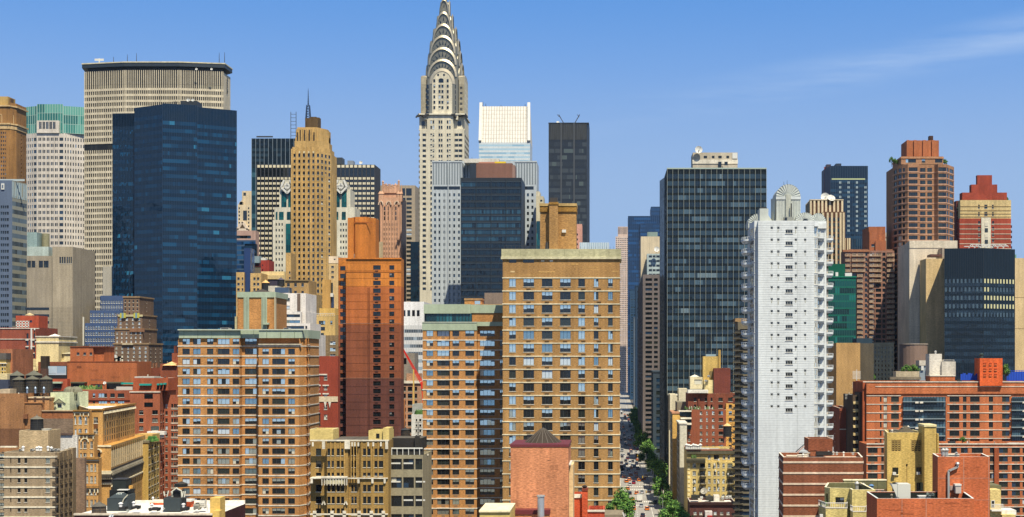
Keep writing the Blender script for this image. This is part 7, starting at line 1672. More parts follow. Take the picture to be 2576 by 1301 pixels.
# ---- arcade building
b = B('arcade_building', 'long golden brick building with arched window rows and a heavy grey cornice', 440, 'A', 640)
gd = mat('#cd9c55', 'brick', .84); g2 = mat('#d4a55e', 'brick', .86); wt = st85('#e9dcb8'); dkc = st90('#4e463c')
d0, d1 = 440, 492; XA = b.X(545, d0)
def tier(xf, xb_, yfT, yfB, yf2, cols, rows, nm, m, front_cols=None, frows=None, rst='slot', capm=None):
    """front from XA to xf at d0; side from xf to a far point"""
    pass
def side_pts(xf, dep_, xback): return (b.X(xf, d0), d0), (b.X(xback, d0 + dep_), d0 + dep_)
# upper tier
p0 = (b.X(540, d0), d0); p1, p2 = side_pts(627, 50, 822)
p3 = (p2[0] - 22, d0 + 50)
zt = b.Z(640, d0); zb_ = b.Z(865, d0); mb = MB()
b.facade(mb, p0, p1, 0, zt, [(b.X(571, d0) - p0[0], b.X(597, d0) - p0[0], b.Z(y + 38, d0), b.Z(y, d0), 'hungw', 0) for y in (690, 760, 830)], gd)
Ls = (Vector(p2) - Vector(p1)).length
sops = []
for k in range(14):
    u = Ls*(.03 + .97*(k + .35)/14); wdt = Ls/14*.42
    for ya, yb_ in ((684, 718), (728, 762), (772, 806), (814, 842)): sops.append((u, u + wdt, b.Z(yb_, d0), b.Z(ya, d0), 'slit', 0))
b.facade(mb, p1, p2, zb_ - .5, zt, sops, g2); b.facade(mb, p2, p3, 0, zt, [], gd); b.facade(mb, p3, p0, 0, zt, [], gd); b.facade(mb, p1, p2, 0, zb_ - .5, [], g2)
pts = [p0, p1, p2, p3]; b.part(mb, 'upper_wall'); b.core(inset(pts, .6), zt - 1.2, zt - .8, mat('#e8e3dc', 'roof', .9), 'roof')
mb = MB(); inn = inset(pts, .6)
for i in range(4): j = (i+1) % 4; mb.poly([(*pts[i], zt), (*pts[j], zt), (*inn[j], zt), (*inn[i], zt)], wt); mb.poly([(*inn[j], zt-1), (*inn[i], zt-1), (*inn[i], zt), (*inn[j], zt)], gd)
b.part(mb, 'parapet')
tdir = (Vector(p2) - Vector(p1)).normalized(); nrm = Vector((tdir.y, -tdir.x))
def side_box(name, p, q_, za, zb2, o0, o1, m):
    p = Vector(p); q_ = Vector(q_); t = (q_-p).normalized(); n_ = Vector((t.y, -t.x)); mb = MB(); mb.prism([tuple(p + n_*o1), tuple(q_ + n_*o1), tuple(q_ + n_*o0), tuple(p + n_*o0)], za, zb2, m); return b.part(mb, name)
for k in range(24): 
    c = Vector(p1) + tdir*Ls*(k+.5)/24; mb = MB(); mb.dome(c.x + nrm.x*.2, c.y + nrm.y*.2, b.Z(672, d0), .5, .9, wt, 6, 2); b.part(mb, 'shell_ornament')
side_box('cornice', p1, p2, b.Z(648, d0), b.Z(640, d0) + .2, 0, .5, brk('#b87f38')); b.bx('cornice', 540, 627, 640, 648, -.4, 0, brk('#b87f38')); 
b.bx('brown_panel', 571, 597, 735, 758, -.05, .1, brk('#7a4a2a')); b.bx('brown_panel', 571, 597, 803, 826, -.05, .1, brk('#7a4a2a'))
# middle tier: bigger footprint, arches
q0 = (b.X(560, d0 - 3), d0 - 3); q1 = (b.X(676, d0 - 3), d0 - 3); q2 = (b.X(886, d0 + 58), d0 + 58); q3 = (q2[0] - 26, q2[1])
zt2 = b.Z(865, d0 - 3); zm = b.Z(1017, d0 - 3); mb = MB(); dm = d0 - 3
b.facade(mb, q0, q1, 0, zt2, [(b.X(585, dm) - q0[0], b.X(613, dm) - q0[0], b.Z(945, dm), b.Z(905, dm), 'big', 0), (b.X(598, dm) - q0[0], b.X(616, dm) - q0[0], b.Z(1018, dm), b.Z(980, dm), 'hung', 0), (b.X(600, dm) - q0[0], b.X(618, dm) - q0[0], b.Z(1162, dm), b.Z(1120, dm), 'hung', 0), (b.X(600, dm) - q0[0], b.X(618, dm) - q0[0], b.Z(1225, dm), b.Z(1190, dm), 'hung', 0)], gd)
L2 = (Vector(q2)-Vector(q1)).length; sops = []; na = 17; td2 = (Vector(q2)-Vector(q1)).normalized(); n2_ = Vector((td2.y, -td2.x))
for k in range(na):
    u = L2*(k + .3)/na; wd = L2/na*.45
    sops.append((u, u + wd, b.Z(950, dm), b.Z(896, dm), 'slit', 0)); sops.append((u, u + wd, b.Z(998, dm), b.Z(968, dm), 'slit', 0))
b.facade(mb, q1, q2, zm, zt2, sops, g2)
lo = [(L2*(k+.3)/na, L2*(k+.3)/na + L2/na*.42, b.Z(y + 34, dm), b.Z(y, dm), 'slit', 0) for k in range(2, na) for y in (1128, 1180, 1238, 1296, 1354) if b.Z(y+34, dm) > 2]
b.facade(mb, q1, q2, 0, zm, lo, g2); b.facade(mb, q2, q3, 0, zt2, [], gd); b.facade(mb, q3, q0, 0, zt2, [], gd); mb.poly([(*p, zt2) for p in (q0, q1, q2, q3)], br85('#c98d3d')); b.part(mb, 'lower_wall')
for k in range(na):     # arch heads
    c = Vector(q1) + td2*(L2*(k + .3)/na + L2/na*.225); wd = L2/na*.25; mb = MB(); zc = b.Z(896, dm)
    for i in range(6):
        a0, a1 = math.pi*i/6, math.pi*(i+1)/6
        P0 = c - td2*wd*math.cos(a0) + n2_*.06; P1 = c - td2*wd*math.cos(a1) + n2_*.06
        mb.poly([(*P0, zc + wd*1.2*math.sin(a0)), (*P1, zc + wd*1.2*math.sin(a1)), (*(c + n2_*.06), zc)], DARK)
    for sx in (-1, 1): P0 = c + td2*wd*1.1*sx; mb.bar((P0.x + n2_.x*.1, P0.y + n2_.y*.1, b.Z(998, dm)), (P0.x + n2_.x*.1, P0.y + n2_.y*.1, zc), .1, wt)
    b.part(mb, 'window_arch')
side_box('dark_ledge', q1, q2, b.Z(1018, dm) , b.Z(1006, dm), 0, .35, dkc); side_box('pale_frieze', q1, q2, b.Z(1032, dm), b.Z(1018, dm), 0, .35, wt); b.bx('pale_frieze', 590, 676, 1018, 1036, -3.4, -3, wt)
for k in range(26):
    c = Vector(q1) + td2*L2*(k + .5)/26; a_ = c - td2*.35; c2 = c + td2*.35; mb = MB()
    mb.poly([(*(a_ + n2_*.1), b.Z(1096, dm)), (*(c2 + n2_*.1), b.Z(1096, dm)), (*(c2 + n2_*.5), b.Z(1046, dm)), (*(a_ + n2_*.5), b.Z(1046, dm))], sto('#9a927e')); mb.poly([(*(a_ + n2_*.1), b.Z(1096, dm)), (*(a_ + n2_*.5), b.Z(1046, dm)), (*(a_ + n2_*.1), b.Z(1046, dm))], sto('#9a927e')); mb.poly([(*(c2 + n2_*.1), b.Z(1096, dm)), (*(c2 + n2_*.1), b.Z(1046, dm)), (*(c2 + n2_*.5), b.Z(1046, dm))], sto('#9a927e')); b.part(mb, 'cornice_bracket')
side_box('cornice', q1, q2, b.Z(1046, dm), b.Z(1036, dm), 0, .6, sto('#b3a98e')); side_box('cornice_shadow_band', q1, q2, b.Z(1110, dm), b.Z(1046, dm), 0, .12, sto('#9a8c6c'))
side_box('string_course', q1, q2, b.Z(1116, dm), b.Z(1108, dm), 0, .4, wt)
for y in (1040, 1056, 1072, 1088): 
    b.bx('front_cornice', 598, 676, y, y + 7, -4.4 + (y-1040)*.02, -3, wt if (y // 16) % 2 == 0 else dkc)
for k in range(7): b.bx('arch_corbel', 602 + 11*k, 608 + 11*k, 1046, 1058, -4.6, -4.2, dkc)
for z_ in (870,): b.bx('stone_rim', 560, 676, 862, 868, -3.3, -2.9, wt)
mb = MB(); cxx, czz = b.X(599, dm), b.Z(905, dm); 
for i in range(8): a0, a1 = math.pi*i/8, math.pi*(i+1)/8; mb.bar((cxx - b.S(20)*math.cos(a0), dm - .2, czz + b.S(20)*math.sin(a0)), (cxx - b.S(20)*math.cos(a1), dm - .2, czz + b.S(20)*math.sin(a1)), .35, wt)
b.part(mb, 'arch_surround'); b.done(100)
# cream narrow facade in front-left
b = B('apartment_building', 'narrow golden terracotta-fronted building with stepped bays left of the grey-corniced golden building', 434, 'A', 520)
dd = b.d; gt = mat('#cd9b58', 'brick', .84)
b.block(447, 541, 652, 2.5, gt, cols=[(455, 466), (478, 498), (516, 532)], rows=(688, 75, 46, 2), st='hungw', d=dd+3, part='upper_wall', cop=wt, R_=0)
b.block(478, 575, 795, 3, gt, cols=[(488, 500), (508, 528), (550, 566)], rows=(838, 72, 44, 2), st='hungw', d=dd, part='middle_wall', cop=wt); b.block(512, 598, 940, 3, gt, cols=[(550, 566), (575, 586), (526, 538)], rows=(978, 72, 42, 6), st='hungw', d=dd-3, part='lower_wall', cop=wt)
for x0, x1, y, dy in ((445, 543, 650, 3), (476, 577, 792, 0), (510, 600, 938, -3), (510, 600, 1112, -3)): b.bx('cornice', x0, x1, y - 3, y + 5, dy - .7, dy + .2, brk('#b07c40')); b.bx('cornice_trim', x0, x1, y + 12, y + 16, dy - .3, dy, wt)
for x in (452, 486, 505, 536): b.bx('bracket', x, x + 5, 668, 684, 2.6, 3, wt)
for x in (484, 508, 530, 568): b.bx('bracket', x, x + 5, 800, 824, -.4, 0, wt)
for x in (515, 545, 572, 592): b.bx('bracket', x, x + 6, 1115, 1145, -3.5, -3, wt)
mb = MB(); cxx, czz = b.X(518), b.Z(842)
for i in range(6): a0, a1 = math.pi*i/6, math.pi*(i+1)/6; mb.bar((cxx - .9*math.cos(a0)*1.3, dd-.2, czz + 1.2*math.sin(a0)), (cxx - .9*math.cos(a1)*1.3, dd-.2, czz + 1.2*math.sin(a1)), .3, wt)
b.part(mb, 'arch_surround'); b.done(60)
b = B('brick_building', 'narrow stained grey-brown brick wall with white peeling paint above it', 424, 'A', 430)
b.bx('wall', 440, 516, 940, 1400, -2, -.5, br85('#8f7560')); b.bx('painted_wall', 292, 470, 800, 945, 2.5, 3.5, br85('#d3cdc2')); b.bx('dark_line', 292, 440, 788, 800, 2, 3, brk('#6a5345')); b.bx('pipe', 440, 446, 880, 950, -2.5, -2, WHITE)
mb = MB(); mb.cone(0, 0, 0, .3, 1.7, 1.7, WHITE, 16); o = mb.build('vent_ring', b.root); o.rotation_euler = (R(90), 0, 0); o.location = (b.X(312) - b.o[0], 2.4, b.Z(838)); b.done()
# beige narrow side building
b = B('apartment_building', 'pale yellow brick building with roof shrubs right of the golden arched-window building', 505, 'A', 920)
dd = b.d; m_ = br88('#c9a85c'); dd = 492
b.d = 492; b.root.location.y = 492; b.o = (b.o[0], 492, 0)
pl = [(b.X(820, dd), dd), (b.X(904, dd), dd), (b.X(973, dd+22), dd+22), (b.X(973, dd+22) - 20, dd+24)]
mb = MB(); zt = b.Z(842, dd); zl = b.Z(810, dd)
b.facade(mb, pl[0], pl[1], 0, zt, [], br88('#c3a052')); Ls = (Vector(pl[2])-Vector(pl[1])).length
b.facade(mb, pl[1], pl[2], 0, zt, [(Ls*(.03 + .245*k), Ls*(.03 + .245*k) + Ls*.15, b.Z(866 + 46*j + 24, dd), b.Z(866 + 46*j, dd), 'two', 0) for k in range(4) for j in range(12) if b.Z(890 + 46*j, dd) > 2], m_)
b.facade(mb, pl[2], pl[3], 0, zt, [], m_); b.facade(mb, pl[3], pl[0], 0, zt, [], m_); mb.poly([(*p, zt) for p in pl], ROOF); b.part(mb, 'wall')
b.ring(pl, zt - .3, zt + .5, .3, sto('#8f8468'), 'cornice'); b.bx('roof_wall', 822, 930, 795, 845, 8, 16, br88('#c9a45c'))
q = MB(); r = random.Random(5)
for k in range(26): q.dome(b.X(r.uniform(882, 930)), dd + 2 + r.uniform(0, 4), zt, .6, .6 + 1.6*r.random(), mat(r.choice(['#3f7030', '#5d8a3c', '#2f5a2a']), 'leaf'), 6, 2)
b.part(q, 'roof_shrubs'); b.done(60)

# ---- grey-beige stepped apartment, front left
b = B('apartment_building', 'grey-beige brick apartment block with white courses and balconies on its right, bottom left corner', 395, 'A', 185)
dd = b.d; m_ = br85('#a58f70'); cb_ = st88('#e8dcc0')
b.block(30, 245, 905, 14, m_, d=dd+3.05, part='rear_wall', roof=ROOF)
pl, _, _ = b.block(25, 335, 905, 3, m_, cols=[(62, 69, 'slot'), (108, 125), (148, 166), (278, 304, 'two')], rows=(941, 59.5, 30, 10), st='hung', cop=cb_)
for k in range(4):     # stepped bays receding on the right
    x0, x1 = 335 + 27*k, 335 + 27*(k+1); D_ = dd + 1.5 + 2.3*k
    b.block(x0, x1, 905 - 9*k, 2.6, br85('#8a7659'), d=D_, cols=[(x0 + 4, x1 - 4)], rows=(945 - 10*k, 58.5, 40, 10), st='big', part='bay_wall', cop=cb_)
    for j in range(8):
        y = 985 - 6*k + 59*j; z = b.Z(y, D_); q = MB(); X0, X1 = b.X(x0, D_), b.X(x1 - 2, D_)
        q.box(X0, X1, D_ - 1.8, D_, z - .2, z, sto('#6a5a45')); 
        for i in range(9): xx = X0 + (X1-X0)*i/8; q.box(xx - .03, xx + .03, D_-1.8, D_-1.75, z, z + 1.1, FBLACK)
        q.box(X0, X1, D_-1.82, D_-1.74, z + 1.05, z + 1.15, FBLACK); q.box(X1 - .05, X1, D_-1.8, D_, z + 1.05, z + 1.15, FBLACK); b.part(q, 'balcony')
b.block(-40, 27, 912, 16, m_, d=dd+2, cols=[(-30, 24)], rows=(915, 59.5, 34, 10), st='three', part='left_wall')
for j in range(9): 
    y = 933 + 61.5*j if j == 0 else 995 + 61*(j-1); z = b.Z(y); b.ring(pl, z - .22, z + .22, .16, cb_); b.bx('string_course', -40, 25, y - 2, y + 2, 1.8, 2, cb_)
b.block(116, 293, 772, 9, br88('#bfa57c'), yb=900, d=dd+5, cols=[(180, 199)], rows=(864, 60, 32, 1), st='slot', part='penthouse_wall', cop=sto('#e2cfa6'))
b.bx('cream_rail', 0, 100, 868, 876, 6, 7, cb_)
b.done(100)
tank('single dark water tank with a low cone on the grey-beige penthouse', 'A', 209, 682, 770, 402, 76, BLKT, TIN, roofh=.24)
for i, x in enumerate((128, 212, 224, 236, 280, 300)): vent(('white roof vent beside the penthouse on the grey-beige block', 'white roof fan in front of the penthouse')[0 if i in (0, 4, 5) else 1] , 'A', x, 868 + 4*(i % 2), 898, 396, .5 if i != 2 else .35, 1.5, pl90('#ece9e2'), group='roof vents on the grey-beige block')
for i, x in enumerate((105, 175, 300, 325)): acbox('white cooling unit on the front parapet of the grey-beige block', 'A', x, x + 15, 884, 900, 396, 2, WHITE, dy=1, group='cooling units on the grey-beige block')
# ---- front white roof with tanks (ref J)
b = B('low_building', 'flat white-roofed building crowded with black tanks and vents along the bottom left edge', 300, 'J', 1300)
dd = b.d; z0 = b.Z(1150); mb = MB()
XL, XR = b.X(-260), b.X(2420); mb.box(XL, XR, dd, dd + 24, 0, z0 - .3, br85('#4a1f24'), ROOFW); b.part(mb, 'wall')
mb = MB(); mb.box(XL - .1, XR + .1, dd - .15, dd + .4, z0 - .3, z0 + .12, st90('#d9c9b0')); mb.box(XL, XR, dd + 23.6, dd + 24, z0 - .3, z0 + .5, st90('#e6ddcc')); b.part(mb, 'parapet')
b.bx('yellow_pier', 2310, 2500, 850, 1500, 2, 6, st88('#e3bb5f')); b.bx('yellow_wall', 2370, 2500, 1090, 1500, -.4, 2, st88('#e3bb5f'))
b.bx('red_wall', 1170, 1430, 940, 1030, 21, 24.5, br88('#cf4a24')); b.bx('red_wall_coping', 1165, 1440, 905, 940, 21, 24.6, st90('#efe0c4')); b.bx('red_wall', 1850, 1960, 920, 1060, 16, 18, br88('#cf4a24')); b.bx('white_canopy', 1790, 1950, 885, 920, 15, 18, WHITE)
for x in (360, 780, 1140, 1600, 2100): b.bx('roof_seam', x, x + 8, 1090, 1150, .5, 22, sto('#cfc6b6')) if False else None
b.done()
tank('round weathered wooden water tank with a low cone at the bottom left', 'J', 160, 925, 1260, 302, 270, mat('#5d5145', 'wood', .9), mat('#6b665c', 'roof', .8), roofh=.27)
dk_ = mat('#3e4649', 'panel', .9); bk_ = pn100('#1f2223')
b = B('plant_room', 'dark grey rooftop plant room with a glazed hood and a black box tank on top', 308, 'J', 560)
dd = b.d; b.root.location.z = b.Z(1090); b.o = (b.o[0], b.o[1], b.Z(1090))
b.bx('wall', 360, 740, 855, 1095, 0, 5, dk_); b.bx('side_wall', 740, 790, 790, 1095, 1.5, 5, dk_); b.bx('upper_wall', 405, 770, 700, 860, 3, 7, bk_); b.bx('box_tank', 465, 715, 500, 690, 4, 7.5, pn100('#262c2a')); b.bx('box_tank_lid', 462, 720, 490, 505, 3.9, 7.6, STEELD)
mb = MB(); x0_, x1_, xa_, xb_2 = b.X(385), b.X(720), b.X(490), b.X(605); yy = dd; z_a, z_b = b.Z(850), b.Z(765)
mb.poly([(x0_, yy, z_a), (x1_, yy, z_a), (xb_2, yy + 2, z_b), (xa_, yy + 2, z_b)], dk_); mb.poly([(x0_, yy, z_a), (xa_, yy+2, z_b), (xa_, yy+3, z_b), (x0_, yy+4, z_a)], dk_); mb.poly([(x1_, yy, z_a), (x1_, yy+4, z_a), (xb_2, yy+3, z_b), (xb_2, yy+2, z_b)], dk_); mb.poly([(xa_, yy+2, z_b), (xb_2, yy+2, z_b), (xb_2, yy+3, z_b), (xa_, yy+3, z_b)], WHITE); b.part(mb, 'glazed_hood')
for k in range(4): x = 500 + 28*k; mb = MB(); mb.bar((b.X(x), yy+.8, b.Z(825)), (b.X(x), yy+1.9, b.Z(772)), .12, pl80('#cfd8cf')); b.part(mb, 'glazing_bar')
mb = MB(); mb.bar((b.X(760), dd-.2, b.Z(785)), (b.X(690), dd-.3, b.Z(860)), .2, pl80('#c9c4ae')); mb.bar((b.X(690), dd-.3, b.Z(860)), (b.X(660), dd-.3, b.Z(930)), .2, pl80('#c9c4ae')); b.part(mb, 'bent_pipe'); b.bx('ledge', 550, 750, 690, 705, 2.5, 4, WHITE); b.bx('yellow_wall', 750, 820, 620, 1010, 6, 7, br88('#e6ab4c')); b.done()
b = B('plant_room', 'dark grey rooftop plant room carrying a black open-fronted tank hut with white struts', 306, 'J', 1590)
dd = b.d; b.root.location.z = b.Z(1100); b.o = (b.o[0], b.o[1], b.Z(1100))
b.bx('wall', 1425, 1745, 860, 1100, 0, 4.5, dk_); b.bx('hut', 1580, 1745, 715, 850, 1.5, 4.5, pl100('#0e0f0f')); 
mb = MB(); z_ = b.Z(715); mb.cone(b.X(1690), dd + 3, b.Z(660), b.Z(600), b.S(120), b.S(120), bk_, 8); mb.cone(b.X(1690), dd+3, b.Z(600), b.Z(555), b.S(120), 0, mat('#3b3731', 'roof', 1), 8); b.part(mb, 'hut_roof')
wv = pl90('#dcdac6'); 
for a_, c_ in (((1565, 840), (1570, 725)), ((1570, 725), (1645, 668)), ((1645, 668), (1745, 722)), ((1750, 850), (1745, 722)), ((1410, 730), (1425, 820)), ((1500, 720), (1470, 830)), ((1550, 730), (1575, 840)), ((1780, 730), (1760, 840)), ((1815, 730), (1800, 840)), ((1575, 860), (1575, 1000))):
    mb = MB(); mb.bar((b.X(a_[0]), dd + 1, b.Z(a_[1])), (b.X(c_[0]), dd + 1, b.Z(c_[1])), .22, wv); b.part(mb, 'strut')
b.bx('hut_base', 1420, 1830, 845, 862, .8, 4.6, STEELD); b.done()
for i, (x, ya, yb_, r_) in enumerate(((605, 935, 1000, .55), (852, 915, 985, .45), (1195, 955, 1020, .45), (1795, 950, 1010, .45), (1215, 828, 905, .3))):
    base = MB(); vent('white onion-shaped roof vent, ' + ('on the left plant room front', 'right of the left plant room', 'left of the second plant room', 'right of the second plant room', 'far back beside the red wall')[i], 'J', x, ya, yb_ + 20, 303, r_, .5, pl90('#efece6'))
    if i < 4: acbox('dark square duct box under the white onion vent, ' + ('leftmost', 'second from the left', 'third from the left', 'rightmost')[i], 'J', x - (50, 60, 75, 70)[i], x + (70, 70, 110, 60)[i], yb_ + 20, yb_ + 90, 302, 2, bk_, dy=.8)
acbox('grey louvred cooling unit right of the second plant room', 'J', 1955, 2060, 960, 1090, 303, 2, pl80('#a9a695')); acbox('tall white cooling unit right of the second plant room', 'J', 2070, 2170, 885, 1060, 304, 1.6, pl90('#e6e2d4'))
dish('small grey dish on the white roof', 'J', 755, 1090, 303, 70, 50, 180, m=pl80('#a9b0a8')); dish('large pale dish at the bottom edge below the white roof', 'J', 440, 1190, 299, 90, 50, 180, m=pl80('#c9ced2')); dish('white ball dish by the second plant room', 'J', 1438, 1050, 301, 40, 30, 180)
mast('thin mast on the white roof near the yellow pier', 'J', 2220, 1000, 1140, 306, .1, name='pole', cat='pole')
# ---------------------------------------------------------------- right foreground (ref F)
b = B('brick_building', 'wide chocolate brick block with pale courses and an open roof well', 300, 'F', 290)
dd = b.d; m_ = br85('#8b4d36')
pl = [(b.X(33, dd+15), dd+15), (b.X(61), dd), (b.X(547), dd), (b.X(520, dd+15), dd+15)]
b.block(61, 547, 935, 15, m_, plan=[pl[1], pl[2], pl[3], pl[0]], part='wall', cop=st90('#eadfca'), par=1.4, roof=ROOFD)
for j in range(6):
    z = b.Z(966 + 66*j); b.ring([pl[1], pl[2], pl[3], pl[0]], z - .2, z + .2, .12, st85('#e3cbb0'))
b.patches(63, 544, 972, 1300, '#8b4d36', 16, seed=11)
b.block(214, 362, 822, 7, br85('#86452f'), yb=900, d=dd+6, part='roof_house', cop=sto('#c9a58a')); b.bx('dark_opening', 262, 358, 900, 925, 5.5, 9, pl100('#1d1916')); b.bx('house_base', 225, 262, 895, 930, 6, 10, m_)
q = MB(); q.bar((b.X(155), dd+5, b.Z(912)), (b.X(212), dd+6, b.Z(868)), .15, STEELD); q.bar((b.X(160), dd+5, b.Z(920)), (b.X(214), dd+6, b.Z(878)), .15, pl80('#b58a78')); b.part(q, 'roof_stair'); b.done()
vent('round silver vent drum on the chocolate brick roof', 'F', 210, 905, 935, 304, .9, 2, mat('#c9c9c4', 'steel', .9))
for i, x in enumerate((350, 378, 400, 500)): vent('small pale vent at the right of the chocolate brick roof, number ' + ('one', 'two', 'three', 'four')[i] if False else 'small pale vent on the chocolate brick roof', 'F', x, 902 + 3*i, 928, 303, .4, 3, group='small vents on the chocolate brick roof')
mast('thin black rod by the small roof house on the chocolate brick block', 'F', 222, 795, 824, 308, .1)

b = B('apartment_building', 'yellow brick tower with louvred openings, a tall side chimney and two wall air conditioners', 300, 'F', 800)
dd = b.d; y_ = br88('#d2b15e'); ysh = br88('#cfae5c')
b.block(694, 925, 785, 12, y_, plan=[(b.X(694), dd), (b.X(925), dd), (b.X(925), dd+12), (b.X(676, dd+12), dd+12)], cols=[(722, 777), (842, 900)], rows=(829, 500, 68, 1), st='big', part='wall', cop=st90('#e8d8a0'))
for c in ((722, 777), (842, 900)):
    q = MB()
    for k in range(6): q.box(b.X(c[0]), b.X(c[1]), dd-.02, dd + .2, b.Z(834 + 11*k), b.Z(829 + 11*k), st90('#b99a55'))
    for k in range(4): x = c[0] + (c[1]-c[0])*k/3; q.box(b.X(x) - .1, b.X(x) + .1, dd-.02, dd+.2, b.Z(897), b.Z(829), st90('#b99a55'))
    b.part(q, 'louvre_grid')
for x, y in ((726, 998), (872, 996)): b.bx('window', x, x + 36, y, y + 42, -.06, .1, DARK2); b.bx('sill', x - 2, x + 38, y + 42, y + 46, -.3, 0, st90('#e8d8a0')); b.bx('air_conditioner', x - 1, x + 18, y + 28, y + 44, -.8, 0, WHITE)
for x, w_, y in ((726, 36, 1088), (874, 50, 1090)): b.bx('window', x, x + w_, y, y + 60, -.06, .1, DARK)
b.bx('meter_hole', 810, 818, 976, 988, -.1, 0, DARK); b.bx('rust_stain', 811, 817, 988, 1135, -.01, 0, br88('#ab8a45'))
b.bx('chimney', 922, 994, 742, 1140, -3, 3, y_); b.bx('chimney_cap', 920, 996, 737, 745, -3.2, 3.2, st90('#e8d8a0')); b.bx('chimney_side', 994, 1003, 790, 1140, -1, 3, ysh)
mb = MB(); mb.cone(b.X(840), dd + 6, b.Z(790), b.Z(752), b.S(58), .3, mat('#5f5748', 'roof', .9), 16); b.part(mb, 'conical_roof'); b.bx('green_box', 905, 922, 1092, 1135, -1.4, 0, pl80('#6a7a6c')); b.done()

b = B('apartment_building', 'cream yellow terraced apartment block with curved balconies and white railings', 285, 'F', 420)
dd = b.d; cy = br88('#d3c077'); rl = pl90('#efe9dc')
pA = [(b.X(312, dd+2), dd+2), (b.X(345), dd), (b.X(460), dd-1), (b.X(460), dd-4), (b.X(600), dd-4), (b.X(600), dd+12), (b.X(330, dd+12), dd+12)]
zt = b.Z(1122); mb = MB(); zz0 = 0
for i in range(len(pA)):
    p, q_ = pA[i], pA[(i+1) % len(pA)]; Ls = (Vector(q_)-Vector(p)).length
    oo = [(Ls*.28, Ls*.72, b.Z(1220), b.Z(1178), 'big', 0), (Ls*.05, Ls*.6, b.Z(1330), b.Z(1270), 'big', 0)] if i == 1 else [(Ls*.2, Ls*.6, b.Z(1222), b.Z(1160), 'slot', 0)] if i == 0 else []
    b.facade(mb, p, q_, zz0, zt, oo, cy)
b.part(mb, 'wall'); inn = inset(pA, .4); mb = MB()
for i in range(len(pA)): j = (i+1) % len(pA); mb.poly([(*pA[i], zt), (*pA[j], zt), (*inn[j], zt), (*inn[i], zt)], st90('#eee3bd')); mb.poly([(*inn[j], zt-1.6), (*inn[i], zt-1.6), (*inn[i], zt), (*inn[j], zt)], sto('#77744e'))
b.part(mb, 'parapet'); b.core(inn, zt - 1.9, zt - 1.6, mat('#7c7860', 'roof', .8), 'roof')
b.bx('rear_wall', 430, 690, 1076, 1130, 12, 13, st90('#6f6d4c')); b.bx('rear_coping', 428, 692, 1072, 1078, 11.9, 13.1, st90('#eee3bd'))
# balconies
for pts_, yb_ in (([(276, 2), (320, -3.4), (450, -3.6), (450, 0)], 1236), ([(470, -4), (485, -6.4), (566, -6.4), (570, -4)], 1248)):
    P = [(b.X(x, dd+dy), dd+dy) for x, dy in pts_]; z = b.Z(yb_); mb = MB(); mb.prism(P, b.Z(yb_ + 100), z, cy, mat('#a39a78', 'roof')); b.part(mb, 'balcony'); q = MB()
    for i in range(len(P)-1):
        q.bar((*P[i], z + 1.1), (*P[i+1], z + 1.1), .14, rl); q.bar((*P[i], z + .1), (*P[i+1], z + .1), .14, rl); Ls = (Vector(P[i+1]) - Vector(P[i])).length
        for k in range(int(Ls/.45) + 1): c = Vector(P[i]).lerp(Vector(P[i+1]), min(1, k*.45/Ls)); q.bar((*c, z), (*c, z + 1.1), .06, rl)
    b.part(q, 'railing')
q = MB(); r = random.Random(6)
for k in range(14): q.dome(b.X(r.uniform(290, 330)), dd - .5 + r.uniform(0, 1), b.Z(1230), .25, .3 + .8*r.random(), mat('#4f6b35', 'leaf'), 6, 2)
b.part(q, 'balcony_plants'); b.bx('air_conditioner', 284, 303, 1285, 1302, -3.8, -3, WHITE); b.done()
for i, (x, ya, m2) in enumerate(((525, 1090, None), (563, 1100, None), (614, 1108, pl90('#5f86b5')))): vent(('large silver turbine vent on the cream terrace roof, leftmost', 'smaller silver turbine vent on the cream terrace roof', 'blue-capped vent on the cream terrace roof')[i], 'F', x, ya, 1140, 292, .6, 3, m2)
for i, (x, ya) in enumerate(((487, 1072), (643, 1068))): mast(('left', 'right')[i] + ' thin black roof rod on the cream terrace roof', 'F', x, ya, 1135, 290, .09)

b = B('brick_building', 'tall plain orange-red brick block with white pipe and pale joints, front right', 262, 'F', 1160)
dd = b.d; ro = br88('#c75f38'); wc = st90('#ece6d8')
pl = [(b.X(1003), dd), (b.X(1320), dd), (b.X(1276, dd+9), dd+9), (b.X(970, dd+9), dd+9)]
b.block(1003, 1320, 932, 9, ro, plan=pl, part='wall', cop=wc, par=1.2, roof=ROOFD)
b.patches(1006, 1316, 945, 1190, '#c75f38', 12, seed=8)
b.bx('joint', 1160, 1163, 935, 1200, -.03, 0, sto('#d9a58c')); b.bx('joint', 1003, 1318, 1062, 1064, -.03, 0, sto('#d9a58c')); b.bx('joint', 1312, 1315, 935, 1400, -.04, 0, sto('#d9a58c'))
b.bx('joint', 1225, 1318, 1195, 1197, -.03, 0, sto('#d9a58c'))
q = MB(); gp_ = mat('#c9c6bd', 'steel', .9); q.bar((b.X(1065), dd-.4, b.Z(1190)), (b.X(1065), dd-.4, b.Z(1016)), .38, gp_); q.bar((b.X(1065), dd-.4, b.Z(1018)), (b.X(1120), dd-.4, b.Z(993)), .38, gp_); q.bar((b.X(1120), dd-.4, b.Z(996)), (b.X(1120), dd-.4, b.Z(972)), .38, gp_); q.cone(b.X(1120), dd-.4, b.Z(975), b.Z(964), .45, .3, gp_, 10); b.part(q, 'bent_pipe')
b.bx('vent_hood', 1112, 1146, 1102, 1152, -1.3, 0, pl80('#cfc0b4')); b.bx('vent_hood_top', 1108, 1148, 1100, 1106, -1.4, 0, WHITE); b.bx('vent_plate', 1076, 1096, 1108, 1136, -.3, 0, pl80('#bd9c8c')); b.done()
for i, x in enumerate((1036, 1055)): vent(('left', 'right')[i] + ' of the two silver roof pipes on the plain orange-red block', 'F', x, 880, 925, 266, .55, 0)
vent('small white cowl at the middle of the plain orange-red roof', 'F', 1124, 905, 925, 266, .35, 1)
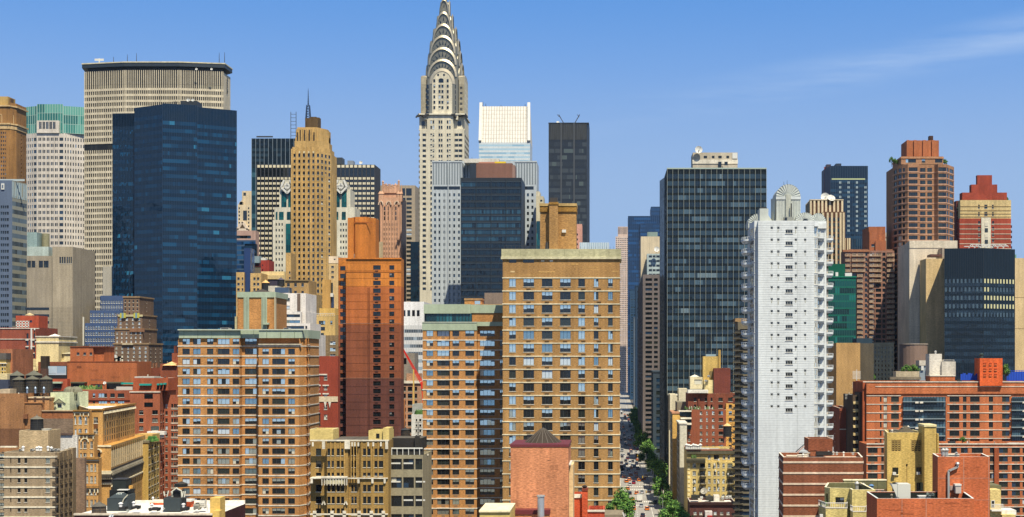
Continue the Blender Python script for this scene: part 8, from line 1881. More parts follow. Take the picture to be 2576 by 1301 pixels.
b = B('brick_building', 'low orange-red brick block with an open black roof well in the right foreground', 250, 'F', 920)
dd = b.d
pl = [(b.X(632), dd), (b.X(1225), dd), (b.X(1165, dd+13), dd+13), (b.X(568, dd+13), dd+13)]
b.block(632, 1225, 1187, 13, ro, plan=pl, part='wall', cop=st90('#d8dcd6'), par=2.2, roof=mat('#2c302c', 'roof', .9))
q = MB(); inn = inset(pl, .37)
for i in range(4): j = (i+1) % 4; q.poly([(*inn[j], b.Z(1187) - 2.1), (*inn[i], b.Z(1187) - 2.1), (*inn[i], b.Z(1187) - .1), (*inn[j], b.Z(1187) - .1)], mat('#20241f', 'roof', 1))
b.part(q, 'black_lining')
b.patches(636, 1220, 1192, 1300, '#c75f38', 14, seed=9)
for x in (783, 930): b.bx('joint', x, x + 3, 1190, 1500, -.03, 0, sto('#d9a58c'))
q = MB(); z_ = b.Z(1185) - 1.2; xa, xb2, xc = b.X(762), b.X(800), b.X(880); yy = dd + 6; zt = b.Z(1118)
q.poly([(xa, yy + 2, zt), (xb2, yy, zt - 2.4), (xc, yy, zt - 2.4), (xc, yy, zt), (xb2, yy, zt)], pl90('#d9d6c8')); q.box(b.X(806), b.X(880), yy + .01, yy + 3, z_, zt, pl90('#d9d6c8')); q.poly([(xa, yy+.1, zt), (b.X(806), yy+.1, z_), (b.X(806), yy+.1, zt)][::-1], pl90('#d9d6c8')); b.part(q, 'roof_hatch'); b.done()
acbox('pale green rooftop fan box in the open black roof well', 'F', 955, 992, 1158, 1180, 256, 1.5, pl90('#a7b8a8'))
b = B('low_building', 'yellow and white balconied corner building at the bottom right edge', 300, 'F', 1420)
dd = b.d; b.bx('wall', 1322, 1388, 1135, 1500, 0, 12, br88('#dcc27a')); b.bx('coping', 1320, 1390, 1108, 1137, 4, 12, st90('#6e6a4a')); b.bx('lower_wall', 1388, 1470, 1285, 1500, -1, 6, br88('#dcc27a')); b.bx('roof_sheet', 1400, 1490, 1262, 1290, 1, 6, ROOFW); b.bx('window', 1328, 1350, 1198, 1240, -.06, .1, WHITE); b.bx('window_glass', 1332, 1347, 1202, 1238, -.1, -.05, DARK)
q = MB(); z = b.Z(1253)
for k in range(14): x = b.X(1322) + (b.X(1392) - b.X(1322))*k/13; q.bar((x, dd-1.2, z), (x, dd-1.2, z+1.2), .07, rl)
q.bar((b.X(1322), dd-1.2, z+1.2), (b.X(1392), dd-1.2, z+1.2), .12, rl); q.box(b.X(1322), b.X(1394), dd-1.3, dd, z - .3, z, rl); b.part(q, 'balcony'); b.done()

# ---------------------------------------------------------------- prewar cluster right of the avenue (ref E)
b = B('apartment_building', 'red-brown brick prewar building with a planted terrace step and pale courses, right of the avenue', 600, 'E', 670)
dd = b.d; m_ = br88('#9b5038')
b.block(545, 785, 552, 22, m_, cols=[(603, 620), (647, 659), (688, 705), (734, 764, 'two')], rows=(563, 47, 24, 12), st='hungw', d=dd, part='wall', cop=COP)
b.block(482, 546, 680, 20, m_, d=dd-1, cols=[(520, 536)], rows=(704, 47, 22, 9), st='hungw', part='left_wall', cop=COP)
b.block(520, 860, 438, 20, br88('#8a4634'), yb=552, d=dd+4, cols=[(562, 576), (638, 652), (678, 690), (732, 762, 'two'), (800, 830)], rows=(468, 48, 26, 2), st='hung', part='setback_wall', cop=COP)
b.block(785, 870, 508, 18, br88('#dfa850'), d=dd+2, cols=[(804, 826)], rows=(516, 47, 24, 12), st='two', part='yellow_wall')
for k, (y0, dy) in enumerate(((560, 0), (610, -2), (648, -4))): b.bx('terrace', 455 + 14*k, 545, y0 - 2, y0 + 6, dy - 1, dy + 3, st90('#ded5bd')); b.bx('terrace_glass', 462 + 10*k, 543, y0 + 6, y0 + 38, dy + .5, dy + 3, gl100('#223038'))
b.bx('pier', 590, 602, 440, 552, 3.4, 4, brk('#8a4634')); b.bx('pier', 655, 665, 440, 552, 3.4, 4, brk('#8a4634'))
q = MB(); r = random.Random(9)
for k in range(30): q.dome(b.X(r.uniform(500, 700)), dd + 1 + r.uniform(0, 2), b.Z(550), .35, .4 + 1.2*r.random(), mat(r.choice(['#4f6b35', '#7a8a55', '#c9c4b0']), 'leaf'), 6, 2)
b.part(q, 'terrace_plants')
b.block(625, 742, 180, 10, br88('#c9a85a'), yb=440, d=dd+10, part='yellow_stair_tower'); b.bx('stair_chimney', 732, 748, 135, 440, 9.5, 12, br88('#b9954a')); b.bx('stair_door', 672, 692, 282, 332, 9.6, 10, pl80('#8a7648')); b.bx('tank_top', 645, 715, 165, 182, 12, 18, pl80('#9fb4ba')); b.bx('stair_wall', 630, 700, 345, 440, 8, 12, st88('#dcc88c'))
b.block(700, 815, 262, 10, br88('#7d3a32'), yb=440, d=dd+7, part='red_roof_house', cop=COP); b.block(535, 622, 325, 10, st88('#ddcfa5'), yb=410, d=dd+9, cols=[(564, 617)], rows=(342, 60, 34, 1), st='slot', part='cream_roof_house', cop=COP)
mb = MB(); mb.cone(b.X(580), dd+14, b.Z(325), b.Z(310), 3, 0, sto('#efe6cf'), 4, ph=.78); b.part(mb, 'roof_cap'); b.bx('white_ledge', 520, 662, 415, 436, 2, 8, ROOFW); b.done(100)
for i, (x, y) in enumerate(((645, 352), (664, 320))): acbox(('white box unit on the yellow stair tower ledge, lower one', 'white box unit on the yellow stair tower, upper one')[i], 'E', x - 8, x + 8, y - 10, y + 8, 606, 1, WHITE, dy=0)
b = B('apartment_building', 'narrow cream and yellow buildings stepping down to the avenue with grey party walls', 640, 'E', 430)
dd = b.d; cm2 = st88('#d8ccac'); gw = st85('#8d8570')
X1 = 23.8
for (xf, d_, yt, m_, wd, nm, cw) in ((387, 690, 450, cm2, 8, 'cream_wall', 0), (412, 610, 575, br88('#e3b45c'), 6, 'yellow_wall', 1), (462, 575, 648, st88('#d3ccb4'), 3, 'cream_pier', 0)):
    xa = WX('E', xf, d_); z = WZ('E', yt, d_); mb = MB(); pts = [(xa, d_), (xa + wd, d_), (xa + wd, d_ + 26), (xa + 0, d_ + 26)]
    b.facade(mb, pts[0], pts[1], 0, z, [(wd - 2.4, wd - .9, z - 3 - 3.1*j - 1.6, z - 3 - 3.1*j, 'hung', 0) for j in range(int(z/3.1) - 2)] if cw else [], m_)
    b.facade(mb, pts[3], pts[0], 0, z, [(2 + 3*k, 3.3 + 3*k, z - 3 - 3.1*j - 1.6, z - 3 - 3.1*j, 'hung', 1) for k in range(7) for j in range(int(z/3.1) - 2)], gw); b.facade(mb, pts[1], pts[2], 0, z, [], m_); mb.poly([(*p, z) for p in pts], ROOF); b.part(mb, nm); b.ring(pts, z - .3, z + .3, .3, sto('#c9906a') if cw else COP, 'cornice')
    if not cw: pass
b.bx('grey_wall', 445, 512, 500, 1500, -20, 0, gw); b.bx('cream_wall', 395, 440, 446, 700, 20, 40, cm2); b.bx('cream_wall', 455, 515, 405, 560, 18, 30, cm2); b.done(80)
b = B('apartment_building', 'cream brick tenement with a heavy cornice, fire escapes and window air conditioners', 548, 'E', 675)
dd = b.d; m_ = br88('#d3b86e'); cn = mat('#5c5844', 'stone', .95)
pl, _, _ = b.block(512, 850, 832, 22, m_, cols=[(658, 678), (700, 736, 'two'), (762, 780), (796, 812)], rows=(868, 200, 30, 1), st='hungw', part='wall', cop=sto('#9b5e48'))
b.block(515, 850, 916, 3, m_, d=dd-3, cols=[(552, 575), (604, 640, 'two'), (660, 677), (698, 714), (724, 740), (760, 776), (795, 830, 'two')], rows=(926, 54, 30, 9), st='hungw', part='front_wall')
b.bx('cornice', 510, 642, 892, 918, -4.3, -2.5, cn); b.bx('cornice', 510, 850, 836, 860, -.8, 0, cn); b.bx('coping', 506, 850, 828, 836, -.9, 0, sto('#b07258'))
for k in range(15): b.bx('cornice_bracket', 516 + 8.6*k, 519 + 8.6*k, 902, 916, -4.6, -4.2, sto('#3c392c'))
for k in range(11): b.bx('quoin', 518, 534, 926 + 30*k, 938 + 30*k, -3.15, -3, st90('#e6d49a'))
for x0, x1 in ((596, 644), (790, 846)):
    for j in range(4):
        y = 962 + 54*j; q = MB(); z = b.Z(y); q.box(b.X(x0), b.X(x1), dd - 4.4, dd - 3, z, z + .1, FBLACK)
        for k in range(9): x = b.X(x0) + (b.X(x1) - b.X(x0))*k/8; q.bar((x, dd-4.4, z), (x, dd-4.4, z + 1), .06, FBLACK)
        q.bar((b.X(x0), dd-4.4, z+1), (b.X(x1), dd-4.4, z+1), .08, FBLACK); q.bar((b.X(x0 + 8), dd-4.1, z), (b.X(x1 - 8), dd-4.1, z - 2.9), .14, FBLACK); b.part(q, 'fire_escape')
for x, y in ((562, 1060), (708, 985), (728, 1066), (700, 942), (796, 1008), (730, 908), (560, 1116)): b.bx('air_conditioner', x, x + 9, y - 14, y - 6, -3.8, -3, WHITE)
q = MB(); r = random.Random(12)
for k in range(12): q.dome(b.X(r.uniform(545, 575)), dd - 1.5 + r.uniform(0, 1), b.Z(890), .35, .5 + 1.4*r.random(), mat('#5f7a3a', 'leaf'), 6, 2)
b.part(q, 'roof_plants'); b.done(100)
for k in range(7): 
    x = 512 + 16*k; vent('white ribbed chimney pot on the tenement cornice', 'E', x, 790 + (k % 3)*4, 828, 545, .8, 2, WHITE, group='white chimney pots on the tenement roof')
tank('brown water tank on stilts with an orange cone beside the white tower', 'E', 796, 645, 740, 575, 58, BLKT, st90('#e8b878'), legs=45)
b = B('brick_building', 'dark brownstone with a cluttered pale roof below the cream tenement', 500, 'E', 680)
dd = b.d; m_ = br88('#5d3430')
b.block(532, 850, 1195, 16, m_, cols=[(560, 580), (600, 620), (700, 720), (745, 765), (790, 810)], rows=(1262, 50, 22, 5), st='hungw', cop=sto('#cfc4b2'), roof=ROOFW, R_=0); b.bx('cornice', 530, 850, 1200, 1216, -.6, 0, brk('#3f2422')); b.bx('stair_house', 700, 740, 1150, 1190, 5, 9, st90('#d9d2c2')); b.bx('dark_shed', 545, 600, 1150, 1180, 9, 12, mat('#3a3a34', 'roof', .9)); b.bx('dark_shed', 645, 695, 1158, 1185, 6, 10, mat('#4a4942', 'roof', .9)); b.bx('canopy', 640, 690, 1262, 1300, -4, -.5, st90('#d9d0c8')); b.bx('red_canopy', 655, 690, 1290, 1310, -4.6, -3.9, pl90('#b3271e')); b.done(40)
dish('large pale lattice dish on the brownstone roof', 'E', 633, 1120, 508, 52, 40, 195, ybase=1175, m=mat('#c9c2ae', 'plain', .6))
for i, x in enumerate((610, 760, 790, 815)): acbox('white cooling unit on the cluttered brownstone roof', 'E', x, x + 18, 1160, 1188, 502, 2, WHITE, dy=3 + i, group='cooling units on the brownstone roof')

# terrace trees near the tan block and roof garden trees on the red complex come with the other trees below
b = B('low_building', 'low terrace wall with a white rail below the green shrub trees', 300, 'E', 40)
b.bx('wall', -300, 70, 1285, 1700, 0, 10, st85('#8d8068')); q = MB(); q.bar((b.X(66), b.d, b.Z(1268)), (b.X(84), b.d, b.Z(1330)), .25, WHITE); b.part(q, 'rail'); b.done()
# ---------------------------------------------------------------- trees
TR = mat('#5a4632', 'wood', .6)
def tree_mesh(seed, h, r, leafc, n=1500):
    rr = random.Random(seed); lm = [mat(c, 'leaf', k*1.5) for c, k in leafc]
    t = MB(); th = h*.42; t.cone(0, 0, 0, th, r*.075, r*.05, TR, 8, cap=False)
    blobs = []
    for k in range(15):
        a = rr.uniform(0, 6.28); q = rr.random()**.6*r*.72; z = th + (h - th)*rr.uniform(.08, .92); q *= 1.15 - abs((z - th)/(h - th) - .42)*1.2
        c = Vector((math.cos(a)*q, math.sin(a)*q, z)); blobs.append((c, r*rr.uniform(.24, .42)))
        if k < 9: t.bar((0, 0, th*rr.uniform(.75, 1)), c, r*.045, TR)
    f = MB()
    for k in range(n):
        c, br = rr.choice(blobs); v = Vector((rr.gauss(0, 1), rr.gauss(0, 1), rr.gauss(0, 1))).normalized(); p = c + v*br*rr.uniform(.55, 1.08); s = r*rr.uniform(.045, .10)
        nn = (v + Vector((rr.uniform(-.6, .6), rr.uniform(-.6, .6), rr.uniform(-.1, .9)))).normalized(); u = nn.cross(Vector((rr.random(), rr.random(), rr.random()))).normalized(); w_ = nn.cross(u)
        f.poly([p + u*s, p + w_*s*.8, p - u*s, p - w_*s*.8], rr.choice(lm))
    return t.data('trunk'), f.data('crown')
LF = [('#6a963c', .5), ('#4f7f30', .5), ('#83a84a', .52), ('#3a6427', .5)]
TM = [tree_mesh(i, 13, 5.4, LF) for i in range(4)]
def tree(label, x, y, z, sc_, i, group=None, rot=0, sx=1):
    root = empty('street_tree' if z < 1 else 'tree', (x, y, z), label, 'tree', group); root.scale = (sc_*sx, sc_*sx, sc_); root.rotation_euler = (0, 0, rot)
    for nme, me in zip(('trunk', 'crown'), TM[i]): o = bpy.data.objects.new(nme, me); o.parent = root; C.objects.link(o)
    return root
spots = [(480, 1.1, 'first'), (516, .86, 'second'), (570, .74, 'third'), (602, .95, 'fourth'), (648, .8, 'fifth'), (690, 1.05, 'sixth'), (722, .95, 'seventh'), (770, .8, 'eighth')]
for k, (y, s_, nm) in enumerate(spots): tree(nm + ' street tree up from the bottom along the right kerb of the avenue', KX1 + 2.4 + (k % 3)*.5, y, .13, s_, k % 4, 'street trees along the right kerb', k*1.3)
for k in range(14):
    y = 790 + 46*k + (k % 3)*8; tree('dark street tree far up the right kerb of the avenue in the buildings\' shade', KX1 + .6 + (k % 2), y, .13, 1.0 + .12*(k % 3), k % 4, 'distant trees up the avenue', k)
tree('bushy green shrub tree in the bottom corner of the tan block, leftmost and lowest', WX('E', 28, 315), 312, WZ('E', 1340, 315), .42, 0, 'shrub trees at the foot of the tan block', 0, 1.2)
tree('bright green shrub tree rising beside the corner of the tan block above the road', WX('E', 62, 318), 316, WZ('E', 1360, 318), .66, 1, 'shrub trees at the foot of the tan block', 2, .75)
tree('green shrub tree right of the other two at the foot of the tan block', WX('E', 95, 314), 313, WZ('E', 1400, 314), .55, 2, 'shrub trees at the foot of the tan block', 4, 1)
for i, (x, s_) in enumerate(((815, .36), (855, .37))): tree(('left', 'right')[i] + ' of the two small round trees in the planter on the red complex roof', WX('F', x, 489), 489, WZ('F', 447, 489) - .6, s_, i, 'trees in the roof planter', i*2, 1.15)
tree('slim tree beside the blue netting right of the orange turret', WX('F', 1418, 484), 484, WZ('F', 472, 484) - .8, .5, 2, None, 1, .6)
tree('small shrub tree on the lower red wing ledge', WX('F', 1135, 468), 464, WZ('F', 858, 464) - .4, .22, 3, None, 1, 1.2)
tree('tiny conifer-like shrub at the left end of the red complex roof', WX('F', 612, 484), 482, WZ('F', 475, 482) - .3, .2, 0, None, 1, .5)
for i, x in enumerate((775, 795, 815)): tree(('left', 'middle', 'right')[i] + ' wispy roof shrub on the left shoulder of the round-cornered brown tower', WX('5', x, 702), 711, WZ('5', 190, 702), .38 - .06*i, i, 'roof shrubs on the round-cornered tower', i, .7)
tree('roof shrub on the right shoulder of the round-cornered brown tower', WX('5', 1105, 702), 712, WZ('5', 190, 702), .3, 2, 'roof shrubs on the round-cornered tower', 0, 1.1)
# ---------------------------------------------------------------- vehicles
TYRE = pl100('#161616'); CGL = mat('#141c22', 'pane', 1); CHR = mat('#b9bcbf', 'steel', .9); RED = pl90('#a31010'); LGT = pl90('#f4f1e0')
def loft_mesh(prof, w_, m, taper=.0):
    """side profile (y,z) swept across the width with softened edges"""
    mb = MB(); secs = [(-w_/2, .90), (-w_/2 + .08, 1), (w_/2 - .08, 1), (w_/2, .90)]; n = len(prof); cy = sum(p[0] for p in prof)/n; cz = sum(p[1] for p in prof)/n
    R_ = [[(x, cy + (y-cy)*(.985 if k < 1 else 1), cz + (z-cz)*k) for y, z in prof] for x, k in secs]
    for a, b_ in zip(R_[:-1], R_[1:]):
        for i in range(n): j = (i+1) % n; mb.poly([a[i], b_[i], b_[j], a[j]], m)
    mb.poly(R_[0], m); mb.poly(R_[-1][::-1], m); return mb
CK = {}
def car_parts(kind, col):
    key = (kind, col)
    if key in CK: return CK[key]
    pm_ = mat(col, 'plain', .85); m2 = pm_; pm_.node_tree.nodes['Principled BSDF'].inputs['Roughness'].default_value = .22; pm_.node_tree.nodes['Principled BSDF'].inputs['Coat Weight'].default_value = .6
    P = []
    if kind in ('sedan', 'taxi', 'suv'):
        L_, W_, Hh, bh = {'sedan': (4.8, 1.85, 1.45, .85), 'taxi': (5.3, 1.98, 1.5, .88), 'suv': (4.9, 1.95, 1.8, 1.0)}[kind]; h = L_/2
        body = loft_mesh([(-h, .35), (-h + .05, bh - .05), (-h*.45, bh + .02), (h*.6, bh + .03), (h, bh - .12), (h, .35), (h*.8, .22), (-h*.8, .22)], W_, pm_)
        rear = -h*.78 if kind != 'suv' else -h*.95
        gl = MB(); a0, a1, b0, b1 = rear, h*.42, rear + (.55 if kind != 'suv' else .2), h*.16; wt_ = W_*.40; wb_ = W_*.475; z0, z1 = bh, Hh - .06
        c = [(-wb_, a0, z0), (wb_, a0, z0), (wb_, a1, z0), (-wb_, a1, z0)]; t = [(-wt_, b0, z1), (wt_, b0, z1), (wt_, b1, z1), (-wt_, b1, z1)]
        for i in range(4): j = (i+1) % 4; gl.poly([c[i], c[j], t[j], t[i]], CGL)
        rf = MB(); rf.prism([(-wt_ - .02, b0 - .03), (wt_ + .02, b0 - .03), (wt_ + .02, b1 + .03), (-wt_ - .02, b1 + .03)], z1, z1 + .07, pm_)
        for s_ in (-1, 1):
            for pa, pb in (((wb_*s_, a0, z0), (wt_*s_, b0, z1)), ((wb_*s_, a1, z0), (wt_*s_, b1, z1)), ((wb_*s_*1.0, (a0+a1)/2, z0), (wt_*s_, (b0+b1)/2, z1))): rf.bar(pa, pb, .08, pm_)
        P += [('body', body.data('body'), (0, 0, 0)), ('cabin_glass', gl.data('cabin_glass'), (0, 0, 0)), ('roof', rf.data('roof'), (0, 0, 0))]
        wx, wy, wr = W_/2 - .1, h*.62, .34
        if kind == 'taxi': s_ = MB(); s_.box(-.35, .35, -.12, .12, Hh, Hh + .2, LGT); P.append(('roof_sign', s_.data('roof_sign'), (0, 0, 0)))
        hl, tl, lz = h, -h, bh - .25
    elif kind == 'van' or kind == 'truck':
        L_, W_ = (5.6, 2.1) if kind == 'van' else (8.0, 2.5); h = L_/2; Hh = 2.3 if kind == 'van' else 3.3
        if kind == 'van':
            body = loft_mesh([(-h, .4), (-h, Hh), (h*.45, Hh), (h*.75, 1.25), (h, 1.05), (h, .4)], W_, pm_); gl = MB(); gl.poly([(-W_*.42, h*.49, Hh - .12), (W_*.42, h*.49, Hh - .12), (W_*.44, h*.735, 1.32), (-W_*.44, h*.735, 1.32)][::-1], CGL); gl.box(-.8, .8, -h - .02, -h, 1.4, 2, CGL); P += [('body', body.data('body'), (0, 0, 0)), ('window', gl.data('window'), (0, 0, .03))]
        else:
            body = loft_mesh([(-h, .7), (-h, Hh), (h*.45, Hh), (h*.45, .7)], W_, pm_); cab = loft_mesh([(h*.5, .5), (h*.5, 2.4), (h*.72, 2.4), (h*.92, 1.5), (h, 1.3), (h, .5)], W_*.9, m2); gl = MB(); gl.poly([(-1, h*.745, 2.33), (1, h*.745, 2.33), (1.02, h*.915, 1.6), (-1.02, h*.915, 1.6)][::-1], CGL)
            P += [('cargo_box', body.data('cargo_box'), (0, 0, 0)), ('cab', cab.data('cab'), (0, 0, 0)), ('window', gl.data('window'), (0, 0, .03))]
            bp = MB(); bp.box(-W_*.45, W_*.45, -h - .1, -h, .5, .7, STEELD); P.append(('bumper', bp.data('bumper'), (0, 0, 0)))
        wx, wy, wr = W_/2 - .12, h*.62, .42; hl, tl, lz = h, -h, .9
    elif kind == 'bus':
        L_, W_, Hh = 12, 2.6, 3.1; h = 6; body = loft_mesh([(-h, .35), (-h, Hh), (h, Hh), (h, .35)], W_, pm_); gl = MB()
        for s_ in (-1, 1): gl.box(s_*W_/2 - .02, s_*W_/2 + .02, -h + .4, h - .4, 1.5, 2.5, CGL)
        gl.box(-1.1, 1.1, -h - .02, -h + .01, 1.5, 2.6, CGL); gl.box(-1.1, 1.1, h - .01, h + .02, 1.2, 2.6, CGL); rf = MB(); rf.box(-.7, .7, -3, 1, Hh, Hh + .2, WHITE); P += [('body', body.data('body'), (0, 0, 0)), ('window_band', gl.data('window_band'), (0, 0, 0)), ('roof_unit', rf.data('roof_unit'), (0, 0, 0))]
        wx, wy, wr = W_/2 - .12, h*.6, .5; hl, tl, lz = h, -h, .8
    if 'wheel' not in CK or True:
        wm = MB(); n = 14; c_ = [(math.cos(2*math.pi*i/n)*wr, math.sin(2*math.pi*i/n)*wr) for i in range(n)]
        for i in range(n): a, b_ = c_[i], c_[(i+1) % n]; wm.poly([(-.11, *a), (-.11, *b_), (.11, *b_), (.11, *a)], TYRE)
        wm.poly([(-.11, *a) for a in c_], TYRE); wm.poly([(.11, *a) for a in reversed(c_)], TYRE); wm.poly([(.12, a[0]*.6, a[1]*.6) for a in c_], CHR); wm.poly([(-.12, a[0]*.6, a[1]*.6) for a in c_], CHR); wd_ = wm.data('wheel')
    for sx in (-1, 1):
        for sy in (-1, 1): P.append(('wheel', wd_, (sx*wx, sy*wy, wr)))
    a = MB(); a.box(-.16, .16, -.03, .03, -.08, .08, LGT); la = a.data('headlight'); a = MB(); a.box(-.16, .16, -.03, .03, -.08, .08, RED); lb = a.data('tail_light'); hw_ = wx - .2
    for sx in (-1, 1): P.append(('headlight', la, (sx*hw_, hl, lz))); P.append(('tail_light', lb, (sx*hw_, tl, lz)))
    CK[key] = P; return P
def vehicle(kind, col, label, x, y, rot=0, group=None):
    nm = {'sedan': 'car', 'suv': 'car', 'taxi': 'taxi', 'van': 'van', 'truck': 'box_truck', 'bus': 'bus'}[kind]
    root = empty(nm, (x, y, -.02), label, {'box_truck': 'truck'}.get(nm, nm), group); root.rotation_euler = (0, 0, R(rot))
    for pn_, me, loc in car_parts(kind, col): o = bpy.data.objects.new(pn_, me); o.location = loc; o.parent = root; C.objects.link(o)
    return root
def hpos(x, y):     # crop H pixel of the wheels' ground contact -> ground
    yy = .2371*y + 992.5; d = H*F/(yy - YH); return (.2371*x + 1555.8 - XV)/F*d, d + 2
TX = '#f0862a'
NEAR = [('taxi', TX, 55, 885, 0, 'orange taxi hugging the left edge of view below the shaded junction'), ('taxi', TX, 130, 865, 0, 'orange taxi just below the shaded stretch, left of a pair in one lane'),
 ('taxi', TX, 190, 882, 0, 'orange taxi in front of another taxi in the middle lane below the shaded junction'), ('taxi', TX, 183, 845, 0, 'orange taxi at the very edge of the shade in the middle lane'),
 ('taxi', TX, 288, 878, 0, 'orange taxi alone near the right kerb just below the shaded stretch'), ('taxi', TX, 216, 922, 3, 'orange taxi beside the dark red car, to its right'), ('taxi', TX, 268, 907, -4, 'orange taxi in the right lane above the stop line'),
 ('taxi', TX, 112, 915, 0, 'orange taxi above and left of the dark red car'), ('taxi', TX, 80, 935, 8, 'slightly turned orange taxi in the far left lane beside the silver car'), ('suv', '#a51a26', 160, 950, 0, 'dark red car among orange taxis in the middle of the avenue'),
 ('sedan', '#d3d6da', 119, 968, 0, 'silver-white car below and left of the dark red car'), ('taxi', TX, 96, 1013, 0, 'lone orange taxi on the crossing line left of centre'), ('sedan', '#23242c', 118, 1062, 0, 'near-black car left of the orange taxi, behind the white truck'),
 ('taxi', TX, 190, 1060, 0, 'orange taxi directly above the white box truck'), ('sedan', '#c6cbcf', 248, 1050, 0, 'silver car right of the taxi above the truck'), ('suv', '#1f2226', 325, 1043, 0, 'black car by the right kerb beside the trees'),
 ('truck', '#e9e7df', 222, 1135, 0, 'white box truck in the middle of the lower avenue'), ('taxi', TX, 80, 1108, 0, 'orange taxi in the far left lane level with the white truck'), ('taxi', TX, 148, 1127, 0, 'orange taxi immediately left of the white truck'),
 ('taxi', TX, 88, 1152, 0, 'orange taxi partly hidden by the shrub trees below the others on the left'), ('suv', '#2b3236', 157, 1186, 0, 'dark car right above the lowest left orange taxi'), ('sedan', '#c9ced1', 240, 1196, 0, 'silver car below the white truck'),
 ('taxi', TX, 158, 1228, 0, 'lowest orange taxi on the left, below the dark car'), ('taxi', TX, 302, 1229, 0, 'lowest orange taxi on the right, near the kerb'), ('suv', '#3a4038', 380, 1168, 90, 'dark green van-like car turning out of the side street on the right'),
 ('sedan', '#3a2d35', 257, 1300, 0, 'dark car entering at the bottom edge of the avenue'), ('sedan', '#e3e5e6', 115, 840, 0, 'white car at the edge of the shade near the left lanes'), ('sedan', '#dfe3e4', 40, 848, 0, 'white car at the left edge next to the shade line')]
for k, c, x, y, r_, lab in NEAR: X_, Y_ = hpos(x, y); vehicle(k, c, lab, X_, Y_, r_, 'traffic in the sunlit lower avenue')
rr = random.Random(21); SH = ['#1d2430', '#2b2b2b', '#8d9499', TX, '#42221f', '#d9dcdd', '#1f3146', TX, '#575c60', '#6b2a2a']
SHD = [(75, 712, 0), (82, 752, 1), (145, 770, 2), (45, 800, 6), (105, 812, 4), (205, 800, 9), (130, 790, 7), (170, 776, 0), (60, 770, 8), (30, 735, 1), (120, 735, 5), (190, 745, 6), (150, 720, 8), (225, 715, 1)]
pos_ = 'in the shaded band of the avenue'
for i, (x, y, c) in enumerate(SHD): X_, Y_ = hpos(x, y); vehicle('suv' if i % 3 else 'sedan', SH[c], 'car waiting in the dense shaded queue across the avenue', X_, Y_, 0, 'cars queued in the shaded band')
FAR = [('taxi', TX, 117, 548, 'orange taxi between the two upper zebra crossings, right one'), ('suv', '#5b2420', 92, 542, 'brown-red car between the two upper zebra crossings'), ('taxi', TX, 127, 490, 'orange taxi just above the upper zebra crossing'),
 ('suv', '#3a2228', 105, 645, 'dark maroon car below the second zebra crossing'), ('sedan', '#eceeee', 56, 655, 'white car below the second zebra crossing at the left'), ('suv', '#d1281c', 200, 588, 'bright red vehicle by the right kerb near the second zebra crossing'), ('sedan', '#e6e8e8', 47, 462, 'white car above the upper zebra crossing at the left')]
for k, c, x, y, lab in FAR: X_, Y_ = hpos(x, y); vehicle(k, c, lab, X_, Y_, 0, 'traffic above the shaded band')
for k in range(90):
    Y_ = 880 + 820*(k/90)**1.2 + rr.uniform(-6, 6); lane = rr.randrange(6); X_ = KX0 + 2.2 + 3.2*lane + rr.uniform(-.2, .2); vehicle(rr.choice(['sedan', 'suv', 'taxi', 'van']), rr.choice(['#d9dcdd', '#2b2b2b', '#8d9499', TX, '#6b2a2a', '#39424d', '#eeeeee']) , 'small distant vehicle in the traffic far up the avenue', X_, Y_, 0, 'distant traffic up the avenue')
vehicle('truck', '#1d2a3c', 'dark truck at the left edge of the shaded queue', *hpos(28, 805), 0, 'cars queued in the shaded band')
# people crossing
SK = pl80('#b98a68')
def person(label, x, y, top, leg, step=.25, rot=0):
    me = bpy.data.meshes.new('person'); bm = bmesh.new()
    J = {'hip': (0, 0, .95, .15), 'chest': (0, 0, 1.3, .19), 'neck': (0, 0, 1.5, .07), 'head': (0, .01, 1.66, .11), 'sl': (-.2, 0, 1.42, .07), 'sr': (.2, 0, 1.42, .07), 'el': (-.27, .05, 1.12, .05), 'er': (.27, -.05, 1.12, .05), 'hl': (-.26, .16, .9, .035), 'hr': (.26, -.1, .86, .035), 'kl': (-.11, step*.5, .5, .08), 'kr': (.11, -step*.4, .5, .08), 'fl': (-.11, step, .06, .05), 'fr': (.11, -step, .06, .05)}
    E = [('hip', 'chest'), ('chest', 'neck'), ('neck', 'head'), ('chest', 'sl'), ('chest', 'sr'), ('sl', 'el'), ('sr', 'er'), ('el', 'hl'), ('er', 'hr'), ('hip', 'kl'), ('hip', 'kr'), ('kl', 'fl'), ('kr', 'fr')]
    V = {k: bm.verts.new(v[:3]) for k, v in J.items()}
    for a, b_ in E: bm.edges.new((V[a], V[b_]))
    bm.to_mesh(me); bm.free(); me.materials.append(top); o = bpy.data.objects.new('person', me); C.objects.link(o); o.location = (x, y, .0); o.rotation_euler = (0, 0, rot)
    sk = o.modifiers.new('s', 'SKIN'); 
    for i, (k, v) in enumerate(J.items()): me.skin_vertices[0].data[i].radius = (v[3], v[3])
    me.skin_vertices[0].data[0].use_root = True; ss = o.modifiers.new('u', 'SUBSURF'); ss.levels = 1; ss.render_levels = 1
    return tag(o, label, 'person', 'people near the crossings')
for i, (x, y, c, lb) in enumerate(((440, 1150, '#c78a3a', 'person in orange standing at the right end of the lower side street crossing'), (452, 1156, '#33415c', 'person in blue at the right end of the lower side street crossing'), (330, 990, '#b8b3a4', 'person in pale clothes at the kerb near the trees'), (235, 790, '#ded8c8', 'person in white walking over the shaded zebra crossing'), (210, 618, '#ded8c8', 'person in white on the second zebra crossing'))):
    X_, Y_ = hpos(x, y); person(lb, X_, Y_, mat(c, 'plain', .8), None, .25, i)
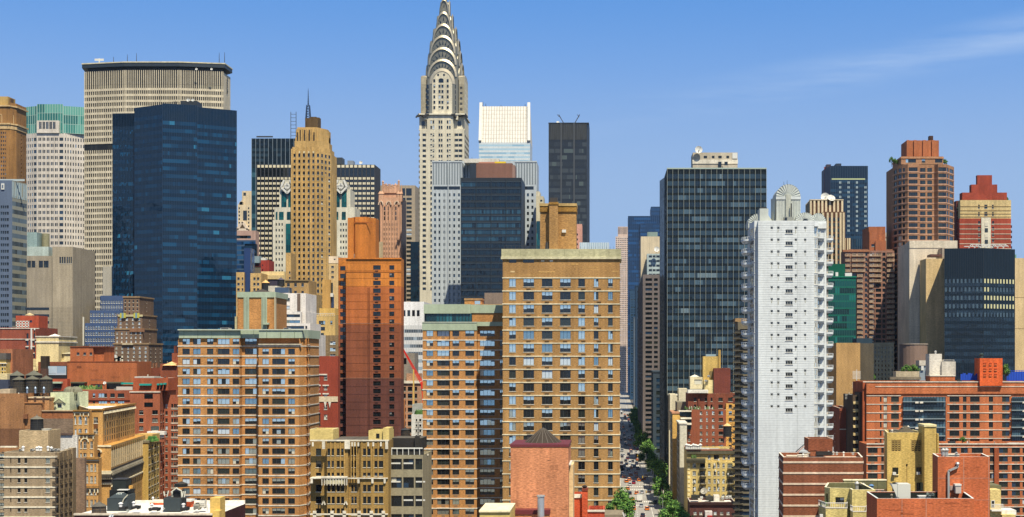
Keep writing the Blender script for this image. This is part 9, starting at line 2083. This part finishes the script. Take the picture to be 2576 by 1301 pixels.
# street lamps over the right kerb
def lamp(label, x, y, side=-1, h=9.2):
    root = empty('street_lamp', (x, y, .13), label, 'street lamp', 'street lamps along the avenue'); g = pl80('#a9aca6')
    p = MB(); p.cone(0, 0, 0, h, .12, .07, g, 8); p.build('pole', root); a = MB(); pr = None
    for k in range(6): t = k/5; q = (side*3.0*t, 0, h + .9*math.sin(t*1.5)); pr and a.bar(pr, q, .11, g); pr = q
    a.build('arm', root); l = MB(); l.box(side*3.5, side*2.7, -.18, .18, h + .78, h + .95, g) if side > 0 else l.box(-3.6, -2.8, -.18, .18, h + .78, h + .95, g); l.build('lamp_head', root)
    return root
for i, y in enumerate((548, 606, 640, 686, 745, 806, 868, 940, 1040, 1120)): lamp('street lamp on the right kerb, ' + ('first', 'second', 'third', 'fourth', 'fifth', 'sixth', 'seventh', 'eighth', 'ninth', 'tenth')[i] + ' up from the bottom of the picture', KX1 + .7, y)
# traffic lights
for i, (a, c) in enumerate(CROSS[:5]):
    root = empty('traffic_light', (KX1 + .6, a - 1, .13), 'traffic signal on its mast arm at the ' + ('first', 'second', 'third', 'fourth', 'fifth')[i] + ' crossing up the avenue', 'traffic light', 'traffic lights on the avenue')
    p = MB(); p.cone(0, 0, 0, 6, .12, .09, pl80('#8b8f86'), 8); p.bar((0, 0, 5.8), (-5, 0, 6.3), .12, pl80('#8b8f86')); p.build('mast', root)
    l = MB(); l.box(-5.2, -4.8, -.2, .2, 5.3, 6.3, pl80('#c9a227')); l.build('signal_head', root)
# ---------------------------------------------------------------- thin summer haze over the city
mb = MB(); mb.box(-14500, 14500, -9500, 26500, -1.4, 480, pl100('#ffffff')); o = mb.build('haze'); o['kind'] = 'stuff'
hm_ = bpy.data.materials.new('haze'); hm_.use_nodes = True; t = hm_.node_tree; t.nodes.clear()
mo_ = t.nodes.new('ShaderNodeOutputMaterial'); v = t.nodes.new('ShaderNodeVolumePrincipled'); v.inputs['Color'].default_value = (.55, .76, 1, 1); v.inputs['Density'].default_value = .00003; v.inputs['Anisotropy'].default_value = .3
t.links.new(v.outputs[0], mo_.inputs['Volume']); o.data.materials.clear(); o.data.materials.append(hm_)
